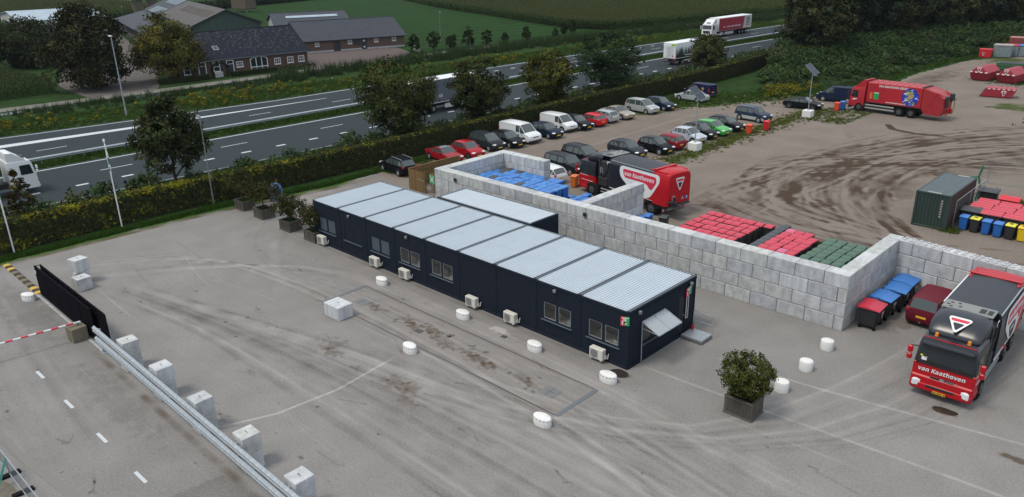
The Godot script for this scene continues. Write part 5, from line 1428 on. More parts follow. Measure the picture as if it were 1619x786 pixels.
func farm() -> void:
	# brick farmhouse along the lane: front runs from (-109.6, -23.5) to (-106.8, -49.9)
	var a := Vector2(-109.2, -27.3); var b := Vector2(-106.9, -49.9)
	var L := a.distance_to(b)
	var t := thing("farmhouse", "long brick farmhouse with dark slate roof and white framed windows", "farmhouse", Vector3(a.x, 0, a.y), head(b - a))
	var ro := gable(t, L, 12.5, 2.75, 6.6, "old_brick", "slate")
	# places along the front, from the picture
	farm_window(t, 1.2, 0.75, 1.1, 1.5, 0, true)
	farm_door(t, 3.7, 1.15, 2.5)
	farm_window(t, 6.1, 0.75, 1.15, 1.6, 0, true)
	farm_door(t, 8.4, 1.15, 2.4)
	farm_window(t, 10.1, 1.1, 1.15, 0.95, 2)
	farm_window(t, 16.9, 0.9, 1.15, 1.05, 2)
	farm_window(t, 19.3, 0.9, 1.15, 1.05, 2)
	farm_window(t, 21.4, 0.9, 1.15, 1.05, 2)
	# the wide arched window
	var f := MB.new()
	var arc := PackedVector2Array()
	for i in 13: arc.append(Vector2(13.5 + 1.5 * cos(PI * i / 12.0), 2.05 + 0.45 * sin(PI * i / 12.0)))
	for i in 12: f.tube([Vector3(arc[i].x, arc[i].y, 0.05), Vector3(arc[i + 1].x, arc[i + 1].y, 0.05)], 0.07, 6)
	for x in [12.0, 13.0, 14.0, 15.0]: f.box(Vector3(x, 1.15, 0.05), Vector3(0.12, 2.25 if x == 12.0 or x == 15.0 else 2.5, 0.1))
	for y in [0.08, 0.85]: f.box(Vector3(13.5, y, 0.05), Vector3(3.0, 0.12, 0.1))
	var aw := part("arched_window", f, M["white_paint"], t)
	var ap := MB.new(); arc.append(Vector2(12.0, 0.9)); arc.append(Vector2(15.0, 0.9)); ap.ext(arc, Transform3D(Basis.IDENTITY, Vector3(0, 0, 0.01)), 0.02); part("pane", ap, M["farm_glass"], aw)
	var al := MB.new(); al.box(Vector3(13.5, 0.46, 0.03), Vector3(2.9, 0.66, 0.05)); part("lower_panel", al, M["farm_dark"], aw)
	var dp := MB.new(); dp.tube([Vector3(L - 0.1, 2.6, 0.12), Vector3(L - 0.1, 0.0, 0.12)], 0.06, 6); dp.box(Vector3(L / 2, 2.62, 0.30), Vector3(L, 0.1, 0.12)); part("gutter", dp, M["steel_dull"], t)
	var sk := MB.new(); sk.cbox(Vector3(7.2, 4.32, -2.35), Vector3(0.9, 0.09, 1.1), 0.02, Basis(Vector3.RIGHT, 0.55)); var skn := part("skylight", sk, M["galvanised"], ro)
	var sk2 := MB.new(); sk2.box(Vector3(7.2, 4.37, -2.33), Vector3(0.7, 0.02, 0.85), Basis(Vector3.RIGHT, 0.55)); part("pane", sk2, M["farm_glass"], skn)
	# tiles: uneven courses over the slope
	var tl := MB.new()
	rng.seed = 5
	for i in 420:
		var x := rnd(0.2, L - 0.2); var s := 1.0 - pow(rng.randf(), 1.6) * 0.95
		tl.box(Vector3(x, 2.75 + 3.85 * s + 0.155, -6.25 * s), Vector3(rnd(0.15, 0.26), 0.02, rnd(0.16, 0.3)), Basis(Vector3.RIGHT, 0.552))
	var tln := part("lichened_tiles", tl, mat("tile_pale", 0.055, 0.056, 0.060, 0.9), ro); tln.set_meta("kind", "stuff")
	var ch := MB.new(); ch.box(Vector3(3, 6.6, -6.25), Vector3(0.8, 1.6, 0.7)); part("chimney", ch, M["old_brick"], ro)
	# lower barn wing, turned a little
	a = Vector2(-123.4, -58.9); b = Vector2(-116.0, -79.3)
	L = a.distance_to(b)
	var w := thing("barn_wing", "low tan brick barn with a plain dark roof beside the paved forecourt", "barn", Vector3(a.x, 0, a.y), head(b - a))
	gable(w, L, 16.5, 2.35, 5.5, "tan_brick", "slate_smooth", 0.45)
	farm_window(w, 3.1, 1.2, 0.85, 0.75, 1)
	farm_door(w, 7.2, 1.3, 2.1, false, "farm_dark")
	farm_window(w, 9.9, 1.3, 0.85, 0.75, 1)
	var hp := MB.new(); hp.box(Vector3(11.4, 1.45, 0.02), Vector3(1.5, 1.1, 0.04)); part("hatch", hp, M["farm_dark"], w)
	farm_door(w, 12.9, 1.0, 2.2, false, "farm_dark")
	var dn := MB.new(); dn.box(Vector3(12.9, 1.75, 0.07), Vector3(0.4, 0.3, 0.02)); dn.box(Vector3(12.9, 0.5, 0.07), Vector3(0.4, 0.3, 0.02)); part("notice", dn, M["white_paint"], w)
	farm_window(w, 15.5, 1.3, 0.85, 0.75, 1)
	farm_window(w, 19.4, 1.3, 0.85, 0.75, 1)
	var pl := MB.new(); pl.box(Vector3(L / 2, 0.16, 0.02), Vector3(L, 0.32, 0.06)); part("plinth", pl, M["concrete1"], w)
	# big green barn with its lean-to
	var g0 := Vector2(-148.6, -48.4); var dir := Vector2(-0.968, -0.25)
	var gb := thing("green_barn", "large green gabled barn with a grey sheet roof behind the farmhouse", "barn", Vector3(g0.x, 0, g0.y), head(-dir) , "")
	# local x runs toward the gable at x = 0, body towards -x
	var Lb := 68.0; var Db := 14.5
	var gw := MB.new()
	gw.box(Vector3(-Lb / 2, 2.5, -0.15), Vector3(Lb, 5.0, 0.3)); gw.box(Vector3(-Lb / 2, 2.5, -Db + 0.15), Vector3(Lb, 5.0, 0.3))
	gw.ext(PackedVector2Array([Vector2(0.3, 0), Vector2(Db - 0.3, 0), Vector2(Db - 0.3, 5), Vector2(Db / 2, 7.8), Vector2(0.3, 5)]), Transform3D(Basis(Vector3(0, 0, -1), Vector3.UP, Vector3(1, 0, 0)), Vector3(-0.3, 0, 0)), 0.3)
	part("wall", gw, M["barn_green"], gb)
	var rr := MB.new()
	var nr := 46
	for s in [0, 1]:
		var z0 := 0.3 if s == 0 else -Db - 0.3
		for i in nr:
			var x0 := 0.4 - (Lb + 0.8) * 0.62 * i / nr; var x1 := 0.4 - (Lb + 0.8) * 0.62 * (i + 1) / nr
			rr.box(Vector3((x0 + x1) / 2, 6.44, (z0 - Db / 2) / 2), Vector3(absf(x1 - x0) * 0.82, 0.1, 8.2), Basis(Vector3.RIGHT, 0.385 * (1 if s == 0 else -1)))
			rr.box(Vector3((x0 + x1) / 2, 6.40, (z0 - Db / 2) / 2), Vector3(absf(x1 - x0), 0.06, 8.2), Basis(Vector3.RIGHT, 0.385 * (1 if s == 0 else -1)))
	var gr := part("roof", rr, M["fibre_cement"], gb)
	var r2 := MB.new()
	for s in [0, 1]:
		var z0 := 0.3 if s == 0 else -Db - 0.3
		r2.box(Vector3(-Lb * 0.815, 6.42, (z0 - Db / 2) / 2), Vector3(Lb * 0.38, 0.14, 8.2), Basis(Vector3.RIGHT, 0.385 * (1 if s == 0 else -1)))
	part("dark_roof", r2, M["slate_smooth"], gb)
	for k in 2:
		for i in 9:
			var q := MB.new(); q.box(Vector3(-Lb * 0.66 - i * 1.9, 6.54 - (0.95 if k == 0 else -1.0), -3.5 + (2.4 if k == 0 else -2.4)), Vector3(0.7, 0.06, 2.9), Basis(Vector3.RIGHT, 0.385))
			part("roof_light", q, M["pale_sheet"], gr)
	for i in 12:
		var q := MB.new(); q.box(Vector3(-3.0 - i * 2.6, 6.9, -4.4), Vector3(0.5, 0.06, 2.6), Basis(Vector3.RIGHT, 0.385)); part("stained_sheet", q, mat("sheet_brown", 0.09, 0.06, 0.05, 0.9), gr)
	var vg := MB.new()
	for s in [1.0, -1.0]: vg.box(Vector3(0.42, 6.38, -Db / 2 + s * 3.75), Vector3(0.16, 0.3, 8.1), Basis(Vector3.RIGHT, 0.385 * s))
	part("verge_board", vg, M["farm_dark"], gb)
	var le := MB.new()
	le.ext(PackedVector2Array([Vector2(0.2, 4.75), Vector2(0.2, 4.6), Vector2(8.4, 2.75), Vector2(8.4, 2.9)]), Transform3D(Basis(Vector3(0, 0, 1), Vector3.UP, Vector3(-1, 0, 0)), Vector3(0.2, 0, 0)), 69.0)
	part("lean_to_roof", le, M["slate_smooth"], gb)
	var lw := MB.new(); lw.box(Vector3(-34, 0.55, 7.9), Vector3(67.5, 1.1, 0.2)); lw.box(Vector3(-34, 2.6, 7.9), Vector3(67.5, 0.35, 0.2))
	for i in 30: lw.box(Vector3(-0.4 - i * 2.32, 1.75, 7.9), Vector3(0.6, 1.4, 0.2))
	lw.ext(PackedVector2Array([Vector2(0.3, 0), Vector2(7.8, 0), Vector2(7.8, 2.8), Vector2(0.3, 4.55)]), Transform3D(Basis(Vector3(0, 0, 1), Vector3.UP, Vector3(-1, 0, 0)), Vector3(-0.1, 0, 0)), 0.2)
	part("lean_to_wall", lw, mat("barn_board", 0.035, 0.032, 0.033, 0.8), gb)
	var lg := MB.new(); lg.box(Vector3(-34, 1.75, 7.86), Vector3(67.0, 1.35, 0.05)); part("lean_to_glass", lg, M["farm_glass"], gb)
	# pale shed, slate shed in front of it
	var sh := thing("pale_shed", "pale sheet-roofed shed half hidden behind the tall chestnut tree", "shed", Vector3(-201.5, 0, -29.9), head(Vector2(0.14, -0.99)))
	gable(sh, 19.0, 36.0, 4.8, 6.3, "pale_wall", "pale_sheet", 0.4, false)
	var s2 := thing("slate_shed", "small shed with a dark lean roof between the chestnut and the round tree", "shed", Vector3(-156, 0, -15), head(Vector2(0.25, -0.97)))
	gable(s2, 9.0, 16.0, 3.6, 6.2, "tan_brick", "slate_smooth", 0.5)
	var s3 := thing("grey_shed", "dark roofed shed with a pale roof strip behind the farmhouse ridge", "shed", Vector3(-146.5, 0, -66.8), head(Vector2(0.42, -0.91)))
	var s3r := gable(s3, 17.0, 20.0, 3.4, 5.6, "pale_wall", "slate_smooth", 0.4)
	var st := MB.new(); st.box(Vector3(9.0, 5.0, -6.2), Vector3(12.0, 0.08, 1.6), Basis(Vector3.RIGHT, 0.217)); part("pale_strip", st, M["pale_sheet"], s3r)
	# feed silos
	for p in [["brown feed silo with a white cap left of its twin behind the barn", -262.0, -82.0, 5.4], ["brown feed silo with a white cap touching the barn roof", -263.5, -87.5, 5.6], ["low feed silo with a white cap beside the barn's lean-to", -172.0, -47.6, 2.3]]:
		var s := thing("feed_silo", p[0], "silo", Vector3(p[1], 0, p[2]), 0, "white capped feed silos")
		var m := MB.new(); m.cyl(Vector3.ZERO, Vector3(0, p[3], 0), p[3] * 0.33, p[3] * 0.33, 18, false); part("body", m, M["silo_brown"], s, 40.0)
		var c := MB.new(); c.lathe(Vector3(0, p[3], 0), [Vector2(2.6 * p[3] / 5.5, 0), Vector2(2.5 * p[3] / 5.5, 0.5), Vector2(1.6 * p[3] / 5.5, 0.9), Vector2(0, 1.05)], 18); part("cap", c, M["pale_sheet"], s, 50.0)
	var bs := thing("brown_shed", "brown upright feed hopper at the picture's top behind the barn", "hopper", Vector3(-246, 0, -112), 0.3)
	var bm := MB.new(); bm.cbox(Vector3(0, 3.2, 0), Vector3(7, 4.4, 5), 0.2); part("bin", bm, M["silo_brown"], bs)
	var bl := MB.new()
	for x in [-3.0, 3.0]:
		for z in [-2.0, 2.0]: bl.box(Vector3(x, 0.5, z), Vector3(0.3, 1.0, 0.3))
	part("leg", bl, M["steel_dull"], bs)
	# garden wall stub at the forecourt's right end
	var gs := thing("garden_wall", "short pale garden wall at the forecourt's right end", "wall", Vector3(-105.2, 0, -74.5), head(Vector2(-0.9, -0.4)))
	for i in 3:
		var q := MB.new(); q.cbox(Vector3(0.8 + i * 1.55, 0.5, 0), Vector3(1.5, 1.0, 0.25), 0.03); part("panel", q, M["pale_wall"], gs)
	# arched garden gate hedge white gate
	var wg := thing("garden_gate", "small white gate in the clipped arch before the farmhouse door", "gate", Vector3(-106.6, 0, -32.7), PI / 2)
	for i in 7:
		var q := MB.new(); q.cbox(Vector3(-0.6 + i * 0.2, 0.5, 0), Vector3(0.1, 0.9, 0.04), 0.01); part("slat", q, M["white_paint"], wg)
	var gl := MB.new()
	for y in [0.25, 0.75]: gl.box(Vector3(0, y, -0.03), Vector3(1.4, 0.08, 0.03))
	part("rail", gl, M["white_paint"], wg)

# ------------------------------------------------------------------ cars
# per kind: length, width, height; stations of [place from the nose, sill, belt, top, width share, inside the cabin]
var CARS := {
	"hatch": [4.05, 1.72, 1.48, [[0.0, 0.32, 0.58, 0.60, 0.80, 0], [0.025, 0.22, 0.68, 0.70, 0.92, 0], [0.10, 0.18, 0.78, 0.83, 0.98, 0], [0.20, 0.18, 0.86, 0.93, 1.0, 0], [0.27, 0.18, 0.92, 0.97, 1.0, 1], [0.445, 0.18, 0.93, 1.0, 1.0, 2], [0.60, 0.18, 0.94, 1.0, 1.0, 2], [0.78, 0.18, 0.96, 0.985, 0.99, 2], [0.885, 0.20, 0.98, 0.94, 0.97, 2], [0.975, 0.26, 0.98, 0.99, 0.93, 3], [1.0, 0.36, 0.80, 0.82, 0.88, 0]]],
	"sedan": [4.55, 1.78, 1.43, [[0.0, 0.32, 0.56, 0.58, 0.78, 0], [0.025, 0.22, 0.66, 0.68, 0.92, 0], [0.10, 0.18, 0.76, 0.81, 0.98, 0], [0.22, 0.18, 0.84, 0.90, 1.0, 0], [0.29, 0.18, 0.89, 0.94, 1.0, 1], [0.43, 0.18, 0.90, 1.0, 1.0, 2], [0.56, 0.18, 0.91, 1.0, 1.0, 2], [0.70, 0.18, 0.93, 0.95, 0.99, 2], [0.845, 0.20, 0.94, 0.97, 0.97, 3], [0.96, 0.24, 0.92, 0.96, 0.93, 0], [1.0, 0.36, 0.76, 0.78, 0.86, 0]]],
	"mpv": [4.35, 1.78, 1.62, [[0.0, 0.32, 0.62, 0.64, 0.80, 0], [0.025, 0.22, 0.74, 0.76, 0.92, 0], [0.09, 0.18, 0.86, 0.91, 0.98, 0], [0.16, 0.18, 0.93, 1.0, 1.0, 0], [0.21, 0.18, 0.97, 1.03, 1.0, 1], [0.41, 0.18, 0.98, 1.0, 1.0, 2], [0.60, 0.18, 0.99, 1.0, 1.0, 2], [0.84, 0.18, 1.00, 0.985, 0.99, 2], [0.93, 0.20, 1.02, 0.95, 0.97, 2], [0.985, 0.26, 1.02, 1.03, 0.93, 3], [1.0, 0.36, 0.82, 0.84, 0.88, 0]]],
	"estate": [4.45, 1.77, 1.56, [[0.0, 0.34, 0.62, 0.64, 0.82, 0], [0.02, 0.24, 0.74, 0.76, 0.94, 0], [0.10, 0.20, 0.86, 0.91, 0.98, 0], [0.21, 0.20, 0.92, 0.97, 1.0, 0], [0.27, 0.20, 0.96, 1.0, 1.0, 1], [0.40, 0.20, 0.97, 1.0, 1.0, 2], [0.58, 0.20, 0.98, 1.0, 1.0, 2], [0.80, 0.20, 0.99, 0.99, 0.99, 2], [0.945, 0.22, 1.0, 0.965, 0.97, 2], [0.985, 0.28, 1.0, 1.01, 0.94, 3], [1.0, 0.36, 0.82, 0.84, 0.9, 0]]],
	"van": [4.85, 1.92, 1.93, [[0.0, 0.34, 0.70, 0.72, 0.84, 0], [0.02, 0.24, 0.86, 0.88, 0.95, 0], [0.08, 0.20, 1.0, 1.05, 0.99, 0], [0.14, 0.20, 1.08, 1.14, 1.0, 0], [0.17, 0.20, 1.12, 1.18, 1.0, 1], [0.325, 0.20, 1.14, 0.985, 1.0, 2], [0.44, 0.20, 1.14, 1.0, 1.0, 4], [0.75, 0.20, 1.14, 1.0, 1.0, 4], [0.975, 0.20, 1.14, 0.98, 0.99, 4], [0.992, 0.26, 1.12, 0.955, 0.97, 4], [1.0, 0.34, 1.0, 0.94, 0.95, 4]]],
}

func car(label: String, kind: String, nose: Vector2, dir: Vector2, paint: Color, opt := {}) -> Node3D:
	var spec: Array = CARS[kind]
	var L: float = opt.get("l", spec[0]); var W: float = opt.get("w", spec[1]) / 2.0; var H: float = opt.get("h", spec[2])
	dir = dir.normalized()
	var c2 := nose - dir * L / 2
	var t := thing("parked_van" if kind == "van" else "parked_car", label, "van" if kind == "van" else "car", Vector3(c2.x, opt.get("y", 0.016), c2.y), head(dir), opt.get("group", "cars parked behind the walls"))
	var key := "paint_%.3f_%.3f_%.3f" % [paint.r, paint.g, paint.b]
	var pm := mat(key, paint.r, paint.g, paint.b, 0.28)
	pm.clearcoat_enabled = paint.g > 0.05 or paint.r > 0.2; pm.clearcoat = 0.3; pm.clearcoat_roughness = 0.1; pm.metallic_specular = 0.18 if paint.g < 0.05 else 0.35
	var hs: float = H / float(spec[2])
	var st: Array = spec[3]
	var rings := []
	for s in st:
		var x: float = L * (0.5 - s[0])
		var hw: float = W * s[4]
		var lo: float = s[1]; var be: float = s[2] * hs
		var p: Array[Vector3] = []
		p.append(Vector3(x, lo, 0)); p.append(Vector3(x, lo, hw * 0.82)); p.append(Vector3(x, lo + 0.10, hw * 0.965)); p.append(Vector3(x, lerpf(lo, be, 0.55), hw)); p.append(Vector3(x, be, hw * 0.955))
		var k: int = s[5]
		if k == 0 or k == 1 or k == 3:
			var top: float = s[3] * hs
			p.append(Vector3(x, lerpf(be, top, 0.55), hw * 0.84)); p.append(Vector3(x, lerpf(be, top, 0.92), hw * 0.52)); p.append(Vector3(x, top, 0))
		else:
			var top: float = H * s[3]
			var tw: float = hw * (0.90 if k == 4 else 0.76)
			p.append(Vector3(x, top - 0.075, tw)); p.append(Vector3(x, top - 0.018, tw * 0.80)); p.append(Vector3(x, top, 0))
		rings.append(p)
	var body := MB.new(); var shield := MB.new(); var rearw := MB.new()
	var sides: Array[MB] = [MB.new(), MB.new()]
	var blind: bool = kind == "van"
	for i in st.size() - 1:
		var ka: int = st[i][5]; var kb: int = st[i + 1][5]
		for j in 7:
			for sg in [1.0, -1.0]:
				var f := Vector3(1, 1, sg)
				var a: Vector3 = rings[i][j] * f; var b: Vector3 = rings[i][j + 1] * f; var c: Vector3 = rings[i + 1][j + 1] * f; var d: Vector3 = rings[i + 1][j] * f
				var to: MB = body
				var inside := Vector3((a.x + c.x) / 2, 0.6 if j < 5 else 0.7, 0)
				if j >= 5 and ka == 1: to = shield
				elif j >= 5 and kb == 3 and not blind: to = rearw
				elif j == 4 and ka in [1, 2] and kb in [2, 3, 4] and not (blind and i > 5): to = sides[0 if sg > 0 else 1]
				to.oq(a, b, c, d, inside)
	for e in [0, st.size() - 1]:
		for j in 7:
			for sg in [1.0, -1.0]:
				var f := Vector3(1, 1, sg)
				body.ot(rings[e][j] * f, rings[e][j + 1] * f, Vector3(rings[e][0].x, 0.5, 0), Vector3.ZERO)
	# pillars, roof edge and belt line
	for sg in [1.0, -1.0]:
		var f := Vector3(1, 1, sg)
		var cab := []
		for i in st.size():
			if st[i][5] in [1, 2, 3, 4]: cab.append(rings[i][5] * f)
		for i in cab.size() - 1: body.cyl(cab[i], cab[i + 1], 0.030, 0.030, 6)
		for i in st.size() - 1:
			if st[i][5] == 2 and not (blind and i > 5):
				var w := 0.028 if i != 6 else 0.045
				body.cyl(rings[i][4] * f, rings[i][5] * f, w, w * 0.8, 5)
	var bp := part("body", body, pm, t, 42.0)
	if opt.has("roof"):
		var rf := MB.new()
		for i in st.size() - 1:
			if st[i][5] == 2 and st[i + 1][5] == 2:
				for sg in [1.0, -1.0]:
					var f := Vector3(1, 1, sg); var u := Vector3(0, 0.012, 0)
					rf.oq(rings[i][6] * f + u, rings[i][7] * f + u, rings[i + 1][7] * f + u, rings[i + 1][6] * f + u, Vector3(rings[i][7].x, 0, 0))
		part("sunroof", rf, M["car_glass"], bp)
	if opt.has("low"):   # two-tone lower body
		var lw := MB.new()
		for i in range(1, st.size() - 1):
			for sg in [1.0, -1.0]:
				var f := Vector3(1, 1, sg)
				if i < st.size() - 2:
					for j in [1, 2]:
						lw.oq(rings[i][j] * f * Vector3(1, 1, 1.006), rings[i][j + 1] * f * Vector3(1, 1, 1.006), rings[i + 1][j + 1] * f * Vector3(1, 1, 1.006), rings[i + 1][j] * f * Vector3(1, 1, 1.006), Vector3(rings[i][0].x, 0.5, 0))
		part("lower_body", lw, mat("two_tone", 0.36, 0.38, 0.38, 0.35), t, 42.0)
	part("windscreen", shield, M["car_glass"], t, 40.0)
	if not blind: part("rear_window", rearw, M["car_glass"], t, 40.0)
	for k in 2: part("side_window", sides[k], M["car_glass"], t)
	# wheels
	var r: float = 0.31 if kind != "van" else 0.33
	var wx := [L * 0.5 - L * (0.19 if kind != "van" else 0.185), -L * 0.5 + L * (0.185 if kind != "van" else 0.20)]
	for x in wx:
		for sg in [1.0, -1.0]:
			var ar := MB.new(); ar.cyl(Vector3(x, r + 0.03, sg * (W * 0.80)), Vector3(x, r + 0.03, sg * (W * 1.003)), r + 0.065, r + 0.065, 18)
			part("wheel_arch", ar, M["black"], t)
			var ty := MB.new()
			ty.cyl(Vector3(x, r, sg * (W - 0.20)), Vector3(x, r, sg * (W + 0.012)), r, r, 18); ty.cyl(Vector3(x, r, sg * (W + 0.010)), Vector3(x, r, sg * (W + 0.02)), r * 0.94, r * 0.9, 18)
			var wn := part("wheel", ty, M["rubber"], t, 30.0)
			var ri := MB.new(); ri.cyl(Vector3(x, r, sg * (W + 0.012)), Vector3(x, r, sg * (W + 0.028)), r * 0.66, r * 0.60, 14)
			for q in 5:
				var an := q * TAU / 5.0
				ri.box(Vector3(x + cos(an) * r * 0.34, r + sin(an) * r * 0.34, sg * (W + 0.03)), Vector3(r * 0.55, 0.05, 0.012), Basis(Vector3.BACK, an))
			part("rim", ri, M["rim"] if not opt.get("dark_rim", false) else M["rim_dark"], wn)
	# lamps, plates, mirrors, grille
	var fx := L * 0.5; var hb: float = st[1][2] * hs
	for sg in [1.0, -1.0]:
		var hl := MB.new(); hl.cbox(Vector3(fx - L * 0.045, hb - 0.0, sg * W * 0.70), Vector3(0.34, 0.13, 0.34), 0.04, Basis(Vector3.UP, sg * 0.45)); part("headlight", hl, M["lamp_glass"], t)
		var tl := MB.new()
		var ty: float = st[st.size() - 2][2] * hs - (0.10 if not blind else -0.05)
		tl.cbox(Vector3(-fx + L * (0.022 if not blind else 0.008), ty, sg * W * (0.80 if not blind else 0.88)), Vector3(0.14, 0.20 if not blind else 0.5, 0.24 if not blind else 0.14), 0.03, Basis(Vector3.UP, -sg * 0.3)); part("tail_light", tl, M["tail_red"], t)
		var mi := MB.new(); var ci: int = 4
		mi.cbox(Vector3(rings[ci][4].x - 0.28, rings[ci][4].y + 0.10, sg * (W + 0.08)), Vector3(0.12, 0.15 if not blind else 0.24, 0.20), 0.04); part("wing_mirror", mi, pm if not blind else M["dark_plastic"], t)
		if blind:
			var q := MB.new(); q.box(Vector3(-0.1, 0.62, sg * (W + 0.004)), Vector3(L * 0.36, 0.035, 0.03)); part("rub_strip", q, M["dark_plastic"], t)
	var pl := MB.new(); pl.box(Vector3(fx + 0.008, 0.42, 0), Vector3(0.016, 0.11, 0.50)); part("front_plate", pl, M["yellow_plate"], t)
	var pr := MB.new(); pr.box(Vector3(-fx - 0.008, 0.62 if not blind else 0.8, 0), Vector3(0.016, 0.11, 0.50)); part("rear_plate", pr, M["yellow_plate"], t)
	var gr := MB.new(); gr.cbox(Vector3(fx - 0.045, hb - 0.10, 0), Vector3(0.11, 0.09, W * 0.9), 0.02); gr.cbox(Vector3(fx - 0.02, 0.30, 0), Vector3(0.05, 0.12, W * 1.1), 0.02); part("grille", gr, M["black"], t)
	if opt.has("bumper") or blind:
		var bu := MB.new()
		bu.cbox(Vector3(fx - 0.10, 0.36, 0), Vector3(0.26, 0.26, W * 1.86), 0.07); bu.cbox(Vector3(-fx + 0.06, 0.38, 0), Vector3(0.18, 0.24, W * 1.86), 0.05)
		part("bumper", bu, M["dark_plastic"], t)
	if opt.has("rails"):
		var ra := MB.new()
		for sg in [1.0, -1.0]: ra.tube([Vector3(rings[5][5].x - 0.1, H + 0.0, sg * W * 0.66), Vector3(rings[5][5].x - 0.3, H + 0.05, sg * W * 0.66), Vector3(rings[8][5].x + 0.2, H + 0.03, sg * W * 0.66), Vector3(rings[8][5].x, H - 0.04, sg * W * 0.66)], 0.02, 6)
		part("roof_rail", ra, M["rim"], t)
	return t

func cars() -> void:
	var blk := Color(0.007, 0.008, 0.010); var dgrey := Color(0.022, 0.026, 0.033); var navy := Color(0.010, 0.016, 0.034); var silver := Color(0.30, 0.33, 0.35); var white := Color(0.56, 0.575, 0.58); var red := Color(0.24, 0.008, 0.014)
	var E := Vector2(1, 0.08)
	var dr := func(x: float, z: float) -> Vector2: return Vector2(x, z)
	# row along the hedge, from the office outward
	car("black hatchback with roof rails, tail turned to the wooden fence", "hatch", Vector2(-39.25, -15.55), Vector2(-0.99, -0.12), blk, {"rails": 1, "l": 4.35, "h": 1.52})
	car("red coupe with dark sunroof, first of the two red cars by the fence", "sedan", Vector2(-34.9, -20.75), Vector2(1, 0.1), red, {"roof": 1, "l": 4.3, "h": 1.36})
	car("small red car with a black windscreen frame beside the red coupe", "hatch", Vector2(-34.6, -23.35), Vector2(1, 0.1), Color(0.29, 0.007, 0.012), {"l": 3.7, "dark_rim": true})
	car("grey crossover between the small red car and a black hatchback", "mpv", Vector2(-35.2, -26.85), Vector2(1, 0.1), dgrey, {"h": 1.60})
	car("black hatchback parked between the grey crossover and the first white van", "hatch", Vector2(-34.5, -29.05), Vector2(1, 0.1), blk, {"l": 4.3})
	car("long white panel van with dark front bumper, first from the office", "van", Vector2(-34.55, -31.45), Vector2(1, 0.08), white, {"l": 4.9})
	car("dark blue hatchback parked between the two white vans", "hatch", Vector2(-34.2, -34.72), Vector2(1, 0.09), navy, {"l": 4.05})
	car("smaller white van with a low nose, second from the office", "van", Vector2(-35.05, -38.05), Vector2(1, 0.08), white, {"l": 4.45, "w": 1.84, "h": 1.80})
	car("black hatchback right of the smaller white van", "hatch", Vector2(-34.2, -39.92), Vector2(1, 0.09), blk, {"l": 4.1})
	car("bright red hatchback showing its tail in the row along the hedge", "hatch", Vector2(-38.0, -42.55), Vector2(-1, -0.06), Color(0.44, 0.012, 0.022), {"l": 3.9, "h": 1.42})
	car("silver coupe showing its tail beside the bright red hatchback", "hatch", Vector2(-38.2, -45.05), Vector2(-1, -0.06), silver, {"l": 3.95, "h": 1.40})
	car("beige sedan with a dark rear, right of the silver coupe", "sedan", Vector2(-33.95, -47.42), Vector2(1, 0.1), Color(0.25, 0.215, 0.175), {"l": 4.3})
	car("silver people carrier in the row along the hedge", "mpv", Vector2(-33.55, -51.9), Vector2(0.99, 0.1), Color(0.30, 0.31, 0.31), {"l": 4.35, "h": 1.64})
	car("dark blue hatchback right of the silver people carrier", "hatch", Vector2(-33.1, -54.95), Vector2(1, 0.1), navy, {"l": 4.1})
	car("silver sedan parked nose to the hedge behind the solar panel", "sedan", Vector2(-37.3, -62.55), Vector2(-1, -0.08), silver, {"l": 4.55})
	var cv := car("dark blue delivery van showing its rear doors beside the silver sedan", "van", Vector2(-38.1, -66.3), Vector2(-0.97, -0.18), Color(0.012, 0.014, 0.045), {"l": 4.4, "w": 1.8, "h": 1.82})
	var em := MB.new(); em.cyl(Vector3(-1.2, 1.25, -0.905), Vector3(-1.2, 1.25, -0.915), 0.2, 0.2, 14); em.cyl(Vector3(-1.2, 1.25, 0.905), Vector3(-1.2, 1.25, 0.915), 0.2, 0.2, 14)
	part("round_emblem", em, mat("emblem_gold", 0.35, 0.24, 0.06, 0.5), cv)
	# middle row
	car("dark grey estate behind the end of the back wall", "estate", Vector2(-23.05, -25.2), Vector2(0.99, 0.14), Color(0.012, 0.013, 0.015), {"l": 4.8, "h": 1.55})
	car("black people carrier behind the dark grey estate", "mpv", Vector2(-24.2, -28.7), Vector2(0.99, 0.14), blk, {"l": 4.4, "h": 1.6})
	car("white hatchback with a red tail light behind the blue bins", "hatch", Vector2(-26.95, -22.35), Vector2(-0.99, -0.1), white, {"l": 4.1, "h": 1.45})
	car("dark blue-grey hatchback half hidden by the lorry's black superstructure", "hatch", Vector2(-22.6, -35.1 + 1.6), Vector2(0.99, 0.12), dgrey, {"l": 4.0})
	car("small black hatchback next to the dark red one in the middle row", "hatch", Vector2(-21.4, -36.45), Vector2(0.99, 0.1), blk, {"l": 3.6, "h": 1.5})
	car("dark red hatchback showing its tail in the middle row", "hatch", Vector2(-25.2, -38.95), Vector2(-0.99, -0.1), Color(0.18, 0.012, 0.022), {"l": 3.75})
	car("pale silver small car between dark red and black hatchbacks", "hatch", Vector2(-21.4, -42.4), Vector2(0.99, 0.1), Color(0.34, 0.38, 0.42), {"l": 3.5, "h": 1.46})
	car("black hatchback beside the bright green car, on the silver car's side", "hatch", Vector2(-21.25, -44.7), Vector2(0.99, 0.1), blk, {"l": 3.95})
	car("bright green hatchback in the middle row", "hatch", Vector2(-21.1, -46.95), Vector2(0.99, 0.1), Color(0.035, 0.30, 0.045), {"l": 3.9})
	car("black hatchback beyond the bright green car beside the orange bin", "hatch", Vector2(-20.9, -49.65), Vector2(0.99, 0.1), blk, {"l": 4.2})
	car("two-tone blue and silver estate standing alone beyond the bins", "estate", Vector2(-20.95, -55.85), Vector2(0.99, 0.12), Color(0.020, 0.032, 0.058), {"l": 4.1, "h": 1.62, "low": 1, "rails": 1})
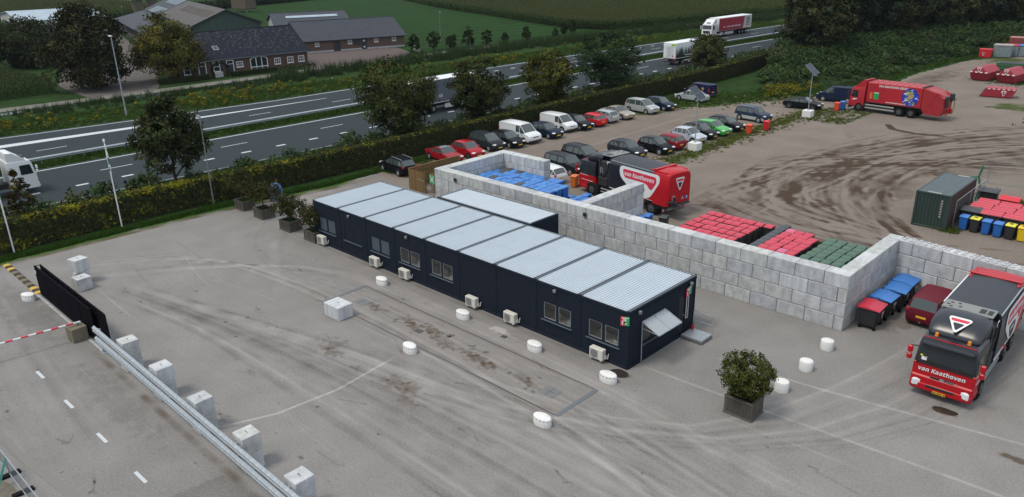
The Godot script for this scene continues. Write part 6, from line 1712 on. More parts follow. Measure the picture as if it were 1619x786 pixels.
	car("black coupe parked alone beside the second solar lamp", "sedan", Vector2(-19.45, -66.6), Vector2(0.99, -0.11), blk, {"l": 4.6, "h": 1.38, "dark_rim": true})
	car("dark navy panel van behind the red rubbish lorry's cab", "van", Vector2(-22.8, -73.05), Vector2(-0.99, 0.11), Color(0.010, 0.018, 0.042), {"l": 4.95, "h": 1.95})
	# by the near lorry
	var mr := car("maroon people carrier showing its tail beside the near lorry", "mpv", Vector2(8.95, -18.1 + 0.2), Vector2(0.03, -1), Color(0.105, 0.012, 0.020), {"l": 4.1, "h": 1.64, "w": 1.72, "y": 0.024, "group": ""})
	var tb := MB.new(); tb.tube([Vector3(-2.05, 0.35, 0), Vector3(-2.2, 0.33, 0), Vector3(-2.22, 0.42, 0)], 0.025, 6); part("tow_bar", tb, M["steel_dull"], mr)
	var mc := car("dark car on the motorway ahead of the white box lorry", "hatch", Vector2(path_x(ROAD, -101) + 1.9, -104.5), Vector2(0.03, -1), dgrey, {"y": 0.032, "group": ""})
	mc.name = numbered("moving_car")

# ------------------------------------------------------------------ lettering and logos
func letters(txt: String, size: float, bold := true) -> TextMesh:
	var t := TextMesh.new()
	var f := SystemFont.new()
	f.font_names = PackedStringArray(["Droid Sans"])
	f.font_weight = 700 if bold else 400
	t.font = f
	t.text = txt
	t.font_size = 64
	t.pixel_size = size / 64.0
	t.depth = 0.008
	return t

func put_text(txt: String, size: float, m: Material, parent: Node, f: Transform3D, slant := 0.0, stretch := 1.0) -> MeshInstance3D:
	var o := part("lettering", letters(txt, size), m, parent)
	o.transform = f * Transform3D(Basis(Vector3(stretch, 0, 0), Vector3(slant, 1, 0), Vector3(0, 0, 1)), Vector3.ZERO)
	return o

func rounded(pts: Array, r: float, n := 5) -> PackedVector2Array:
	var out := PackedVector2Array()
	for i in pts.size():
		var p: Vector2 = pts[i]; var a: Vector2 = pts[(i + pts.size() - 1) % pts.size()]; var b: Vector2 = pts[(i + 1) % pts.size()]
		var d0 := (a - p).normalized(); var d1 := (b - p).normalized()
		var l := minf(r, minf(p.distance_to(a), p.distance_to(b)) * 0.45)
		for k in n + 1:
			var t := k / float(n)
			out.append((p + d0 * l).lerp(p, t).lerp(p.lerp(p + d1 * l, t), t))
	return out

# the firm's badge: white rounded triangle on its tip, red bar above, dark tip
func badge(parent: Node, f: Transform3D, s: float) -> void:
	var w := MB.new(); w.ext(rounded([Vector2(-0.5, 0.42), Vector2(0.5, 0.42), Vector2(0.05, -0.5), Vector2(-0.05, -0.5)], 0.22), f * Transform3D(Basis().scaled(Vector3(s, s, 1)), Vector3.ZERO), 0.010)
	var n := part("badge", w, M["print_white"], parent)
	var r := MB.new(); r.ext(rounded([Vector2(-0.38, 0.31), Vector2(0.38, 0.31), Vector2(0.31, 0.14), Vector2(-0.30, 0.14)], 0.08), f * Transform3D(Basis().scaled(Vector3(s, s, 1)), Vector3(0, 0, 0.008)), 0.006)
	part("red_bar", r, M["sign_red"], n)
	var b := MB.new(); b.ext(rounded([Vector2(-0.23, 0.06), Vector2(0.23, 0.06), Vector2(0.03, -0.36), Vector2(-0.03, -0.36)], 0.09), f * Transform3D(Basis().scaled(Vector3(s, s, 1)), Vector3(0, 0, 0.008)), 0.006)
	part("dark_tip", b, M["print_black"], n)

func truck_wheel(t: Node3D, x: float, z: float, sg: float, r: float, wd := 0.30, rimm := "rim_dark") -> void:
	var ty := MB.new()
	ty.cyl(Vector3(x, r, z - sg * wd), Vector3(x, r, z), r, r, 22); ty.cyl(Vector3(x, r, z - sg * 0.002), Vector3(x, r, z + sg * 0.02), r * 0.96, r * 0.9, 22)
	var w := part("wheel", ty, M["rubber"], t, 30.0)
	var ri := MB.new(); ri.cyl(Vector3(x, r, z + sg * 0.01), Vector3(x, r, z + sg * 0.03), r * 0.58, r * 0.54, 18); ri.cyl(Vector3(x, r, z + sg * 0.02), Vector3(x, r, z + sg * 0.07), r * 0.24, r * 0.2, 12)
	part("rim", ri, M[rimm], w)

# a cab: nose at x = 0, running back to x = -len
func cab(t: Node3D, L: float, W: float, lo: float, H: float, paint: Material, roofm: Material, lean := 0.12, y_belt := 1.75) -> MeshInstance3D:
	var w := W / 2
	var side := [Vector2(0.0, lo), Vector2(0.02, y_belt), Vector2(-lean, H - 0.28), Vector2(-lean - 0.16, H - 0.03), Vector2(-L, H)]
	var b := MB.new(); var gl := MB.new()
	# front face below the windscreen, sides, back
	var rr := []
	for p in [[-L, lo, 1.0], [-L, y_belt, 1.0]]: rr.append(p)
	b.cbox(Vector3(-L / 2, (lo + y_belt) / 2, 0), Vector3(L, y_belt - lo, W), 0.03)
	b.cbox(Vector3(-0.02, (lo + 0.45) * 0.5 + lo * 0.5, 0), Vector3(0.16, 0.52, W + 0.02), 0.06)
	var m := part("cab", b, paint, t, 30.0)
	# upper cab
	var up := MB.new()
	var q := func(x: float, y: float, z: float) -> Vector3: return Vector3(x, y, z)
	var A := PackedVector3Array([Vector3(-0.04, y_belt - 0.01, w * 0.985), Vector3(-0.04, y_belt - 0.01, -w * 0.985), Vector3(-L, y_belt - 0.01, -w), Vector3(-L, y_belt - 0.01, w)])
	var B := PackedVector3Array([Vector3(-lean, H - 0.30, w * 0.93), Vector3(-lean, H - 0.30, -w * 0.93), Vector3(-L, H - 0.22, -w * 0.97), Vector3(-L, H - 0.22, w * 0.97)])
	var C := PackedVector3Array([Vector3(-lean - 0.10, H - 0.10, w * 0.90), Vector3(-lean - 0.10, H - 0.10, -w * 0.90), Vector3(-L, H - 0.06, -w * 0.94), Vector3(-L, H - 0.06, w * 0.94)])
	var D := PackedVector3Array([Vector3(-lean - 0.32, H, w * 0.80), Vector3(-lean - 0.32, H, -w * 0.80), Vector3(-L + 0.02, H, -w * 0.84), Vector3(-L + 0.02, H, w * 0.84)])
	up.loft([A, B, C, D])
	part("cab_roof", up, roofm, t, 30.0)
	# glass set a little proud of the upper cab
	var e := 0.012
	var ws := MB.new()
	ws.quad(Vector3(-0.055 + e, y_belt + 0.05, w * 0.90), Vector3(-0.055 + e, y_belt + 0.05, -w * 0.90), Vector3(-lean + e + 0.004, H - 0.36, -w * 0.86), Vector3(-lean + e + 0.004, H - 0.36, w * 0.86))
	var q0 := ws.v[0]
	ws = MB.new()
	ws.oq(Vector3(-0.055 + e + 0.01, y_belt + 0.05, w * 0.90), Vector3(-0.055 + e + 0.01, y_belt + 0.05, -w * 0.90), Vector3(-lean + e + 0.012, H - 0.36, -w * 0.86), Vector3(-lean + e + 0.012, H - 0.36, w * 0.86), Vector3(-1, 1.5, 0))
	part("windscreen", ws, M["cab_glass"], t)
	for sg in [1.0, -1.0]:
		var s := MB.new()
		s.oq(Vector3(-0.22, y_belt + 0.02, sg * (w * 0.99 + e)), Vector3(-lean - 0.16, H - 0.42, sg * (w * 0.945 + e)), Vector3(-L * 0.56, H - 0.42, sg * (w * 0.957 + e)), Vector3(-L * 0.56, y_belt - 0.0, sg * (w + e)), Vector3(-L / 2, 1.5, 0))
		part("side_window", s, M["cab_glass"], t)
	return m

func mirrors(t: Node3D, w: float, y: float, m: Material) -> void:
	for sg in [1.0, -1.0]:
		var a := MB.new(); a.tube([Vector3(-0.12, y + 0.55, sg * w * 0.95), Vector3(0.06, y + 0.6, sg * (w + 0.20))], 0.025, 6)
		var n := part("mirror_arm", a, M["black"], t)
		var b := MB.new(); b.cbox(Vector3(0.06, y + 0.42, sg * (w + 0.20)), Vector3(0.16, 0.34, 0.22), 0.05); b.cbox(Vector3(0.06, y + 0.06, sg * (w + 0.20)), Vector3(0.16, 0.28, 0.22), 0.05)
		part("mirror", b, m, n)

# red and black rubbish lorry with the round-shouldered body
func waste_truck(label: String, nose: Vector2, dir: Vector2, two_axles: bool, y: float) -> Node3D:
	dir = dir.normalized()
	var t := thing("rubbish_lorry", label, "lorry", Vector3(nose.x, y, nose.y), head(dir))
	var W := 2.5; var w := W / 2
	var R: StandardMaterial3D = M["red_paint"]; var K: StandardMaterial3D = M["black_paint"]
	R.metallic_specular = 0.35; R.roughness = 0.38
	var L := 1.75
	cab(t, L, W, 0.55, 2.80, R, K, 0.16, 1.62)
	mirrors(t, w, 1.75, R)
	# front details
	var bp := MB.new(); bp.cbox(Vector3(-0.03, 0.52, 0), Vector3(0.26, 0.42, W + 0.03), 0.09); part("bumper", bp, R, t, 40.0)
	for sg in [1.0, -1.0]:
		var h := MB.new(); h.cbox(Vector3(0.055, 0.66, sg * 0.98), Vector3(0.14, 0.36, 0.38), 0.06, Basis(Vector3.UP, sg * 0.35)); part("headlight", h, M["lamp_glass"], t)
	var gr := MB.new()
	gr.cbox(Vector3(0.025, 1.02, 0), Vector3(0.03, 0.16, 0.95), 0.012); gr.cbox(Vector3(0.10, 0.60, 0), Vector3(0.03, 0.12, 1.15), 0.012); gr.box(Vector3(0.0, 1.60, 0), Vector3(0.05, 0.05, 2.3))
	part("grille", gr, M["black"], t)
	var em := MB.new(); em.cyl(Vector3(0.04, 1.03, 0), Vector3(0.05, 1.03, 0), 0.09, 0.09, 14); em.box(Vector3(0.045, 1.05, -0.35), Vector3(0.012, 0.02, 0.6), Basis(Vector3.RIGHT, 0.1)); part("emblem", em, M["rim"], t)
	var fp := MB.new(); fp.box(Vector3(0.11, 0.40, 0), Vector3(0.012, 0.12, 0.52)); var fpn := part("licence_plate", fp, M["yellow_plate"], t)
	var front := Basis(Vector3(0, 0, -1), Vector3.UP, Vector3(1, 0, 0))
	put_text("05-BKF-8", 0.12, M["print_black"], fpn, Transform3D(front, Vector3(0.118, 0.40, 0)))
	put_text("van Kaathoven", 0.27, M["print_white"], t, Transform3D(front, Vector3(0.032, 1.36, 0.05)), 0.12)
	var wi := MB.new()
	for z in [-0.7, 0.0, 0.6]: wi.tube([Vector3(-0.02, 1.68, z), Vector3(-0.075, 1.98, z + 0.32)], 0.012, 5)
	wi.box(Vector3(-0.035, 1.72, -0.2), Vector3(0.03, 0.05, 2.0)); part("wiper", wi, M["black"], t)
	var stk := MB.new(); stk.box(Vector3(-0.05, 1.83, 0.86), Vector3(0.006, 0.16, 0.22), Basis(Vector3.BACK, 0.12)); part("permit", stk, M["white_plate"], t)
	var st2 := MB.new(); st2.box(Vector3(-0.052, 1.96, 0.98), Vector3(0.006, 0.08, 0.1), Basis(Vector3.BACK, 0.12)); part("permit", st2, mat("permit_yellow", 0.6, 0.5, 0.03, 0.5), t)
	var vz := MB.new(); vz.cbox(Vector3(-0.10, 2.56, 0), Vector3(0.32, 0.20, 2.1), 0.07, Basis(Vector3.BACK, 0.3)); part("sun_visor", vz, K, t, 40.0)
	for z in [-0.65, 0.65]:
		var b := MB.new(); b.cyl(Vector3(-0.55, 2.80, z), Vector3(-0.55, 2.96, z), 0.085, 0.07, 12); part("beacon", b, M["amber"], t, 40.0)
	var rt := MB.new(); rt.box(Vector3(-0.27, 2.79, 0), Vector3(0.05, 0.03, 2.1)); part("roof_trim", rt, R, t)
	for sg in [1.0, -1.0]:
		var st := MB.new()
		st.cbox(Vector3(-0.80, 0.55, sg * (w - 0.06)), Vector3(1.15, 0.30, 0.16), 0.05); part("cab_step", st, R, t)
		var wt := MB.new(); wt.box(Vector3(-0.9, 1.15, sg * (w + 0.006)), Vector3(1.2, 0.035, 0.012)); wt.box(Vector3(-0.55, 1.55, sg * (w + 0.006)), Vector3(0.8, 0.03, 0.012)); part("white_stripe", wt, M["print_white"], t)
		var hd := MB.new(); hd.box(Vector3(-1.25, 1.45, sg * (w + 0.015)), Vector3(0.2, 0.04, 0.03)); hd.tube([Vector3(-1.62, 0.9, sg * (w + 0.02)), Vector3(-1.62, 2.2, sg * (w + 0.02))], 0.018, 6); part("handle", hd, M["black"], t)
		var fa := MB.new(); fa.cyl(Vector3(-1.42, 0.52, sg * (w - 0.34)), Vector3(-1.42, 0.52, sg * (w + 0.008)), 0.60, 0.60, 22); part("wheel_arch", fa, M["black"], t)
	# chassis
	var ch := MB.new(); ch.box(Vector3(-4.4, 0.80, 0), Vector3(7.0, 0.36, 0.95)); ch.box(Vector3(-3.4, 0.62, 0), Vector3(1.6, 0.5, 2.1)); ch.box(Vector3(-5.0, 0.6, 0.9), Vector3(1.1, 0.45, 0.5)); ch.box(Vector3(-5.0, 0.6, -0.9), Vector3(1.1, 0.45, 0.5)); part("chassis", ch, M["chassis"], t)
	for sg in [1.0, -1.0]:
		truck_wheel(t, -1.42, sg * (w + 0.025), sg, 0.50, 0.32, "rim_dark")
		truck_wheel(t, -7.25 if not two_axles else -5.85, sg * (w - 0.02), sg, 0.50, 0.55)
		if two_axles: truck_wheel(t, -7.2, sg * (w - 0.02), sg, 0.50, 0.4)
		var mg := MB.new()
		for i in 9:
			var a0 := PI * 0.06 + PI * 0.88 * i / 9.0; var a1 := PI * 0.06 + PI * 0.88 * (i + 1) / 9.0
			var cx := -7.25 if not two_axles else -5.85
			mg.box(Vector3(cx + cos((a0 + a1) / 2) * 0.60, 0.5 + sin((a0 + a1) / 2) * 0.60, sg * (w - 0.28)), Vector3(0.03, 0.24, 0.55), Basis(Vector3.BACK, (a0 + a1) / 2))
		part("mudguard", mg, M["dark_plastic"], t)
		var gb := MB.new()
		for yy in [0.55, 0.80]: gb.cbox(Vector3(-3.6, yy, sg * (w - 0.05)), Vector3(2.6, 0.10, 0.05), 0.015)
		part("side_guard", gb, M["galvanised"], t)
		var rb := MB.new(); rb.cbox(Vector3(-6.45 if not two_axles else -5.1, 1.06, sg * (w - 0.02)), Vector3(0.34, 0.26, 0.2), 0.08); part("red_box", rb, R, t)
	# black fairing behind the cab roof and the machinery between
	var fr := MB.new()
	var rings := []
	for s in [[-0.62, 2.86, 0.12, 0.92], [-0.75, 2.92, 0.34, 1.08], [-1.1, 3.06, 0.62, 1.14], [-1.6, 3.16, 0.78, 1.15], [-2.15, 3.2, 0.82, 1.12], [-2.3, 3.2, 0.78, 1.1]]:
		var r := PackedVector3Array()
		for i in 16:
			var a := TAU * i / 16.0
			var cc := cos(a); var ss := sin(a)
			r.append(Vector3(s[0], s[1] + signf(ss) * pow(absf(ss), 0.6) * s[2] * 0.5, signf(cc) * pow(absf(cc), 0.5) * s[3]))
		rings.append(r)
	fr.loft(rings)
	var fn := part("fairing", fr, K, t, 50.0)
	badge(fn, Transform3D(Basis(Vector3(0, 0, -1), Vector3(-0.93, 0.36, 0).normalized(), Vector3(0.36, 0.93, 0).normalized()), Vector3(-1.02, 3.40, 0)) * Transform3D(Basis.IDENTITY, Vector3(0, 0.0, 0.0)), 1.05)
	var mc := MB.new()
	mc.cbox(Vector3(-2.55, 2.0, 0), Vector3(1.35, 2.2, 2.25), 0.1); mc.cbox(Vector3(-2.5, 1.4, 1.16), Vector3(0.9, 0.7, 0.12), 0.04); mc.cbox(Vector3(-2.5, 1.4, -1.16), Vector3(0.9, 0.7, 0.12), 0.04)
	mc.box(Vector3(-2.1, 2.4, 1.1), Vector3(0.12, 1.6, 0.16)); mc.box(Vector3(-2.1, 2.4, -1.1), Vector3(0.12, 1.6, 0.16))
	for z in [-1.17, 1.17]:
		mc.tube([Vector3(-2.0, 1.1, z), Vector3(-2.9, 2.4, z), Vector3(-3.0, 3.0, z)], 0.05, 6); mc.tube([Vector3(-2.3, 1.0, z), Vector3(-2.35, 2.7, z)], 0.035, 6)
	part("superstructure", mc, mat("works_black", 0.014, 0.014, 0.016, 0.65), t)
	for sg in [1.0, -1.0]:
		var wdw := MB.new(); wdw.cbox(Vector3(-2.25, 2.3, sg * 1.15), Vector3(0.42, 0.5, 0.04), 0.02); part("vent_panel", wdw, M["steel_dull"], t)
		var ck := MB.new(); ck.box(Vector3(-3.02, 3.14, sg * 1.16), Vector3(0.30, 0.06, 0.02)); ck.box(Vector3(-2.90, 3.04, sg * 1.16), Vector3(0.06, 0.22, 0.02)); part("corner_mark", ck, M["print_white"], t)
	# grey plate with its slots over the machinery
	var pl := MB.new(); pl.cbox(Vector3(-2.68, 3.56, 0), Vector3(0.95, 0.07, 2.1), 0.02); pl.box(Vector3(-2.3, 3.50, 0), Vector3(0.05, 0.2, 2.0))
	var pn := part("roof_plate", pl, mat("plate_grey", 0.17, 0.175, 0.165, 0.6), t)
	var sl := MB.new()
	sl.box(Vector3(-2.66, 3.60, -0.55), Vector3(0.5, 0.02, 0.24)); sl.box(Vector3(-2.66, 3.60, -0.85), Vector3(0.5, 0.02, 0.2))
	for p in [[-2.4, 0.7], [-2.55, 0.35], [-2.85, 0.75], [-2.9, 0.45], [-2.6, 0.85]]: sl.box(Vector3(p[0], 3.60, p[1]), Vector3(0.10, 0.02, 0.12))
	part("slot", sl, M["black"], pn)
	# body with rounded shoulders: cross-section swept along
	var sec := [Vector2(-w, 1.12), Vector2(-w - 0.02, 2.2), Vector2(-w, 3.12), Vector2(-w * 0.93, 3.38), Vector2(-w * 0.76, 3.50), Vector2(0, 3.55)]
	var body := func(x0: float, x1: float, m: Material, nm: String, top_only := false, sides_only := false) -> Node:
		var q := MB.new()
		for sg in [1.0, -1.0]:
			for i in sec.size() - 1:
				if top_only and i < 2: continue
				if sides_only and i >= 2: continue
				var a: Vector2 = sec[i]; var b: Vector2 = sec[i + 1]
				q.oq(Vector3(x0, a.y, a.x * sg), Vector3(x0, b.y, b.x * sg), Vector3(x1, b.y, b.x * sg), Vector3(x1, a.y, a.x * sg), Vector3((x0 + x1) / 2, 2, 0))
		if not top_only:
			q.quad(Vector3(x0, 1.12, -w), Vector3(x0, 1.12, w), Vector3(x1, 1.12, w), Vector3(x1, 1.12, -w))
			for x in [x0, x1]:
				for sg in [1.0, -1.0]:
					for i in sec.size() - 1:
						q.ot(Vector3(x, sec[i].y, sec[i].x * sg), Vector3(x, sec[i + 1].y, sec[i + 1].x * sg), Vector3(x, 1.12, 0), Vector3((x0 + x1) / 2, 2, 0))
		return part(nm, q, m, t, 35.0)
	body.call(-3.25, -7.35, K, "body_side", false, true)
	body.call(-3.25, -7.35, M["tarp"], "body_roof", true)
	# red tailgate, bulging to the rear
	var tg := MB.new(); rings = []
	for s in [[-7.35, 1.0, 1.0], [-8.1, 1.0, 1.0], [-8.45, 0.99, 0.99], [-8.62, 0.955, 0.955], [-8.70, 0.90, 0.90]]:
		var r := PackedVector3Array()
		var full := sec.duplicate()
		for i in range(sec.size() - 2, -1, -1): full.append(Vector2(-sec[i].x, sec[i].y))
		for p in full: r.append(Vector3(s[0], 2.2 + (p.y - 2.2) * s[1] - (0.18 if p.y < 1.5 else 0.0), p.x * s[2] * 1.012))
		rings.append(r)
	tg.loft(rings)
	var tgn := part("tailgate", tg, R, t, 40.0)
	var rl := MB.new()
	for z in [-1.05, 1.05]: rl.cbox(Vector3(-7.7, 3.47, z), Vector3(1.5, 0.10, 0.14), 0.03)
	rl.cbox(Vector3(-7.4, 3.57, 0), Vector3(0.22, 0.08, 2.3), 0.02)
	part("tail_rail", rl, R, t)
	var rear := Basis(Vector3(0, 0, 1), Vector3.UP, Vector3(-1, 0, 0))
	badge(tgn, Transform3D(rear, Vector3(-8.70, 2.62, 0.0)), 1.05)
	var d1 := MB.new(); d1.cyl(Vector3(-8.66, 1.42, 0.78), Vector3(-8.72, 1.42, 0.78), 0.16, 0.16, 18); var d1n := part("round_sticker", d1, mat("sticker_blue", 0.02, 0.10, 0.38, 0.5), tgn)
	var d2 := MB.new(); d2.ext(PackedVector2Array([Vector2(-0.16, -0.14), Vector2(0.16, -0.14), Vector2(0, 0.16)]), Transform3D(rear, Vector3(-8.70, 1.45, 0.36)), 0.012); part("warning_sticker", d2, M["grille_grey"], tgn)
	var d3 := MB.new(); d3.cyl(Vector3(-8.66, 1.55, -0.62), Vector3(-8.705, 1.55, -0.62), 0.19, 0.19, 18); part("round_sticker", d3, M["print_white"], tgn)
	var d4 := MB.new(); d4.cyl(Vector3(-8.69, 1.55, -0.62), Vector3(-8.712, 1.55, -0.62), 0.16, 0.16, 18); part("round_sticker", d4, M["sign_red"], tgn)
	var d5 := MB.new(); d5.ext(PackedVector2Array([Vector2(-0.03, -0.1), Vector2(0.03, -0.1), Vector2(0.05, 0.08), Vector2(-0.05, 0.08)]), Transform3D(rear, Vector3(-8.722, 1.42, 0.78)), 0.006); part("sticker_mark", d5, M["print_white"], d1n.get_parent())
	# side liveries
	for sg in [1.0, -1.0]:
		var fs := Transform3D(Basis(Vector3(-1 if sg < 0 else 1, 0, 0), Vector3.UP, Vector3(0, 0, sg)), Vector3(-6.15, 2.25, sg * (w + 0.034)))
		var mx := -1.0 if sg > 0 else 1.0   # so that the drawing's front end points to the cab on both sides
		var P := func(a: Array) -> Array:
			var o := []
			for p in a: o.append(Vector2(p[0] * mx, p[1]))
			return o
		var rr := MB.new(); rr.ext(PackedVector2Array(P.call([[-0.2, 0.86], [1.2, 0.86], [1.2, -1.1], [0.3, -1.1]])), fs, 0.006)
		var bn := part("red_livery", rr, R, t)
		var wh := MB.new(); wh.ext(rounded(P.call([[-1.9, 0.98], [1.8, 0.98], [1.8, 0.42], [0.9, -1.1], [-0.35, -1.1], [-1.9, 0.1]]), 0.5), fs * Transform3D(Basis.IDENTITY, Vector3(0, 0, 0.006)), 0.006); part("white_livery", wh, M["print_white"], bn)
		var pill := MB.new(); pill.ext(rounded(P.call([[-1.62, 0.76], [1.50, 0.76], [1.54, 0.32], [1.06, -0.42], [0.60, 0.08], [-1.45, 0.08]]), 0.24), fs * Transform3D(Basis.IDENTITY, Vector3(0, 0, 0.012)), 0.006); part("red_panel", pill, M["sign_red"], bn)
		var bk := MB.new(); bk.ext(rounded(P.call([[-0.9, -0.16], [0.30, -0.16], [0.55, -0.45], [0.25, -0.98], [-0.3, -0.98]]), 0.22), fs * Transform3D(Basis.IDENTITY, Vector3(0, 0, 0.012)), 0.006); part("black_panel", bk, M["print_black"], bn)
		put_text("van Kaathoven", 0.46, M["print_white"], bn, fs * Transform3D(Basis.IDENTITY, Vector3(-0.05 * mx, 0.42, 0.020)), 0.12, 0.84)
		put_text("afval!", 0.24, M["print_white"], bn, fs * Transform3D(Basis.IDENTITY, Vector3(-0.18 * mx, -0.42, 0.020)), 0.12)
		var hem := MB.new(); hem.box(Vector3(-5.3, 1.13, sg * (w + 0.01)), Vector3(4.1, 0.045, 0.04)); part("sill_stripe", hem, M["print_white"], t)
		var ed := MB.new(); ed.box(Vector3(-5.3, 3.36, sg * (w * 0.95)), Vector3(4.1, 0.05, 0.05)); part("roof_edge", ed, M["galvanised"] if sg < 0 else M["print_white"], t)
	# rear underrun bar with lamps, lifting gear
	var ub := MB.new(); ub.cbox(Vector3(-8.25, 0.55, 0), Vector3(0.10, 0.20, 2.35), 0.02); ub.box(Vector3(-7.9, 0.68, 0.4), Vector3(0.6, 0.10, 0.1)); ub.box(Vector3(-7.9, 0.68, -0.4), Vector3(0.6, 0.10, 0.1))
	var un := part("underrun_bar", ub, M["galvanised"], t)
	for sg in [1.0, -1.0]:
		var tl := MB.new(); tl.cbox(Vector3(-8.31, 0.55, sg * 1.0), Vector3(0.05, 0.16, 0.30), 0.02); part("tail_light", tl, M["tail_red"], un)
	var lg := MB.new()
	lg.box(Vector3(-8.95, 0.98, -0.75), Vector3(0.95, 0.05, 0.9)); lg.box(Vector3(-8.85, 1.2, -0.9), Vector3(0.4, 0.4, 0.3)); lg.tube([Vector3(-8.6, 1.3, -1.2), Vector3(-9.2, 1.5, -1.2), Vector3(-9.4, 1.25, -0.9)], 0.05, 6); lg.cyl(Vector3(-9.0, 1.45, -0.9), Vector3(-9.0, 1.75, -0.9), 0.1, 0.12, 10); lg.box(Vector3(-8.8, 1.05, 0.4), Vector3(0.3, 0.10, 1.0))
	part("lifting_gear", lg, M["dark_plastic"], t)
	return t

func red_truck() -> void:
	# the older all-red lorry at the back of the lot
	var dir := Vector2(-0.985, -0.075).normalized()
	var side := Vector2(-0.075, 0.985)   # toward the camera
	var nose := Vector2(-17.05, -70.0)
	var t := thing("red_rubbish_lorry", "all red rubbish lorry with a globe on its side at the back of the lot", "lorry", Vector3(nose.x, 0.016, nose.y), head(dir))
	t.scale.x = 0.95
	var R := mat("lorry_red", 0.33, 0.010, 0.018, 0.4)
	var W := 2.5; var w := 1.25
	cab(t, 1.9, W, 0.6, 2.9, R, R, 0.18, 1.65)
	mirrors(t, w, 1.8, M["black"])
	var de := MB.new(); de.ext(PackedVector2Array([Vector2(-0.55, 2.85), Vector2(-1.9, 2.85), Vector2(-1.9, 3.75), Vector2(-1.45, 3.7)]), Transform3D(Basis.IDENTITY, Vector3(0, 0, -1.1)), 2.2); part("deflector", de, R, t)
	var bm := MB.new(); bm.cbox(Vector3(0.0, 0.5, 0), Vector3(0.25, 0.4, W), 0.08); part("bumper", bm, M["dark_plastic"], t)
	for sg in [1.0, -1.0]:
		var h := MB.new(); h.cbox(Vector3(0.1, 0.62, sg * 0.95), Vector3(0.08, 0.2, 0.36), 0.03); part("headlight", h, M["lamp_glass"], t)
		truck_wheel(t, -1.35, sg * w, sg, 0.52, 0.32, "rim_dark")
		truck_wheel(t, -6.35, sg * w, sg, 0.52, 0.55, "rim_dark"); truck_wheel(t, -7.75, sg * w, sg, 0.52, 0.55, "rim_dark")
		var gb := MB.new()
		for y in [0.55, 0.9]: gb.cbox(Vector3(-3.9, y, sg * (w - 0.03)), Vector3(3.6, 0.16, 0.05), 0.015)
		part("side_guard", gb, M["grille_grey"], t)
		var fa := MB.new(); fa.cyl(Vector3(-1.35, 0.54, sg * (w - 0.3)), Vector3(-1.35, 0.54, sg * (w - 0.004)), 0.64, 0.64, 20); part("wheel_arch", fa, M["black"], t)
		var cs := MB.new(); cs.box(Vector3(-0.75, 1.45, sg * (w + 0.006)), Vector3(0.5, 0.1, 0.01)); cs.box(Vector3(-0.55, 1.35, sg * (w + 0.006)), Vector3(0.4, 0.05, 0.01)); part("door_lettering", cs, M["print_white"], t)
	var ch := MB.new(); ch.box(Vector3(-5, 0.85, 0), Vector3(8, 0.4, 1.0)); ch.box(Vector3(-4, 0.75, 0), Vector3(3, 0.5, 2.2)); part("chassis", ch, M["chassis"], t)
	var b := MB.new(); b.cbox(Vector3(-5.45, 2.38, 0), Vector3(6.7, 2.4, W), 0.10)
	for i in 9: b.cbox(Vector3(-2.4 - i * 0.76, 3.60, 0), Vector3(0.12, 0.07, W - 0.3), 0.02)
	var bn := part("body", b, R, t)
	var pl := MB.new(); pl.box(Vector3(-4.0, 2.6, -1.256), Vector3(0.03, 1.9, 0.02)); pl.box(Vector3(-5.45, 1.22, -1.256), Vector3(6.6, 0.05, 0.02)); part("panel_seam", pl, M["dark_plastic"], bn)
	# rear loader
	var rl := MB.new()
	rl.ext(PackedVector2Array([Vector2(-8.85, 3.5), Vector2(-8.85, 1.2), Vector2(-9.3, 0.65), Vector2(-11.0, 0.62), Vector2(-11.3, 1.2), Vector2(-11.25, 2.6), Vector2(-10.4, 3.1)]), Transform3D(Basis.IDENTITY, Vector3(0, 0, -1.24)), 2.48)
	var rn := part("rear_loader", rl, M["red_deep"], t)
	var rb := MB.new()
	for sg in [1.0, -1.0]:
		rb.cyl(Vector3(-8.9, 3.45, sg * 1.05), Vector3(-11.2, 2.85, sg * 1.05), 0.09, 0.07, 8)
		rb.box(Vector3(-9.9, 2.1, sg * 1.25), Vector3(0.08, 2.6, 0.05), Basis(Vector3.BACK, 0.5)); rb.box(Vector3(-10.1, 1.6, sg * 1.25), Vector3(0.08, 2.0, 0.05), Basis(Vector3.BACK, -0.6)); rb.box(Vector3(-10.6, 2.75, sg * 1.25), Vector3(1.5, 0.1, 0.05), Basis(Vector3.BACK, 0.25))
	part("brace", rb, R, rn)
	var rk := MB.new()
	rk.cbox(Vector3(-11.45, 2.6, 0.6), Vector3(0.5, 0.8, 0.3), 0.05); rk.cbox(Vector3(-11.4, 2.2, -0.6), Vector3(0.4, 1.2, 0.4), 0.05)
	rk.tube([Vector3(-11.2, 2.4, 0.9), Vector3(-11.6, 2.5, 0.9), Vector3(-11.8, 2.3, 0.9)], 0.05, 6); rk.box(Vector3(-8.75, 3.5, 0), Vector3(0.3, 0.25, 2.2))
	part("hydraulics", rk, M["dark_plastic"], t)
	for z in [0.95, -0.6]:
		var hp := MB.new()
		var prev := Vector3.ZERO
		for i in 15:
			var a := TAU * i / 14.0
			var p := Vector3(-11.5 + cos(a) * 0.2, 1.55 + sin(a) * 0.85, z)
			if i > 0: hp.cyl(prev, p, 0.06, 0.06, 6)
			prev = p
		part("hoop", hp, mat("hoop_tan", 0.30, 0.20, 0.09, 0.7) if z > 0 else R, t, 40.0)
	var rg := MB.new(); rg.cbox(Vector3(-11.35, 1.0, 0.8), Vector3(0.4, 0.6, 0.5), 0.06); part("lamp_box", rg, M["red_paint"], t)
	# printing on its near side (the lorry's left side faces the camera)
	var f := Transform3D(Basis(Vector3(-1, 0, 0), Vector3.UP, Vector3(0, 0, -1)), Vector3(-5.45, 2.4, -1.256))
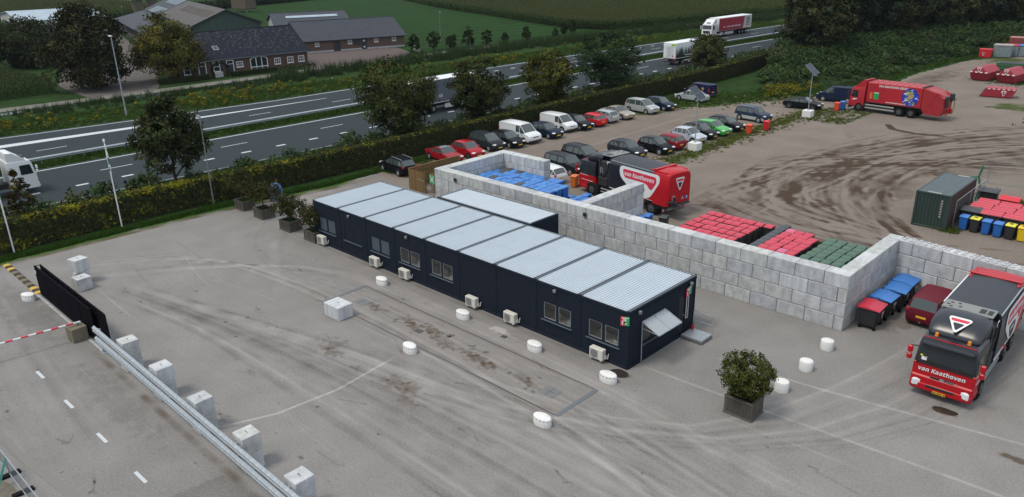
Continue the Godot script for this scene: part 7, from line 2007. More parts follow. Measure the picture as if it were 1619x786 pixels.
	put_text("VAN KAATHOVEN GROEP", 0.34, M["print_white"], bn, f * Transform3D(Basis.IDENTITY, Vector3(-0.15, 0.83, 0)), 0.12, 0.88)
	put_text("www.vankaathovengroep.nl", 0.20, M["print_white"], bn, f * Transform3D(Basis.IDENTITY, Vector3(0.5, -0.93, 0)), 0.1)
	var gi := Image.create(256, 256, false, Image.FORMAT_RGB8)
	var nz := FastNoiseLite.new(); nz.frequency = 0.010; nz.seed = 8; nz.fractal_octaves = 5
	var blobs := [Vector3(120, 120, 46), Vector3(150, 150, 40), Vector3(140, 190, 28), Vector3(105, 70, 34), Vector3(150, 62, 40), Vector3(185, 80, 34), Vector3(70, 205, 20)]
	for y in 256:
		for x in 256:
			var dd := Vector2(x - 128, y - 128).length() / 128.0
			var c := Color(0.05, 0.16, 0.52).lerp(Color(0.14, 0.26, 0.72), 1.0 - dd)
			var land := -0.1
			for bb in blobs: land = maxf(land, 1.0 - Vector2(x - bb.x, y - bb.y).length() / bb.z)
			if land + nz.get_noise_2d(x, y) * 0.55 > 0.16: c = Color(0.62, 0.54, 0.36).lerp(Color(0.25, 0.36, 0.16), clampf(absf(y - 128) / 90.0 + nz.get_noise_2d(x * 2, y * 2) - 0.2, 0, 1))
			if nz.get_noise_2d(x * 1.2 + 300, y * 2.2) > 0.33: c = c.lerp(Color(0.92, 0.94, 0.97), 0.75)
			gi.set_pixel(x, y, c)
	var gm := mat("globe_print", 1, 1, 1, 0.5); gm.albedo_color = Color(1, 1, 1); gm.albedo_texture = tex(gi)
	var gd := MB.new()
	for i in 40:
		var a0 := TAU * i / 40.0; var a1 := TAU * (i + 1) / 40.0
		var c := f * Vector3(2.0, -0.05, 0.012)
		gd.tri(c, c + Vector3(cos(a1), sin(a1), 0) * 1.02, c + Vector3(cos(a0), sin(a0), 0) * 1.02, Vector2(0.5, 0.5), Vector2(0.5 + cos(a1) / 2, 0.5 - sin(a1) / 2), Vector2(0.5 + cos(a0) / 2, 0.5 - sin(a0) / 2))
	part("globe_picture", gd, gm, bn)
	for p in [[-2.7, 0.62, 0.34, 0.5, "white_print_figure", "skip_red"], [-2.75, -0.35, 0.32, 0.75, "orange_picture", "bin_orange"], [-2.1, -0.38, 0.6, 0.7, "green_picture", "sign_green"], [-2.1, -0.02, 0.62, 0.14, "white_picture", "print_white"]]:
		var q := MB.new(); q.box(f * Vector3(p[0], p[1], 0.006), Vector3(p[2], p[3], 0.012)); part("sticker", q, M[p[5]], bn)

func lorries() -> void:
	waste_truck("black and red rubbish lorry beside the dividing wall, seen from its tail", Vector2(-20.45, -22.75), Vector2(-0.987, -0.16), false, 0.016).scale.x = 1.135
	waste_truck("black and red rubbish lorry cut by the right edge, facing the camera", Vector2(11.82, -7.0), Vector2(0.02, 1.0), true, 0.024)
	red_truck()
	var simple := func(label: String, nose: Vector2, dir: Vector2, L: float, H: float, bodym: Material, cabm: Material, W := 2.5, gap := 2.4) -> Node3D:
		var t := thing("motorway_lorry", label, "lorry", Vector3(nose.x, 0.032, nose.y), head(dir))
		cab(t, 2.1, W, 0.5, 3.0, cabm, cabm, 0.2, 1.75)
		var de := MB.new(); de.ext(PackedVector2Array([Vector2(-0.5, 2.95), Vector2(-2.0, 2.95), Vector2(-2.0, H - 0.15), Vector2(-1.5, H - 0.2)]), Transform3D(Basis.IDENTITY, Vector3(0, 0, -1.1)), 2.2); part("deflector", de, cabm, t)
		var ro := MB.new(); ro.cbox(Vector3(-0.75, 3.12, 0), Vector3(0.5, 0.2, 1.0), 0.06); part("roof_hatch", ro, M["dark_plastic"], t)
		mirrors(t, W / 2, 1.9, cabm)
		for sg in [1.0, -1.0]:
			var h := MB.new(); h.cbox(Vector3(0.08, 0.62, sg * 0.95), Vector3(0.08, 0.22, 0.36), 0.03); part("headlight", h, M["lamp_glass"], t)
			var s := MB.new(); s.cbox(Vector3(-2.5 - (L - 2.5) * 0.27, 0.62, sg * 1.15), Vector3((L - 2.5) * 0.4, 0.55, 0.08), 0.03); part("side_skirt", s, cabm, t)
			truck_wheel(t, -1.4, sg * 1.22, sg, 0.5, 0.3, "rim")
			for x in ([-L + 2.2] if L < 11 else [-5.0, -L + 2.2, -L + 3.5, -L + 4.8]): truck_wheel(t, x, sg * 1.22, sg, 0.48, 0.5, "rim")
		var g := MB.new(); g.cbox(Vector3(0.03, 1.15, 0), Vector3(0.05, 0.7, 1.7), 0.02); part("grille", g, M["dark_plastic"], t)
		var c := MB.new(); c.box(Vector3(-L / 2 - 0.8, 0.85, 0), Vector3(L - 2.5, 0.45, 1.0)); part("chassis", c, M["chassis"], t)
		var b := MB.new(); b.cbox(Vector3(-(L + gap) / 2, (1.15 + H) / 2, 0), Vector3(L - gap, H - 1.15, W), 0.05); part("box_body", b, bodym, t)
		var pb := MB.new(); pb.box(Vector3(-L - 0.02, 0.6, 0), Vector3(0.08, 0.15, 2.3)); part("underrun_bar", pb, M["chassis"], t)
		return t
	# white box lorry with the printed wood on its side
	var z0 := -97.5
	var wl: Node3D = simple.call("white box lorry with dark forest print and green corners", Vector2(path_x(ROAD, -97) + 6.3, z0), Vector2(0.035, -1), 10.0, 3.75, M["white_paint"], M["white_paint"])
	var im := Image.create(512, 192, false, Image.FORMAT_RGB8)
	rng.seed = 3
	for y in 192:
		var c := Color(0.86, 0.88, 0.88).lerp(Color(0.55, 0.60, 0.60), clampf((y - 40) / 150.0, 0, 1))
		for x in 512: im.set_pixel(x, y, c)
	for k in 90:
		var x := rng.randi_range(0, 511); var h := rng.randi_range(50, 150); var col := Color(0.06, 0.08, 0.07).lerp(Color(0.42, 0.47, 0.46), rng.randf() * (0.9 if k < 45 else 0.3))
		for y in range(192 - h, 192):
			var wd := int((y - 192 + h) * 0.13 * (0.55 + 0.45 * absf(sin(y * 0.5))))
			for xx in range(maxi(x - wd, 0), mini(x + wd + 1, 512)): im.set_pixel(xx, y, col)
	for y in range(168, 192):
		for x in 512: im.set_pixel(x, y, Color(0.06, 0.08, 0.06))
	var fm := mat("forest_print", 1, 1, 1, 0.5); fm.albedo_color = Color(1, 1, 1); fm.albedo_texture = tex(im)
	for sg in [1.0, -1.0]:
		var p := MB.new()
		var A := Vector3(-2.5, 3.65, sg * 1.258); var B := Vector3(-9.9, 3.65, sg * 1.258); var C := Vector3(-9.9, 1.3, sg * 1.258); var D := Vector3(-2.5, 1.3, sg * 1.258)
		if sg > 0: p.quad(B, A, D, C)
		else: p.quad(A, B, C, D)
		part("side_print", p, fm, wl)
		var gc := MB.new(); gc.box(Vector3(-3.1, 3.25, sg * 1.26), Vector3(1.1, 0.7, 0.012)); part("green_corner", gc, mat("lime_print", 0.22, 0.45, 0.02, 0.5), wl)
		var sl := MB.new()
		for i in 14: sl.box(Vector3(-5.0 - i * 0.17, 1.60, sg * 1.262), Vector3(0.13, 0.10 + 0.05 * (i % 3), 0.01))
		part("slogan", sl, M["print_white"], wl)
	var dr := MB.new()
	for z in [-0.62, 0.62]: dr.cbox(Vector3(-10.02, 2.35, z), Vector3(0.05, 2.2, 1.15), 0.02)
	part("rear_door", dr, M["white_paint"], wl)
	for i in 8:
		var q := MB.new(); q.box(Vector3(-10.06, 1.5 + i * 0.22, 0.1), Vector3(0.02, 0.03, 1.5)); part("tail_slat", q, M["steel_dull"], wl)
	var gc2 := MB.new(); gc2.box(Vector3(-10.06, 3.45, 0.75), Vector3(0.02, 0.35, 0.7)); part("green_corner", gc2, M["lime_print"], wl)
	var rs := MB.new(); rs.box(Vector3(-10.065, 1.6, 0.75), Vector3(0.02, 0.25, 0.25)); part("red_sticker", rs, M["sign_red"], wl)
	for sg in [1.0, -1.0]:
		var tl := MB.new(); tl.cbox(Vector3(-10.05, 0.95, sg * 1.05), Vector3(0.06, 0.18, 0.3), 0.02); part("tail_light", tl, M["tail_red"], wl)
	# lorry with the red trailer on the far carriageway, coming nearer
	var rx := path_x(ROAD, -128) - 11.6
	var rt: Node3D = simple.call("white lorry drawing a long red and white trailer on the far carriageway", Vector2(rx - 0.8, -127.6), Vector2(-0.045, 1), 16.2, 4.0, M["white_paint"], M["white_paint"], 2.55, 2.7)
	for sg in [1.0, -1.0]:
		var q := MB.new()
		q.ext(PackedVector2Array([Vector2(-2.85, 3.85), Vector2(-13.2, 3.85), Vector2(-12.6, 1.25), Vector2(-2.85, 1.25)]), Transform3D(Basis.IDENTITY, Vector3(0, 0, 1.28 if sg > 0 else -1.288)), 0.008)
		part("red_curtain", q, mat("curtain_red", 0.34, 0.012, 0.035, 0.5), rt)
		var ft := Transform3D(Basis(Vector3(sg, 0, 0), Vector3.UP, Vector3(0, 0, sg)), Vector3(-14.6, 3.2, sg * 1.29))
		put_text("EUR", 0.95, M["print_black"], rt, ft, 0, 0.8); put_text("OLIFT", 0.75, M["print_black"], rt, ft * Transform3D(Basis.IDENTITY, Vector3(0, -0.75, 0)), 0, 0.62)
		var sl := MB.new()
		for i in 34:
			if i in [4, 5, 6, 14, 21]: continue
			sl.box(Vector3(-4.6 - i * 0.21, 2.0, sg * 1.292), Vector3(0.16, 0.20 + 0.08 * (i % 3), 0.01))
		part("slogan", sl, M["print_white"], rt)
		var s2 := MB.new()
		for i in 7: s2.box(Vector3(-13.9 - i * 0.22, 1.9, sg * 1.29), Vector3(0.17, 0.2, 0.01))
		part("red_slogan", s2, M["sign_red"], rt)
	# grey curtain-sided lorry passing behind the row of trees
	var gx := path_x(ROAD, -36) + 6.3
	var gt: Node3D = simple.call("grey curtain-sided lorry with a white roof passing behind the trees", Vector2(gx, -46.0), Vector2(0.03, -1), 15.2, 4.0, mat("curtain_grey", 0.105, 0.122, 0.135, 0.55), M["white_paint"], 2.55, 2.7)
	var gr := MB.new(); gr.box(Vector3(-8.9, 4.02, 0), Vector3(12.4, 0.05, 2.56)); part("white_roof", gr, M["white_paint"], gt)
	for sg in [1.0, -1.0]:
		var bt := MB.new(); bt.box(Vector3(-8.9, 1.2, sg * 1.285), Vector3(12.4, 0.08, 0.02)); part("white_hem", bt, M["white_paint"], gt)
		var ft := Transform3D(Basis(Vector3(sg, 0, 0), Vector3.UP, Vector3(0, 0, sg)), Vector3(-8.0, 2.6, sg * 1.283))
		var ci := MB.new()
		var c := ft * Vector3(1.9, 0.2, 0)
		for i in 24:
			var a0 := TAU * i / 24.0; var a1 := TAU * (i + 1) / 24.0
			ci.cyl(c + ft.basis * Vector3(cos(a0), sin(a0), 0) * 0.8, c + ft.basis * Vector3(cos(a1), sin(a1), 0) * 0.8, 0.03, 0.03, 4)
		ci.box(c, Vector3(3.0, 0.06, 0.02)); ci.box(c, Vector3(0.06, 1.9, 0.02)); part("ring_logo", ci, mat("logo_blue", 0.03, 0.06, 0.16, 0.5), gt)
		put_text("B", 0.9, M["sign_red"], gt, ft * Transform3D(Basis.IDENTITY, Vector3(1.0, 0.35, 0)))
		put_text("H", 0.7, M["logo_blue"], gt, ft * Transform3D(Basis.IDENTITY, Vector3(-1.6, 0.55, 0)))
		put_text("AB", 0.55, M["print_white"], gt, ft * Transform3D(Basis.IDENTITY, Vector3(-1.2, -0.6, 0)))
	# white lorry leaving at the left edge
	var lx := path_x(ROAD, 11) + 6.9
	simple.call("white lorry tractor cut by the left edge of the picture", Vector2(lx, 9.2), Vector2(0.03, -1), 15.5, 3.9, M["white_paint"], M["white_paint"], 2.5, 2.9)

# ------------------------------------------------------------------ bins
# a two-wheeled bin, handle side toward -z
func make_bin(label: String, bodym: String, lidm: String, group := "", slot := false) -> Node3D:
	var t := thing("wheelie_bin", label, "wheelie bin", Vector3.ZERO, 0, group)
	var b := MB.new(); b.cbox(Vector3(0, 0.50, 0), Vector3(0.56, 0.92, 0.66), 0.05, Basis.IDENTITY, 0.17)
	b.cbox(Vector3(0, 0.945, 0.0), Vector3(0.585, 0.05, 0.70), 0.015); b.box(Vector3(0, 0.10, -0.22), Vector3(0.42, 0.14, 0.12))
	part("body", b, M[bodym], t, 30.0)
	var l := MB.new()
	var prof := [[-0.36, 0.985, 0.29], [-0.33, 1.03, 0.285], [-0.1, 1.065, 0.28], [0.14, 1.06, 0.28], [0.34, 1.015, 0.285], [0.375, 0.985, 0.29]]
	var rings := []
	for p in prof:
		rings.append(PackedVector3Array([Vector3(-p[2], 0.97, p[0]), Vector3(-p[2], p[1] - 0.025, p[0]), Vector3(-p[2] + 0.05, p[1], p[0]), Vector3(p[2] - 0.05, p[1], p[0]), Vector3(p[2], p[1] - 0.025, p[0]), Vector3(p[2], 0.97, p[0])]))
	l.loft(rings)
	var ln := part("lid", l, M[lidm], t, 35.0)
	if slot:
		var s := MB.new(); s.cyl(Vector3(0, 1.06, 0.03), Vector3(0, 1.072, 0.03), 0.12, 0.12, 16); part("opening", s, M["black"], ln)
	var h := MB.new(); h.tube([Vector3(-0.22, 1.0, -0.36), Vector3(-0.22, 1.0, -0.42), Vector3(0.22, 1.0, -0.42), Vector3(0.22, 1.0, -0.36)], 0.018, 6); part("handle", h, M[bodym], t)
	for sg in [1.0, -1.0]:
		var w := MB.new(); w.cyl(Vector3(sg * 0.22, 0.10, -0.26), Vector3(sg * 0.275, 0.10, -0.26), 0.10, 0.10, 12); part("wheel", w, M["rubber"], t)
	return t

# a four-wheeled container of 1100 litres; front toward +z
func make_container(label: String, bodym: String, lidm: String, round_lid: bool, group := "") -> Node3D:
	var t := thing("waste_container", label, "waste container", Vector3.ZERO, 0, group)
	var b := MB.new()
	b.cbox(Vector3(0, 0.68, 0), Vector3(1.26, 0.98, 0.98), 0.07, Basis.IDENTITY, 0.16); b.cbox(Vector3(0, 1.18, 0), Vector3(1.34, 0.09, 1.06), 0.03)
	for x in [-0.35, 0.35]: b.cbox(Vector3(x, 0.68, 0.455), Vector3(0.10, 0.8, 0.05), 0.015)
	part("body", b, M[bodym], t, 30.0)
	var l := MB.new(); var rings := []
	if round_lid:
		for x in [-0.67, 0.67]:
			var r := PackedVector3Array()
			for i in 9:
				var a := PI * i / 8.0
				r.append(Vector3(x, 1.22 + sin(a) * 0.16, 0.53 * cos(a) * 0.48 + 0.27))
			rings.append(r)
		l.loft(rings); rings = []
		for x in [-0.66, 0.66]:
			var r := PackedVector3Array()
			for i in 9:
				var a := PI * i / 8.0
				r.append(Vector3(x, 1.24 + sin(a) * 0.15, 0.53 * cos(a) * 0.48 - 0.26))
			rings.append(r)
		l.loft(rings)
	else:
		for z in [-0.57, -0.50, -0.02, 0.02, 0.50, 0.58]:
			var y: float = 1.29 if absf(z) < 0.54 else 1.25
			if z > -0.49 and z < 0.03: y = 1.33 if z < 0 else 1.30
			if z > 0.4: y -= 0.05
			rings.append(PackedVector3Array([Vector3(-0.67, 1.20, z), Vector3(-0.67, y - 0.02, z), Vector3(-0.63, y, z), Vector3(0.63, y, z), Vector3(0.67, y - 0.02, z), Vector3(0.67, 1.20, z)]))
		l.loft(rings)
	var ln := part("lid", l, M[lidm], t, 35.0)
	var hg := MB.new()
	for x in [-0.4, 0.4]: hg.cyl(Vector3(x - 0.06, 1.27, -0.60), Vector3(x + 0.06, 1.27, -0.60), 0.05, 0.05, 8)
	part("hinge", hg, M[lidm], ln)
	for x in [-0.48, 0.48]:
		for z in [-0.36, 0.36]:
			var w := MB.new(); w.cyl(Vector3(x - 0.03, 0.10, z), Vector3(x + 0.03, 0.10, z), 0.10, 0.10, 12); w.box(Vector3(x, 0.17, z), Vector3(0.08, 0.08, 0.08)); part("castor", w, M["rubber"], t)
	return t

func place(proto: Node3D, used: Array, label: String, at: Vector3, turn: float, group: String) -> Node3D:
	if used.is_empty():
		used.append(1)
		proto.position = at; proto.rotation.y = turn
		proto.set_meta("label", label); proto.set_meta("group", group)
		return proto
	return copy(proto, label, at, turn, group)

func bins() -> void:
	rng.seed = 51
	var G := "blue bins stacked in the left bay"
	var p1 := make_bin("x", "bin_blue", "bin_blue_lid"); var u1 := []
	var p2 := make_bin("x", "bin_blue", "bin_blue_worn"); var u2 := []
	var p3 := make_bin("x", "bin_blue", "bin_brown_lid"); var u3 := []
	var lab := "blue wheelie bin in the upper layer of the packed bay behind the long wall"
	for i in 13:
		for j in 8:
			var x := -25.25 + i * 0.60; var z := -17.25 + j * 0.79
			if i == 12 and j < 1: continue
			if i == 11 and j < 1: continue
			var dark: bool = [i, j] in [[0, 0], [1, 0], [1, 1], [3, 0], [2, 3], [7, 3], [7, 4], [8, 0], [9, 4], [10, 4], [12, 4], [4, 5], [5, 6]]
			var at := Vector3(x + rnd(-0.03, 0.03), 1.0 + rnd(-0.02, 0.05), z + rnd(-0.05, 0.05))
			if dark: place(p3, u3, "blue wheelie bin with a dark brown lid among the blue lids of the packed bay", at, rnd(-0.05, 0.05), "dark lidded bins among the blue bins")
			elif rng.randf() < 0.3: place(p2, u2, "blue wheelie bin with a sun-faded lid in the packed bay", at, rnd(-0.05, 0.05), "faded blue bins in the left bay")
			else: place(p1, u1, lab, at, rnd(-0.05, 0.05), G)
	for i in 13:   # what the camera sees of the lower layer: its open end
		for j in 8:
			if i < 11 and j > 1: continue
			if i < 9 : continue
			place(p1, u1, "blue wheelie bin in the lower layer under the stacked blue bins", Vector3(-25.25 + i * 0.60, 0.014, -17.25 + j * 0.79), rnd(-0.04, 0.04), "lower blue bins in the left bay")
	for j in 4: place(p1, u1, "blue wheelie bin on the ground at the open end of the stacked bins", Vector3(-17.42, 0.014, -18.5 + j * 0.80), rnd(-0.1, 0.1), "single blue bins at the open end of the stack")
	for j in 2: place(p1, u1, "blue wheelie bin on the ground at the open end of the stacked bins", Vector3(-16.75, 0.014, -17.6 + j * 0.8), rnd(-0.1, 0.1), "single blue bins at the open end of the stack")
	place(p1, u1, "blue wheelie bin behind the dividing wall, farther of two", Vector3(-11.0, 0.014, -17.55), 0.1, "two blue bins by the dividing wall")
	place(p1, u1, "blue wheelie bin behind the dividing wall, nearer of two", Vector3(-11.15, 0.014, -16.7), -0.05, "two blue bins by the dividing wall")
	var pb := make_bin("black wheelie bin standing alone behind the dividing wall's end", "bin_black", "bin_grey_lid")
	pb.position = Vector3(-10.2, 0.014, -17.0)
	pb.position = Vector3(-9.9, 0.014, -18.0); pb.rotation.y = 0.2
	var ty := thing("old_tyre", "black tyre lying on the dirt beside the black bin", "tyre", Vector3(-8.6, 0.014, -17.6))
	var tm := MB.new(); tm.lathe(Vector3.ZERO, [Vector2(0.34, 0.04), Vector2(0.44, 0.0), Vector2(0.54, 0.06), Vector2(0.56, 0.14), Vector2(0.54, 0.22), Vector2(0.44, 0.28), Vector2(0.34, 0.24), Vector2(0.32, 0.14), Vector2(0.34, 0.04)], 22); part("tyre", tm, M["rubber"], ty, 50.0)
	# red lids: four rows with gaps
	var r1 := make_bin("x", "bin_black", "bin_red_lid"); var v1 := []
	for i in 7:
		for j in 7:
			var z := -20.9 + j * 0.96
			var x := -7.68 + i * 0.615
			place(r1, v1, "black wheelie bin with a red lid in the left red block behind the long wall", Vector3(x + rnd(-0.03, 0.03), 0.014, z + rnd(-0.05, 0.05)), rnd(-0.08, 0.08), "red lidded bins in the left block")
	place(r1, v1, "single red lidded bin at the far right corner of the left red block", Vector3(-3.30, 0.014, -20.95), 0.03, "red lidded bins in the left block")
	var g1 := make_bin("x", "bin_black", "bin_grey_lid"); var w1 := []
	for j in 8:
		place(g1, w1, "black wheelie bin with a grey lid in the single row between the red blocks", Vector3(-2.45 + (0.02 * j), 0.014, -21.5 + j * 0.72), rnd(-0.06, 0.06), "grey lidded bins between the red blocks")
	var k1 := make_bin("x", "bin_black", "bin_pink_lid"); var y1 := []
	for i in 4:
		for j in 8:
			var x := -1.78 + i * 0.615; var z := -21.0 + j * 0.76
			if i == 3 and j < 1: continue
			if i == 1 and j < 0: continue
			if i == 3 and j > 2 and j < 4: pass
			if (i == 0 and j == 0) or (i == 2 and j == 5):
				place(k1, y1, "black wheelie bin with a faded pink lid, %s of the right red block" % ("far left corner" if i == 0 else "near side"), Vector3(x, 0.014, z), rnd(-0.05, 0.05), "pink lidded bins")
			else: place(r1, v1, "black wheelie bin with a red lid in the right red block beside the green lids", Vector3(x + rnd(-0.03, 0.03), 0.014, z + rnd(-0.05, 0.05)), rnd(-0.09, 0.09), "red lidded bins in the right block")
	var n1 := make_bin("x", "bin_black", "bin_green_lid"); var o1 := []
	for i in 6:
		for j in 8:
			var x := 1.02 + i * 0.64; var z := -21.0 + j * 0.77
			if i == 4 and j == 5:
				var pl := make_bin("wheelie bin with a bleached pale green lid among the dark green lids", "bin_black", "bin_pale_lid", "green lidded bins by the corner of the wall")
				pl.position = Vector3(x, 0.014, z)
			else: place(n1, o1, "black wheelie bin with a dark green lid at the long wall's corner", Vector3(x + rnd(-0.03, 0.03), 0.014, z + rnd(-0.05, 0.05)), rnd(-0.09, 0.09), "green lidded bins by the corner of the wall")
	# single bins about the lot
	for b in [["orange wheelie bin between the white car and the black and red lorry", "bin_orange", "bin_orange", -21.6, -22.1, 0.2, 1.0], ["orange wheelie bin on the grass beyond the black hatchback", "bin_signal", "bin_signal", -20.0, -49.5, 0.2, 1.0], ["red wheelie bin on the grass in front of the two-tone estate", "bin_red", "bin_red", -19.4, -52.3, 0.1, 1.0], ["bright red wheelie bin before the red lorry's cab", "bin_signal", "bin_signal", -17.9, -67.3, 0.1, 1.0], ["blue wheelie bin behind the bright red one before the red lorry's cab", "bin_blue", "bin_blue_lid", -17.65, -68.4, 0.1, 1.0]]:
		var o := make_bin(b[0], b[1], b[2], "single bins in the lot")
		o.position = Vector3(b[3], 0.014, b[4]); o.rotation.y = b[5]
	# four large containers along the return wall
	var c1 := make_container("black four-wheeled container with a red lid nearest the wall's corner", "bin_black", "bin_red_lid", false, "four-wheeled containers along the return wall")
	c1.position = Vector3(6.80, 0.024, -12.38); c1.rotation.y = PI / 2 + 0.04
	var c2 := make_container("black four-wheeled container with a blue lid beside the red lidded one", "bin_black", "bin_blue_lid", false, "four-wheeled containers along the return wall")
	c2.position = Vector3(6.85, 0.024, -14.0); c2.rotation.y = PI / 2 - 0.03
	var c3 := copy(c2, "third four-wheeled container from the wall's corner, blue lid and larger", Vector3(7.0, 0.024, -15.55), PI / 2 + 0.06, "four-wheeled containers along the return wall")
	var c4 := copy(c2, "farthest four-wheeled container with a blue lid in the walls' inner corner", Vector3(6.95, 0.024, -17.0), PI / 2, "four-wheeled containers along the return wall")
	for c in [c1, c2, c3, c4]:
		badge(c, Transform3D(Basis.IDENTITY, Vector3(0.18, 0.74, 0.515)), 0.42)
	# green shipping box
	var bx := thing("shipping_container", "dark green shipping container with a weathered roof on the dirt lot", "shipping container", Vector3(4.0, 0.014, -33.55), 0.0)
	var W := 2.3; var L := 6.05; var H := 2.59
	var fm := MB.new()
	for x in [-W / 2 + 0.07, W / 2 - 0.07]:
		for z in [-L / 2 + 0.07, L / 2 - 0.07]: fm.cbox(Vector3(x, H / 2, z), Vector3(0.15, H, 0.15), 0.02)
	for y in [0.08, H - 0.07]:
		for z in [-L / 2 + 0.06, L / 2 - 0.06]: fm.cbox(Vector3(0, y, z), Vector3(W - 0.28, 0.13, 0.11), 0.02)
		for x in [-W / 2 + 0.06, W / 2 - 0.06]: fm.cbox(Vector3(x, y, 0), Vector3(0.11, 0.13, L - 0.28), 0.02)
	part("frame", fm, M["box_green"], bx)
	var corr := func(a: Vector3, b: Vector3, out: Vector3, n: int) -> MB:
		var q := MB.new()
		var d := (b - a) / n
		for i in n:
			var f := [[0.0, 0.0], [0.35, 0.0], [0.5, 0.05], [0.85, 0.05], [1.0, 0.0]]
			for j in 4:
				var e0: Vector3 = a + d * (i + f[j][0]) + out * f[j][1]; var e1: Vector3 = a + d * (i + f[j + 1][0]) + out * f[j + 1][1]
				q.oq(e0, e1, e1 + Vector3(0, H - 0.26, 0), e0 + Vector3(0, H - 0.26, 0), (a + b) / 2 - out * 2)
		return q
	part("end_panel", corr.call(Vector3(-W / 2 + 0.12, 0.13, L / 2 - 0.07), Vector3(W / 2 - 0.12, 0.13, L / 2 - 0.07), Vector3(0, 0, 1), 9), M["box_green"], bx)
	part("end_panel", corr.call(Vector3(-W / 2 + 0.12, 0.13, -L / 2 + 0.07), Vector3(W / 2 - 0.12, 0.13, -L / 2 + 0.07), Vector3(0, 0, -1), 9), M["box_green"], bx)
	part("side_panel", corr.call(Vector3(-W / 2 + 0.07, 0.13, -L / 2 + 0.12), Vector3(-W / 2 + 0.07, 0.13, L / 2 - 0.12), Vector3(-1, 0, 0), 22), M["box_green"], bx)
	part("side_panel", corr.call(Vector3(W / 2 - 0.07, 0.13, -L / 2 + 0.12), Vector3(W / 2 - 0.07, 0.13, L / 2 - 0.12), Vector3(1, 0, 0), 22), M["box_brown"], bx)
	var rf := MB.new(); rf.box(Vector3(0, H - 0.045, 0), Vector3(W - 0.2, 0.05, L - 0.2))
	part("roof", rf, M["box_roof"], bx)
	var rm := MB.new(); rm.box(Vector3(0, H - 0.005, L / 2 - 0.2), Vector3(0.9, 0.02, 0.2)); rm.box(Vector3(0.3, H - 0.005, -L / 2 + 0.2), Vector3(0.8, 0.02, 0.2)); part("bare_patch", rm, M["grille_grey"], bx)
	var nm := MB.new()
	for i in 7: nm.box(Vector3(0.62, 2.1 - i * 0.19, L / 2 - 0.005), Vector3(0.12, 0.12, 0.02))
	part("white_mark", nm, M["grille_grey"], bx)
	# mesh fence and the bins beside it
	var mf := thing("mesh_fence", "galvanised mesh fence panels beside the green container", "fence panel", Vector3(5.28, 0.014, -31.6), PI / 2)
	var ff := MB.new()
	for s in [[0.0, 3.4], [3.5, 6.9]]: ff.tube([Vector3(s[0], 0.1, 0), Vector3(s[0], 2.0, 0), Vector3(s[1], 2.0, 0), Vector3(s[1], 0.1, 0), Vector3(s[0], 0.1, 0)], 0.022, 6)
	part("frame", ff, M["galvanised"], mf)
	var fw := MB.new()
	for i in 57: fw.cyl(Vector3(0.12 * i, 0.1, 0), Vector3(0.12 * i, 2.0, 0), 0.003, 0.003, 4, false)
	for i in 8: fw.cyl(Vector3(0, 0.3 + i * 0.22, 0), Vector3(6.9, 0.3 + i * 0.22, 0), 0.003, 0.003, 4, false)
	part("mesh_wires", fw, M["steel_dull"], mf)
	var m2 := thing("mesh_fence", "free-standing mesh fence panel on the dirt behind the large bins", "fence panel", Vector3(3.6, 0.014, -44.9), 0.25)
	var f2 := MB.new(); f2.tube([Vector3(0, 0.1, 0), Vector3(0, 2.0, 0), Vector3(3.4, 2.0, 0), Vector3(3.4, 0.1, 0), Vector3(0, 0.1, 0)], 0.022, 6); f2.tube([Vector3(0.5, 0.1, 0), Vector3(0.5, 2.0, 0)], 0.02, 6); part("frame", f2, M["steel_dull"], m2)
	var f3 := MB.new()
	for i in 28: f3.cyl(Vector3(0.12 * i, 0.1, 0), Vector3(0.12 * i, 2.0, 0), 0.003, 0.003, 4, false)
	part("mesh_wires", f3, M["steel_dull"], m2)
	var gs := thing("lifting_frame", "bent green steel lifting frame standing behind the green container", "steel frame", Vector3(4.5, 0.014, -39.2), 0.3)
	var g2 := MB.new(); g2.tube([Vector3(0.2, 0, 0), Vector3(0.35, 1.2, 0), Vector3(0.15, 2.0, 0), Vector3(0.3, 2.9, 0)], 0.07, 8); g2.tube([Vector3(0.15, 2.0, 0), Vector3(-0.5, 1.9, 0), Vector3(-0.8, 1.95, 0)], 0.06, 8); part("arm", g2, M["green_steel"], gs, 40.0)
	var g3 := MB.new(); g3.box(Vector3(0.2, 0.06, 0), Vector3(1.5, 0.12, 1.0)); g3.tube([Vector3(-0.4, 0.1, 0.3), Vector3(0.3, 0.8, 0)], 0.05, 6); part("base", g3, M["green_steel"], gs)
	var row := [["blue wheelie bin nearest the mesh fence in the front row by the green container", "bin_blue", "bin_blue_lid", false], ["black bin with a holed lime lid, second from the mesh fence", "bin_black", "bin_lime", true], ["blue wheelie bin between the lime lidded bin and another blue one", "bin_blue", "bin_blue_lid", false], ["blue wheelie bin, fourth in the front row by the green container", "bin_blue", "bin_blue_lid", false], ["black bin with a holed lime lid beside the yellow bin", "bin_black", "bin_lime", true], ["yellow wheelie bin at the right edge of the front row", "bin_yellow", "bin_yellow", true]]
	for i in 6:
		var o := make_bin(row[i][0], row[i][1], row[i][2], "front row of bins by the green container", row[i][3])
		o.position = Vector3(5.92 + i * 0.72, 0.014, -31.75 + rnd(-0.05, 0.05)); o.rotation.y = rnd(-0.05, 0.05)
		if i == 1 or i == 4: o.scale = Vector3(1.05, 1.02, 1)
	var big := make_container("red lidded round-topped container in the block behind the front row", "bin_black", "bin_red_lid", true, "large red lidded containers")
	var ub := []
	for q in [[7.35, -32.85], [8.75, -32.85], [10.15, -32.85], [6.35, -34.15], [7.75, -34.15], [9.15, -34.15], [10.55, -34.15], [6.45, -35.45], [7.85, -35.45], [9.25, -35.45]]:
		place(big, ub, "red lidded round-topped container in the block behind the front row", Vector3(q[0], 0.014, q[1]), rnd(-0.03, 0.03), "large red lidded containers")
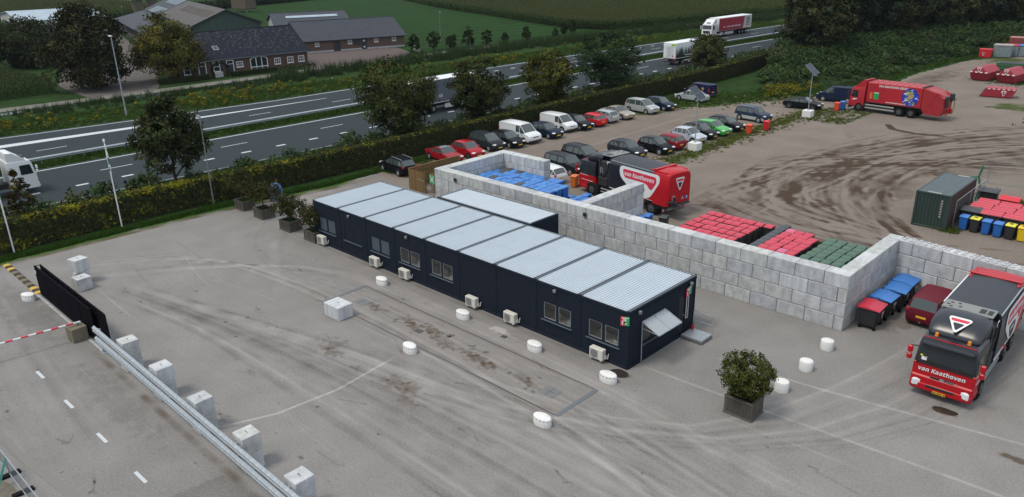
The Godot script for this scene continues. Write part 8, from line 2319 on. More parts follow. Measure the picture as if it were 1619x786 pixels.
	var gk := make_container("black container with a grey lid beside the mesh fence behind the blue bin", "bin_black", "bin_grey_lid", false)
	gk.position = Vector3(6.02, 0.014, -32.95)
	var gk2 := copy(gk, "tall black container with a grey lid behind the block of red lids", Vector3(5.7, 0.014, -38.3), 0.05)
	gk2.scale = Vector3(1.05, 1.1, 1.0)
	var rk := make_container("all red container at the back of the block of red lids", "bin_red", "bin_red", false)
	rk.position = Vector3(7.35, 0.014, -37.4)
	# skips and boxes at the far right
	far_skips()

func skip_body(t: Node3D, L: float, W: float, H: float, m: String, peak := 0.0) -> MeshInstance3D:
	# long side along x; sloping ends; open or closed top with a raised ridge
	var q := MB.new()
	var lo := PackedVector3Array([Vector3(-L * 0.38, 0.12, W * 0.46), Vector3(L * 0.38, 0.12, W * 0.46), Vector3(L * 0.38, 0.12, -W * 0.46), Vector3(-L * 0.38, 0.12, -W * 0.46)])
	var mid := PackedVector3Array([Vector3(-L * 0.5, H * 0.62, W * 0.5), Vector3(L * 0.5, H * 0.62, W * 0.5), Vector3(L * 0.5, H * 0.62, -W * 0.5), Vector3(-L * 0.5, H * 0.62, -W * 0.5)])
	var hi := PackedVector3Array([Vector3(-L * 0.5, H, W * (0.5 - peak)), Vector3(L * 0.5, H, W * (0.5 - peak)), Vector3(L * 0.5, H, -W * (0.5 - peak)), Vector3(-L * 0.5, H, -W * (0.5 - peak))])
	q.loft([lo, mid, hi])
	return part("body", q, M[m], t)

func far_skips() -> void:
	for s in [[Vector2(-11.0, -102.4), "closed red skip with a peaked lid, left of the pair on the grass"], [Vector2(-7.5, -102.0), "closed red skip with a peaked lid, right of the pair on the grass"]]:
		var t := thing("waste_skip", s[1], "skip", Vector3(s[0].x, 0.014, s[0].y), PI / 2 - 0.12, "closed red skips")
		skip_body(t, 4.4, 2.4, 2.0, "skip_red", 0.36)
		var rb := MB.new(); rb.cbox(Vector3(-2.24, 1.26, 0), Vector3(0.06, 0.12, 2.4), 0.02); part("rib", rb, M["red_deep"], t)
		var st := MB.new()
		for z in [-1.0, -0.3, 0.3, 1.0]: st.box(Vector3(-2.26, 1.28, z), Vector3(0.04, 0.16, 0.35))
		part("reflector", st, M["print_white"], t)
		badge(t, Transform3D(Basis(Vector3(0, 0, 1), Vector3.UP, Vector3(-1, 0, 0)), Vector3(-2.20, 1.68, 0)), 0.75)
		var sk := MB.new()
		for z in [-0.6, 0.6]: sk.box(Vector3(0, 0.06, z), Vector3(3.4, 0.12, 0.15))
		part("skid", sk, M["chassis"], t)
	var f := thing("flat_skip", "low open red skip lying on the track in front of the closed red pair", "skip", Vector3(-6.3, 0.014, -88.7), 0.16)
	var q := MB.new()
	var lo := PackedVector3Array([Vector3(-1.5, 0.1, 0.95), Vector3(2.0, 0.1, 0.95), Vector3(2.0, 0.1, -0.95), Vector3(-1.5, 0.1, -0.95)])
	var hi := PackedVector3Array([Vector3(-1.0, 1.15, 1.05), Vector3(2.5, 1.15, 1.05), Vector3(2.5, 1.15, -1.05), Vector3(-1.0, 1.15, -1.05)])
	q.loft([lo, hi])
	part("body", q, M["skip_red"], f)
	var q2 := MB.new(); q2.box(Vector3(0.7, 1.10, 0), Vector3(3.2, 0.16, 1.8)); part("inside", q2, M["red_deep"], f)
	var q3 := MB.new(); q3.box(Vector3(-1.33, 0.65, 0), Vector3(0.06, 1.2, 1.7), Basis(Vector3.BACK, -0.45)); part("ramp", q3, M["skip_grey"], f)
	var q4 := MB.new()
	for i in 6: q4.box(Vector3(-0.6 + i * 0.55, 1.10, 1.05), Vector3(0.28, 0.10, 0.05))
	part("reflector", q4, M["print_white"], f)
	badge(f, Transform3D(Basis.IDENTITY, Vector3(1.1, 0.62, 1.02)), 0.7)
	var boxes := [["small red lidded container at the far edge of the grass", Vector3(-17.3, 0, -127.5), "bin_red", 1.5], ["pale grey lidded container beside the small red one", Vector3(-15.2, 0, -129.5), "skip_grey", 2.2], ["second grey container with a red strip behind the pale grey one", Vector3(-14.6, 0, -132.0), "skip_grey", 2.0], ["grey container with a blue cover farthest to the right", Vector3(-12.6, 0, -132.5), "skip_grey", 2.0], ["dark container cut by the right edge beside the blue cover", Vector3(-9.6, 0, -133.5), "farm_dark", 2.0]]
	for i in boxes.size():
		var b: Array = boxes[i]
		var t := thing("lidded_container", b[0], "container", b[1] + Vector3(0, 0.014, 0), 0.1 - 0.03 * i, "lidded containers at the far edge")
		var s: float = b[3]
		var m := MB.new(); m.cbox(Vector3(0, s * 0.46, 0), Vector3(s * 1.25, s * 0.86, s * 0.9), 0.06, Basis.IDENTITY, 0.08)
		for x in [-0.4, 0.0, 0.4]: m.cbox(Vector3(x * s, s * 0.46, s * 0.44), Vector3(0.1, s * 0.76, 0.08), 0.02)
		part("body", m, M[b[2]], t)
		var l := MB.new(); l.cbox(Vector3(0, s * 0.93, 0), Vector3(s * 1.3, s * 0.10, s * 0.95), 0.04); part("lid", l, M[["bin_red", "grille_grey", "bin_red", "bin_blue_lid", "farm_dark"][i]], t)
		if i == 0: badge(t, Transform3D(Basis.IDENTITY, Vector3(-0.2, s * 0.5, s * 0.43)), 0.7)
	var rc := thing("rust_container", "rust red shipping container at the far right behind the lidded containers", "shipping container", Vector3(-11.8, 0.014, -137.2), 0.12)
	var m := MB.new(); m.cbox(Vector3(0, 1.35, 0), Vector3(8.5, 2.7, 2.5), 0.05)
	for i in 34: m.cbox(Vector3(-4.05 + i * 0.245, 1.35, 1.26), Vector3(0.13, 2.4, 0.06), 0.015)
	part("body", m, M["rust_red"], rc)
	var rf := MB.new(); rf.cbox(Vector3(0, 2.73, 0), Vector3(8.5, 0.06, 2.5), 0.02); part("roof", rf, mat("rust_pale", 0.30, 0.14, 0.12, 0.7), rc)
	var gsk := thing("green_skip", "long green open skip behind the closed red pair", "skip", Vector3(-7.6, 0.014, -107.5), 0.08)
	skip_body(gsk, 6.2, 2.4, 2.0, "skip_green")
	var gi := MB.new(); gi.box(Vector3(0, 1.99, 0), Vector3(5.6, 0.1, 2.1)); part("inside", gi, M["farm_dark"], gsk)
	var gb := MB.new()
	for y in [0.7, 1.2, 1.7]: gb.cbox(Vector3(0, y, 1.2), Vector3(6.0, 0.12, 0.08), 0.02)
	part("rib", gb, M["skip_green"], gsk)
	var sc := thing("scrap_heap", "heap of pale boards and scrap beside the right closed red skip", "scrap heap", Vector3(-4.2, 0.014, -101.8), 0.3)
	rng.seed = 8
	for i in 14:
		var b := MB.new(); b.box(Vector3(rnd(-1.0, 1.0), 0.25 + rnd(0, 0.9), rnd(-0.8, 0.8)), Vector3(rnd(0.5, 1.6), 0.05, rnd(0.2, 0.5)), Basis(Vector3(rng.randfn(), rng.randfn(), rng.randfn()).normalized(), rnd(0, 1.2))); part("board", b, M[["pale_wall", "rust_red", "grille_grey"][i % 3]], sc)
	var gk := thing("green_hopper", "low green steel hopper with a pale panel on the grass at the right", "hopper", Vector3(-2.4, 0.014, -97.5), 0.1)
	skip_body(gk, 2.8, 1.8, 1.1, "skip_green")
	var gp := MB.new(); gp.box(Vector3(0, 0.85, 0.9), Vector3(1.1, 0.25, 0.05)); part("panel", gp, M["pale_sheet"], gk)
	var rc2 := thing("rust_skip", "pale rusty skip cut by the right edge behind the scrap", "skip", Vector3(-1.7, 0.014, -108.5), 0.1)
	skip_body(rc2, 3.6, 2.2, 1.7, "rust_red")
	var ri := MB.new(); ri.box(Vector3(0, 1.69, 0), Vector3(3.2, 0.1, 1.9)); part("inside", ri, M["pale_wall"], rc2)

# ------------------------------------------------------------------ plants
# leaves: small quads gathered in clumps through the crown's volume
func leaves(m: MB, centre: Vector3, r: Vector3, n: int, size: float, base: Color, vary: float, out_from: Vector3) -> void:
	for i in n:
		var d := Vector3(rng.randfn(), rng.randfn(), rng.randfn()).normalized() * pow(rng.randf(), 0.45)
		var p := centre + d * r
		var nn := ((p - out_from).normalized() * 0.7 + Vector3(rng.randfn(), rng.randfn() + 0.5, rng.randfn()) * 0.55).normalized()
		var u := nn.cross(Vector3(rng.randfn(), rng.randfn(), rng.randfn())).normalized()
		var w := nn.cross(u)
		var s := size * rnd(0.6, 1.3)
		var k := 1.0 + vary * rng.randfn()
		m.col = Color(maxf(base.r * k * rnd(0.85, 1.2), 0.003), maxf(base.g * k, 0.004), maxf(base.b * k * rnd(0.8, 1.1), 0.002))
		var i0 := m.v.size()
		m.tri(p - u * s, p + w * s * 0.55, p + u * s)
		m.tri(p - u * s, p + u * s, p - w * s * 0.55)
		for j in range(i0, m.n.size()): m.n[j] = (m.n[j] * (1.0 if m.n[j].dot(nn) > 0 else -1.0) + nn).normalized()

func crown(kind: int, h: float, wd: float, base: Color, size: float, n_clumps: int, per: int, low := 0.22) -> MB:
	var m := MB.new()
	var cy := h * (low + 1.0) / 2.0
	var ry := h * (1.0 - low) / 2.0
	for i in n_clumps:
		var d := Vector3(rng.randfn(), rng.randfn(), rng.randfn()).normalized()
		var f := pow(rng.randf(), 0.33)
		var shape := 1.0
		var t := d.y * f
		if kind == 1: shape = 1.0 - 0.35 * t            # pear: wider low
		elif kind == 2: shape = 0.80 - 0.45 * t         # cone
		elif kind == 3: shape = 1.0 + 0.25 * t          # vase: wider high
		elif kind == 4: shape = sqrt(maxf(1.0 - t * t * 0.55, 0.1)) * 1.05
		var lump := 1.0 + 0.22 * sin(d.x * 5.0 + wd) * cos(d.z * 4.0 + h)
		var c := Vector3(d.x * f * shape * wd / 2 * lump, cy + d.y * f * ry, d.z * f * shape * wd / 2 * lump)
		var tint := 1.0 + 0.34 * rng.randfn()
		leaves(m, c, Vector3(1, 0.75, 1) * wd * rnd(0.085, 0.14), per, size, Color(base.r * tint * rnd(0.85, 1.25), base.g * tint, base.b * tint), 0.16, Vector3(0, cy - ry * 0.3, 0))
	return m

func trunk(h: float, r: float, wd: float, limbs: int, low := 0.22) -> MB:
	var m := MB.new()
	var p := Vector3.ZERO
	var pr := r * 1.35
	for i in 6:
		var q := Vector3(rnd(-0.06, 0.06) * h * 0.3, h * 0.8 * (i + 1) / 6.0, rnd(-0.06, 0.06) * h * 0.3)
		var nr := r * (1.0 - 0.14 * (i + 1))
		m.cyl(p, q, pr, nr, 8, false)
		p = q; pr = nr
	for i in limbs:
		var y := h * rnd(low * 0.8, 0.62)
		var a := rnd(0, TAU)
		var e := Vector3(cos(a) * wd * rnd(0.28, 0.42), y + h * rnd(0.12, 0.28), sin(a) * wd * rnd(0.28, 0.42))
		var mid := Vector3(e.x * 0.5, lerpf(y, e.y, 0.62), e.z * 0.5)
		m.cyl(Vector3(0, y, 0), mid, r * 0.45, r * 0.28, 6, false)
		m.cyl(mid, e, r * 0.28, r * 0.08, 5, false)
	return m

func tree(called: String, label: String, cat: String, at: Vector3, group: String, cr: MB, tr: MB) -> Node3D:
	var t := thing(called, label, cat, at, 0, group)
	part("trunk", tr, M["bark"], t, 40.0)
	part("crown", cr, M["leaf"], t)
	return t

const ORD := ["first", "second", "third", "fourth", "fifth", "sixth", "seventh", "eighth", "ninth", "tenth", "eleventh", "twelfth", "thirteenth", "fourteenth", "fifteenth", "sixteenth", "seventeenth"]

func trees() -> void:
	rng.seed = 31
	var olive := Color(0.050, 0.055, 0.016)
	# the row between hedge and motorway
	var row := [[1.9, 8.7, 5.2, 1, "narrow dark tree at the left end of the row behind the hedge", Color(0.036, 0.040, 0.018)], [-21.8, 9.0, 8.2, 3, "broad tree behind the hedge with the grey curtain lorry passing it", Color(0.044, 0.046, 0.015)], [-33.3, 7.8, 6.6, 0, "dark round tree behind the hedge hiding the front of the grey lorry", Color(0.040, 0.042, 0.017)], [-45.4, 7.4, 6.5, 4, "olive round tree behind the hedge above the white vans", Color(0.066, 0.062, 0.016)], [-57.5, 8.5, 8.2, 3, "dark spreading tree behind the hedge left of the white box lorry", Color(0.030, 0.042, 0.020)], [-83.2, 6.2, 5.9, 0, "small tree behind the hedge in front of the white box lorry's cab", Color(0.050, 0.052, 0.020)]]
	for r in row:
		tree("roadside_tree", r[4], "tree", Vector3(-45.0, 0, r[0]), "trees between hedge and motorway", crown(r[3], r[1], r[2], Color(r[5].r * 0.78, r[5].g * 0.95, r[5].b * 1.0), 0.16, 185, 62, 0.16 if r[0] < 0 else 0.28), trunk(r[1], 0.17, r[2], 9))
	tree("young_tree", "thin young tree in front of the white lorry at the left edge", "tree", Vector3(-45.0, 0, 13.4), "trees between hedge and motorway", crown(2, 4.9, 2.0, Color(0.042, 0.042, 0.018), 0.14, 46, 26, 0.2), trunk(4.9, 0.06, 1.6, 7))
	# by the farm
	tree("chestnut_tree", "tall dark chestnut tree beside the farm drive", "tree", Vector3(-112, 0, -14.9), "", crown(1, 12.8, 11.4, Color(0.026, 0.029, 0.014), 0.24, 330, 62, 0.02), trunk(12, 0.4, 10, 12))
	tree("round_tree", "low dark round tree at the left edge beside the maize", "tree", Vector3(-150, 0, -16.7), "", crown(4, 8.6, 14.0, Color(0.022, 0.030, 0.015), 0.26, 300, 52, 0.0), trunk(7, 0.35, 12, 10))
	tree("linden_tree", "yellowing green tree at the left end of the farmhouse", "tree", Vector3(-110.8, 0, -26.6), "", crown(1, 10.6, 10.0, Color(0.066, 0.068, 0.018), 0.2, 280, 60, 0.06), trunk(9, 0.22, 8, 12))
	# young trees along the lane beyond the forecourt
	var yt := [[-105.8, -73.5, 4.0], [-105.6, -78.5, 3.9], [-103.8, -81.8, 3.2], [-103.7, -86.5, 4.2], [-102.3, -90.5, 3.3], [-102.2, -96.0, 2.2], [-101.6, -102.0, 3.2], [-101.8, -112.0, 1.8], [-103.3, -117.0, 2.6], [-104.5, -121.5, 3.0]]
	var yl := ["nearest the forecourt", "second from the forecourt", "third from the forecourt", "fourth and tallest from the forecourt", "fifth from the forecourt", "sixth from the forecourt", "seventh from the forecourt", "thin eighth from the forecourt", "second from the maize", "nearest the maize"]
	for i in yt.size():
		tree("meadow_tree", "small dark bushy tree on the meadow's edge, " + yl[i], "tree", Vector3(yt[i][0], 0, yt[i][1]), "small trees along the farm lane", crown(2 if i % 3 == 0 else 4, yt[i][2], yt[i][2] * 0.75, Color(0.022, 0.034, 0.015), 0.15, 60, 34, 0.02), trunk(yt[i][2] * 0.9, 0.07, 1.5, 5))
	# the wood on the right
	var protos := []
	for i in 5:
		var h: float = [14.0, 16.0, 12.5, 15.0, 10.0][i]; var w: float = [9.0, 8.5, 9.5, 10.0, 8.0][i]
		var col: Color = [Color(0.024, 0.033, 0.019), Color(0.020, 0.029, 0.018), Color(0.029, 0.037, 0.018), Color(0.021, 0.030, 0.021), Color(0.033, 0.040, 0.017)][i]
		protos.append([crown([0, 1, 4, 0, 3][i], h, w, col, 0.25, 190, 60, 0.06).mesh(), trunk(h, 0.22, w, 9).mesh(40.0)])
	var spots := []
	for k in 4:
		var n: int = [17, 16, 15, 12][k]
		for i in n:
			var f := (i + rnd(-0.25, 0.25)) / (n - 1.0)
			var base := Vector2(-45.0, -103).lerp(Vector2(-30, -146), minf(f * 1.7, 1.0)) if f < 0.6 else Vector2(-30, -146).lerp(Vector2(-10, -190), (f - 0.6) / 0.4)
			var sp := base + Vector2(-5.5, -3.0) * k * 1.0 + Vector2(rnd(-1, 1), rnd(-1, 1))
			sp.x = maxf(sp.x, 19.1 - (27.3 - sp.y) * 0.4604 + 4.6)
			spots.append(sp)
	var where := ["at the near end of the wood", "on the yard side of the wood", "inside the wood", "at the far side of the wood"]
	for i in spots.size():
		var p: Vector2 = spots[i]
		var pr: Array = protos[rng.randi_range(0, 3)]
		var depth := 0 if i < 17 else 1 if i < 33 else 2
		var t := thing("woodland_tree", ["%s dark tree from the left along the yard side of the wood" % ORD[mini(i, 16)], "dark leafy tree within the dense wood behind the embankment", "dark leafy tree at the back of the dense wood"][depth], "tree", Vector3(p.x, 0.6, p.y), rnd(0, TAU), ["yard side trees of the wood", "trees within the wood", "trees at the back of the wood"][depth])
		t.scale = Vector3.ONE * rnd(0.8, 1.12)
		part("trunk", pr[1], M["bark"], t); part("crown", pr[0], M["leaf"], t)
	var ey := tree("edge_tree", "yellow green tree at the wood's left end beside the motorway", "tree", Vector3(-43.0, 0, -113.5), "", crown(3, 10.0, 8.0, Color(0.038, 0.038, 0.011), 0.19, 150, 50, 0.05), trunk(9, 0.18, 7, 10))
	var ey2 := tree("edge_tree", "sparse bush-like tree before the wood's left end", "tree", Vector3(-42.5, 0, -106.0), "", crown(0, 6.5, 6.0, Color(0.026, 0.031, 0.012), 0.16, 90, 40, 0.0), trunk(6, 0.12, 5, 9))
	# shrubs along the motorway verge behind the hedge
	var sb := MB.new()
	for i in 26: leaves(sb, Vector3(rnd(-0.7, 0.7), rnd(0.2, 1.1), rnd(-0.7, 0.7)), Vector3(0.34, 0.34, 0.34), 16, 0.13, Color(0.042, 0.062, 0.028), 0.28, Vector3(0, 0.2, 0))
	var sbm := sb.mesh()
	var at := []; var cs := PackedColorArray()
	for i in 640:
		var z := 24.0 - pow(rng.randf(), 0.9) * 134.0
		var s := rnd(0.5, 1.15)
		at.append(Transform3D(Basis(Vector3.UP, rnd(0, TAU)).scaled(Vector3(s, s * rnd(0.7, 1.5), s)), Vector3(-43.2 - absf(rng.randfn()) * 2.6, 0, z)))
		var k := rnd(0.7, 1.3); cs.append(Color(k * rnd(0.8, 1.2), k, k * rnd(0.8, 1.3)))
	var vs := copies("verge_shrubs", sbm, M["leaf"], at, self, cs)
	tag(vs, "loose green shrubs and tall weeds between the hedge and the motorway", "shrubs")
	# embankment bushes
	at = []; cs = PackedColorArray()
	for i in 1500:
		var f := rng.randf()
		var s0 := bank_at(f)
		var o := rng.randf()
		var p := s0[0].lerp(s0[1], o * 1.25)
		var y := bank_h(minf(o * 1.25, 1.0))
		var s := rnd(0.45, 1.5) * (0.45 if o < 0.14 else 1.0)
		at.append(Transform3D(Basis(Vector3.UP, rnd(0, TAU)).scaled(Vector3(s * 1.2, s * rnd(0.5, 1.0), s * 1.2)), Vector3(p.x, y - 0.25, p.y)))
		var k := rnd(0.55, 1.15); cs.append(Color(k * rnd(0.7, 1.1), k, k * rnd(0.7, 1.1)))
	var eb := copies("embankment_bushes", sbm, M["leaf"], at, self, cs)
	tag(eb, "tangle of low green bushes covering the embankment below the wood", "bushes")
	# flowering weeds
	var yw := MB.new()
	for i in 8: leaves(yw, Vector3(rnd(-0.4, 0.4), rnd(0.3, 0.9), rnd(-0.4, 0.4)), Vector3(0.3, 0.2, 0.3), 10, 0.10, Color(0.13, 0.12, 0.012), 0.3, Vector3.ZERO)
	for i in 10: leaves(yw, Vector3(rnd(-0.5, 0.5), rnd(0.1, 0.5), rnd(-0.5, 0.5)), Vector3(0.3, 0.25, 0.3), 10, 0.12, Color(0.045, 0.065, 0.02), 0.3, Vector3.ZERO)
	at = []
	for i in 190:
		var z: float = rng.randfn() * 7.0 + [6.0, -22.0, -30.0, -70.0, -112.0][i % 5]
		at.append(Transform3D(Basis(Vector3.UP, rnd(0, TAU)).scaled(Vector3.ONE * rnd(0.5, 1.1)), Vector3(path_x(FAR_EDGE, z) - rnd(2.0, 12.0) * (1.0 if z < 2 else 0.8), 0, z)))
	for i in 60: at.append(Transform3D(Basis(Vector3.UP, rnd(0, TAU)).scaled(Vector3.ONE * rnd(0.5, 1.0)), Vector3(rnd(-31, -26), 0.1, -76 + rng.randfn() * 3)))
	tag(copies("yellow_weeds", yw.mesh(), M["leaf"], at, self), "yellow flowering weeds on the far motorway verge", "weeds")
	# reeds along the ditch
	var rd := MB.new()
	for i in 30:
		var a := rnd(0, TAU); var r := rnd(0, 0.7)
		var b := Vector3(cos(a) * r, 0, sin(a) * r)
		var tip := b + Vector3(rnd(-0.35, 0.35), rnd(1.0, 1.9), rnd(-0.35, 0.35))
		var sd := Vector3(rnd(-1, 1), 0, rnd(-1, 1)).normalized() * 0.05
		var k := rnd(0.7, 1.2)
		rd.col = Color(0.036 * k, 0.056 * k, 0.022 * k)
		rd.tri(b - sd, tip, b + sd)
	at = []
	for i in 1300:
		var z := rnd(-190, 25)
		var s := rnd(0.5, 1.25) * (1.0 if z < -35 else 0.55)
		at.append(Transform3D(Basis(Vector3.UP, rnd(0, TAU)).scaled(Vector3(s, s, s)), Vector3(path_x(LANE, z) + rnd(3.4, 8.5) + (rng.randfn() * 0.7), 0, z)))
	tag(copies("ditch_reeds", rd.mesh(), M["blade"], at, self), "tall green reeds growing along the ditch beside the farm lane", "reeds")
	# verge grass
	var gm := MB.new()
	for i in 16:
		var a := rnd(0, TAU); var r := rnd(0, 0.28)
		var b := Vector3(cos(a) * r, 0, sin(a) * r)
		var tip := b + Vector3(rnd(-0.16, 0.16), rnd(0.14, 0.34), rnd(-0.16, 0.16))
		var sd := Vector3(rnd(-1, 1), 0, rnd(-1, 1)).normalized() * 0.035
		var k := rnd(0.7, 1.25)
		gm.col = Color(0.036 * k, 0.076 * k, 0.014 * k)
		gm.tri(b - sd, tip, b + sd)
	var grass := gm.mesh()
	at = []; cs = PackedColorArray()
	var put := func(x: float, z: float, s: float, y := 0.0, dry := 0.0) -> void:
		at.append(Transform3D(Basis(Vector3.UP, rnd(0, TAU)).scaled(Vector3(s, s * rnd(0.7, 1.3), s)), Vector3(x, y, z)))
		var k := rnd(0.75, 1.2)
		cs.append(Color(k * (1 + dry * 1.7), k * (1 + dry * 0.45), k * (1 + dry * 0.9)))
	for i in 5000:
		var z := rnd(-60, 27)
		var e := -39.7 if z > 0 else lerpf(-39.5, -38.3, clampf(-z / 8.0, 0, 1))
		put.call(e - absf(rng.randfn()) * 0.45, z, rnd(0.5, 1.0))
	for i in 3800: put.call(rnd(-51.0, -42.5), rnd(-150, 32), rnd(0.6, 1.4), 0.0, 0.2)
	for i in 5200:
		var z := rnd(-150, 32); put.call(path_x(ROAD, z) - rnd(0.9, 4.4), z, rnd(0.6, 1.2), 0.0, 0.15)
	for i in 9000:
		var z := rnd(-170, 32); put.call(path_x(FAR_EDGE, z) - 1.0 - rng.randf() * (11.0 + maxf(z, -20) * 0.1), z, rnd(0.6, 1.3), 0.0, 0.25)
	for i in 1500:
		var z := rnd(-67, -34)
		put.call(-20.4 + rng.randfn() * 0.85 + (0.02 * (-35 - z)), z, rnd(0.35, 0.75), 0.014, rnd(0.5, 1.4))
	for i in 500: put.call(rnd(-19.5, -14), rnd(-69, -60), rnd(0.35, 0.75), 0.014, rnd(0.2, 0.9))
	for i in 1600: put.call(-38.3 + rng.randfn() * 0.7, rnd(-60, -14), rnd(0.4, 0.9), 0.014, rnd(0.1, 0.7))
	for i in 2600:
		var f := rng.randf()
		put.call(lerpf(-38, -24, f) + rng.randfn() * 2.2, lerpf(-56, -80, f) + rng.randfn() * 1.5, rnd(0.5, 1.0), 0.014, rnd(0, 0.4))
	for i in 2400:
		var f := rng.randf(); var b := bank_at(f)
		var p := b[0].lerp(b[1], rnd(-0.06, 0.22))
		put.call(p.x, p.y, rnd(0.6, 1.2), 0.05)
	for i in 900: put.call(-4 + rng.randfn() * 3.2, -104 + rng.randfn() * 2.4, rnd(0.5, 1), 0.014)
	for i in 260: put.call(3.2 + rng.randfn() * 1.3, -74 + rng.randfn() * 1.2, rnd(0.5, 1), 0.014)
	for i in 300: put.call(0.6 + rng.randfn() * 0.9, -22.0 + rng.randfn() * 0.35, rnd(0.5, 1), 0.014, 0.9)
	for i in 90: put.call(5.2 + rng.randfn() * 0.35, -31.0 + rng.randfn() * 0.3, rnd(0.5, 1), 0.014, 0.5)
	for i in 150: put.call(7.2 + rng.randfn() * 0.9, -40.6 + rng.randfn() * 0.3, rnd(0.6, 1.1), 0.014, 0.9)
	tag(copies("verge_grass", grass, M["blade"], at, self, cs), "short green grass on the verges, banks and worn strips", "grass")
	# weeds by the rail blocks and the near corner
	at = []; cs = PackedColorArray()
	for p in [[-6.6, 17.05, 60, 0.35], [-5.6, 17.1, 40, 0.4], [-14.9, 16.95, 14, 0.15], [-10.9, 17.0, 10, 0.15], [-20.9, 16.6, 14, 0.12], [-17.0, 22.6, 40, 0.3], [-15.0, 23.2, 16, 0.2], [-10.9, 22.6, 40, 0.3], [-12.9, 22.3, 8, 0.15], [-11.9, 22.0, 8, 0.15], [-10.6, 21.7, 10, 0.1]]:
		for i in p[2]: put.call(p[0] + rng.randfn() * p[3], p[1] + rng.randfn() * p[3] * 0.4, rnd(0.4, 0.95), 0.025, rnd(0.2, 1.0))
	tag(copies("yard_weeds", grass, M["blade"], at, self, cs), "weeds growing at the feet of the rail blocks and the kerb", "weeds")
	# maize
	var mz := MB.new()
	for i in 7:
		var a := i * 2.4 + rnd(-0.3, 0.3)
		var y := 0.25 + i * 0.26
		var d := Vector3(cos(a), 0, sin(a)); var sd := Vector3(-d.z, 0, d.x) * 0.055
		var p0 := Vector3(0, y, 0); var p1 := d * 0.34 + Vector3(0, y + 0.34, 0); var p2 := d * 0.72 + Vector3(0, y + 0.14, 0)
		var k := rnd(0.75, 1.2)
		mz.col = Color(0.042 * k, 0.066 * k, 0.022 * k)
		mz.tri(p0 - sd * 0.6, p1 - sd, p1 + sd); mz.tri(p0 - sd * 0.6, p1 + sd, p0 + sd * 0.6)
		mz.tri(p1 - sd, p2, p1 + sd)
	mz.col = Color(0.05, 0.07, 0.025); mz.cyl(Vector3.ZERO, Vector3(0, 2.1, 0), 0.025, 0.012, 4, false)
	mz.col = Color(0.085, 0.075, 0.035)
	for i in 4: mz.tri(Vector3(-0.012, 2.0, 0), Vector3(cos(i * 1.6) * 0.14, 2.42, sin(i * 1.6) * 0.14), Vector3(0.012, 2.0, 0))
	var maize := mz.mesh()
	at = []
	for i in 26:
		var z := 24.0 - i * 1.45
		for j in 150:
			var x := -168.0 + j * 0.38
			var zz := z + 0.0022 * (x + 112) * (x + 112) * 0.6
			if x > -111.5 + zz * 0.1 or zz < -9.5: continue
			for k in 2: at.append(Transform3D(Basis(Vector3.UP, rnd(0, TAU)).scaled(Vector3(0.9, rnd(0.85, 1.08), 0.9)), Vector3(x + rnd(-0.15, 0.15), 0, zz + rnd(-0.16, 0.16))))
	tag(copies("maize_rows", maize, M["blade"], at, self), "near maize field in clear rows at the left edge", "maize")
	var fieldB := PackedVector2Array([Vector2(-110.5, -127.5), Vector2(-97.5, -131.5), Vector2(-92.5, -157), Vector2(-84.5, -214), Vector2(-75, -290), Vector2(-250, -330), Vector2(-330, -220), Vector2(-200, -161), Vector2(-146, -141)])
	at = []
	for i in 90000:
		var u := pow(rng.randf(), 1.6)
		var p := Vector2(rnd(-330, -75), lerpf(-127, -330, u))
		p.x = snappedf(p.x + p.y * 0.15, 1.0) - p.y * 0.15
		if not Geometry2D.is_point_in_polygon(p, fieldB): continue
		var s := rnd(0.95, 1.35) * (1.0 + u * 0.5)
		at.append(Transform3D(Basis(Vector3.UP, rnd(0, TAU)).scaled(Vector3(s * 1.3, rnd(1.0, 1.15), s * 1.3)), Vector3(p.x, 0, p.y)))
	tag(copies("maize_field", maize, M["blade"], at, self), "wide maize field beyond the farm lane at the top of the picture", "maize")
	at = []
	for i in 60000:
		var u := pow(rng.randf(), 1.5)
		var p := Vector2(lerpf(-228, -420, u), rnd(-118, 70))
		p.y = snappedf(p.y - p.x * 0.1, 1.0) + p.x * 0.1
		if p.x > -262 and p.y < -40: continue
		if p.x < -260 - (p.y + 118) * 0.02 - 0.0 and p.y < -100: continue
		var s := rnd(1.0, 1.4) * (1.0 + u * 0.6)
		at.append(Transform3D(Basis(Vector3.UP, rnd(0, TAU)).scaled(Vector3(s * 1.3, rnd(1.0, 1.15), s * 1.3)), Vector3(p.x, 0, p.y)))
	tag(copies("maize_crop", maize, M["blade"], at, self), "maize field behind the pale shed at the top left", "maize")
	setting("field_soil", flat(fieldB, 0.024), M["crop_soil"])
	setting("field_soil", flat(PackedVector2Array([Vector2(-228, -40), Vector2(-262, -40), Vector2(-262, -118), Vector2(-430, -118), Vector2(-430, 80), Vector2(-228, 80)]), 0.028), M["crop_soil"])
	# a far hedge along the meadow
	at = []; cs = PackedColorArray()
	for i in 260:
		var f := rng.randf()
		var p := Vector2(-268, -105).lerp(Vector2(-300, -200), f) + Vector2(rnd(-3, 3), rnd(-3, 3))
		var s := rnd(1.6, 3.0)
		at.append(Transform3D(Basis(Vector3.UP, rnd(0, TAU)).scaled(Vector3(s, s * 0.9, s)), Vector3(p.x, 0, p.y)))
		var k := rnd(0.3, 0.6); cs.append(Color(k, k, k))
	tag(copies("field_hedge", sbm, M["leaf"], at, self, cs), "dark overgrown field hedge at the far end of the meadow", "hedge")
	at = []; cs = PackedColorArray()
	for i in 70:
		at.append(Transform3D(Basis(Vector3.UP, rnd(0, TAU)).scaled(Vector3.ONE * rnd(1.0, 2.0)), Vector3(-178 + rnd(-9, 9), 0, -93 + rnd(-3, 3))))
		var k := rnd(0.9, 1.5); cs.append(Color(k, k * 1.1, k * 0.7))
	tag(copies("bramble_patch", sbm, M["leaf"], at, self, cs), "bright green bramble patch behind the green barn", "bushes")
	hedges()
	planters()

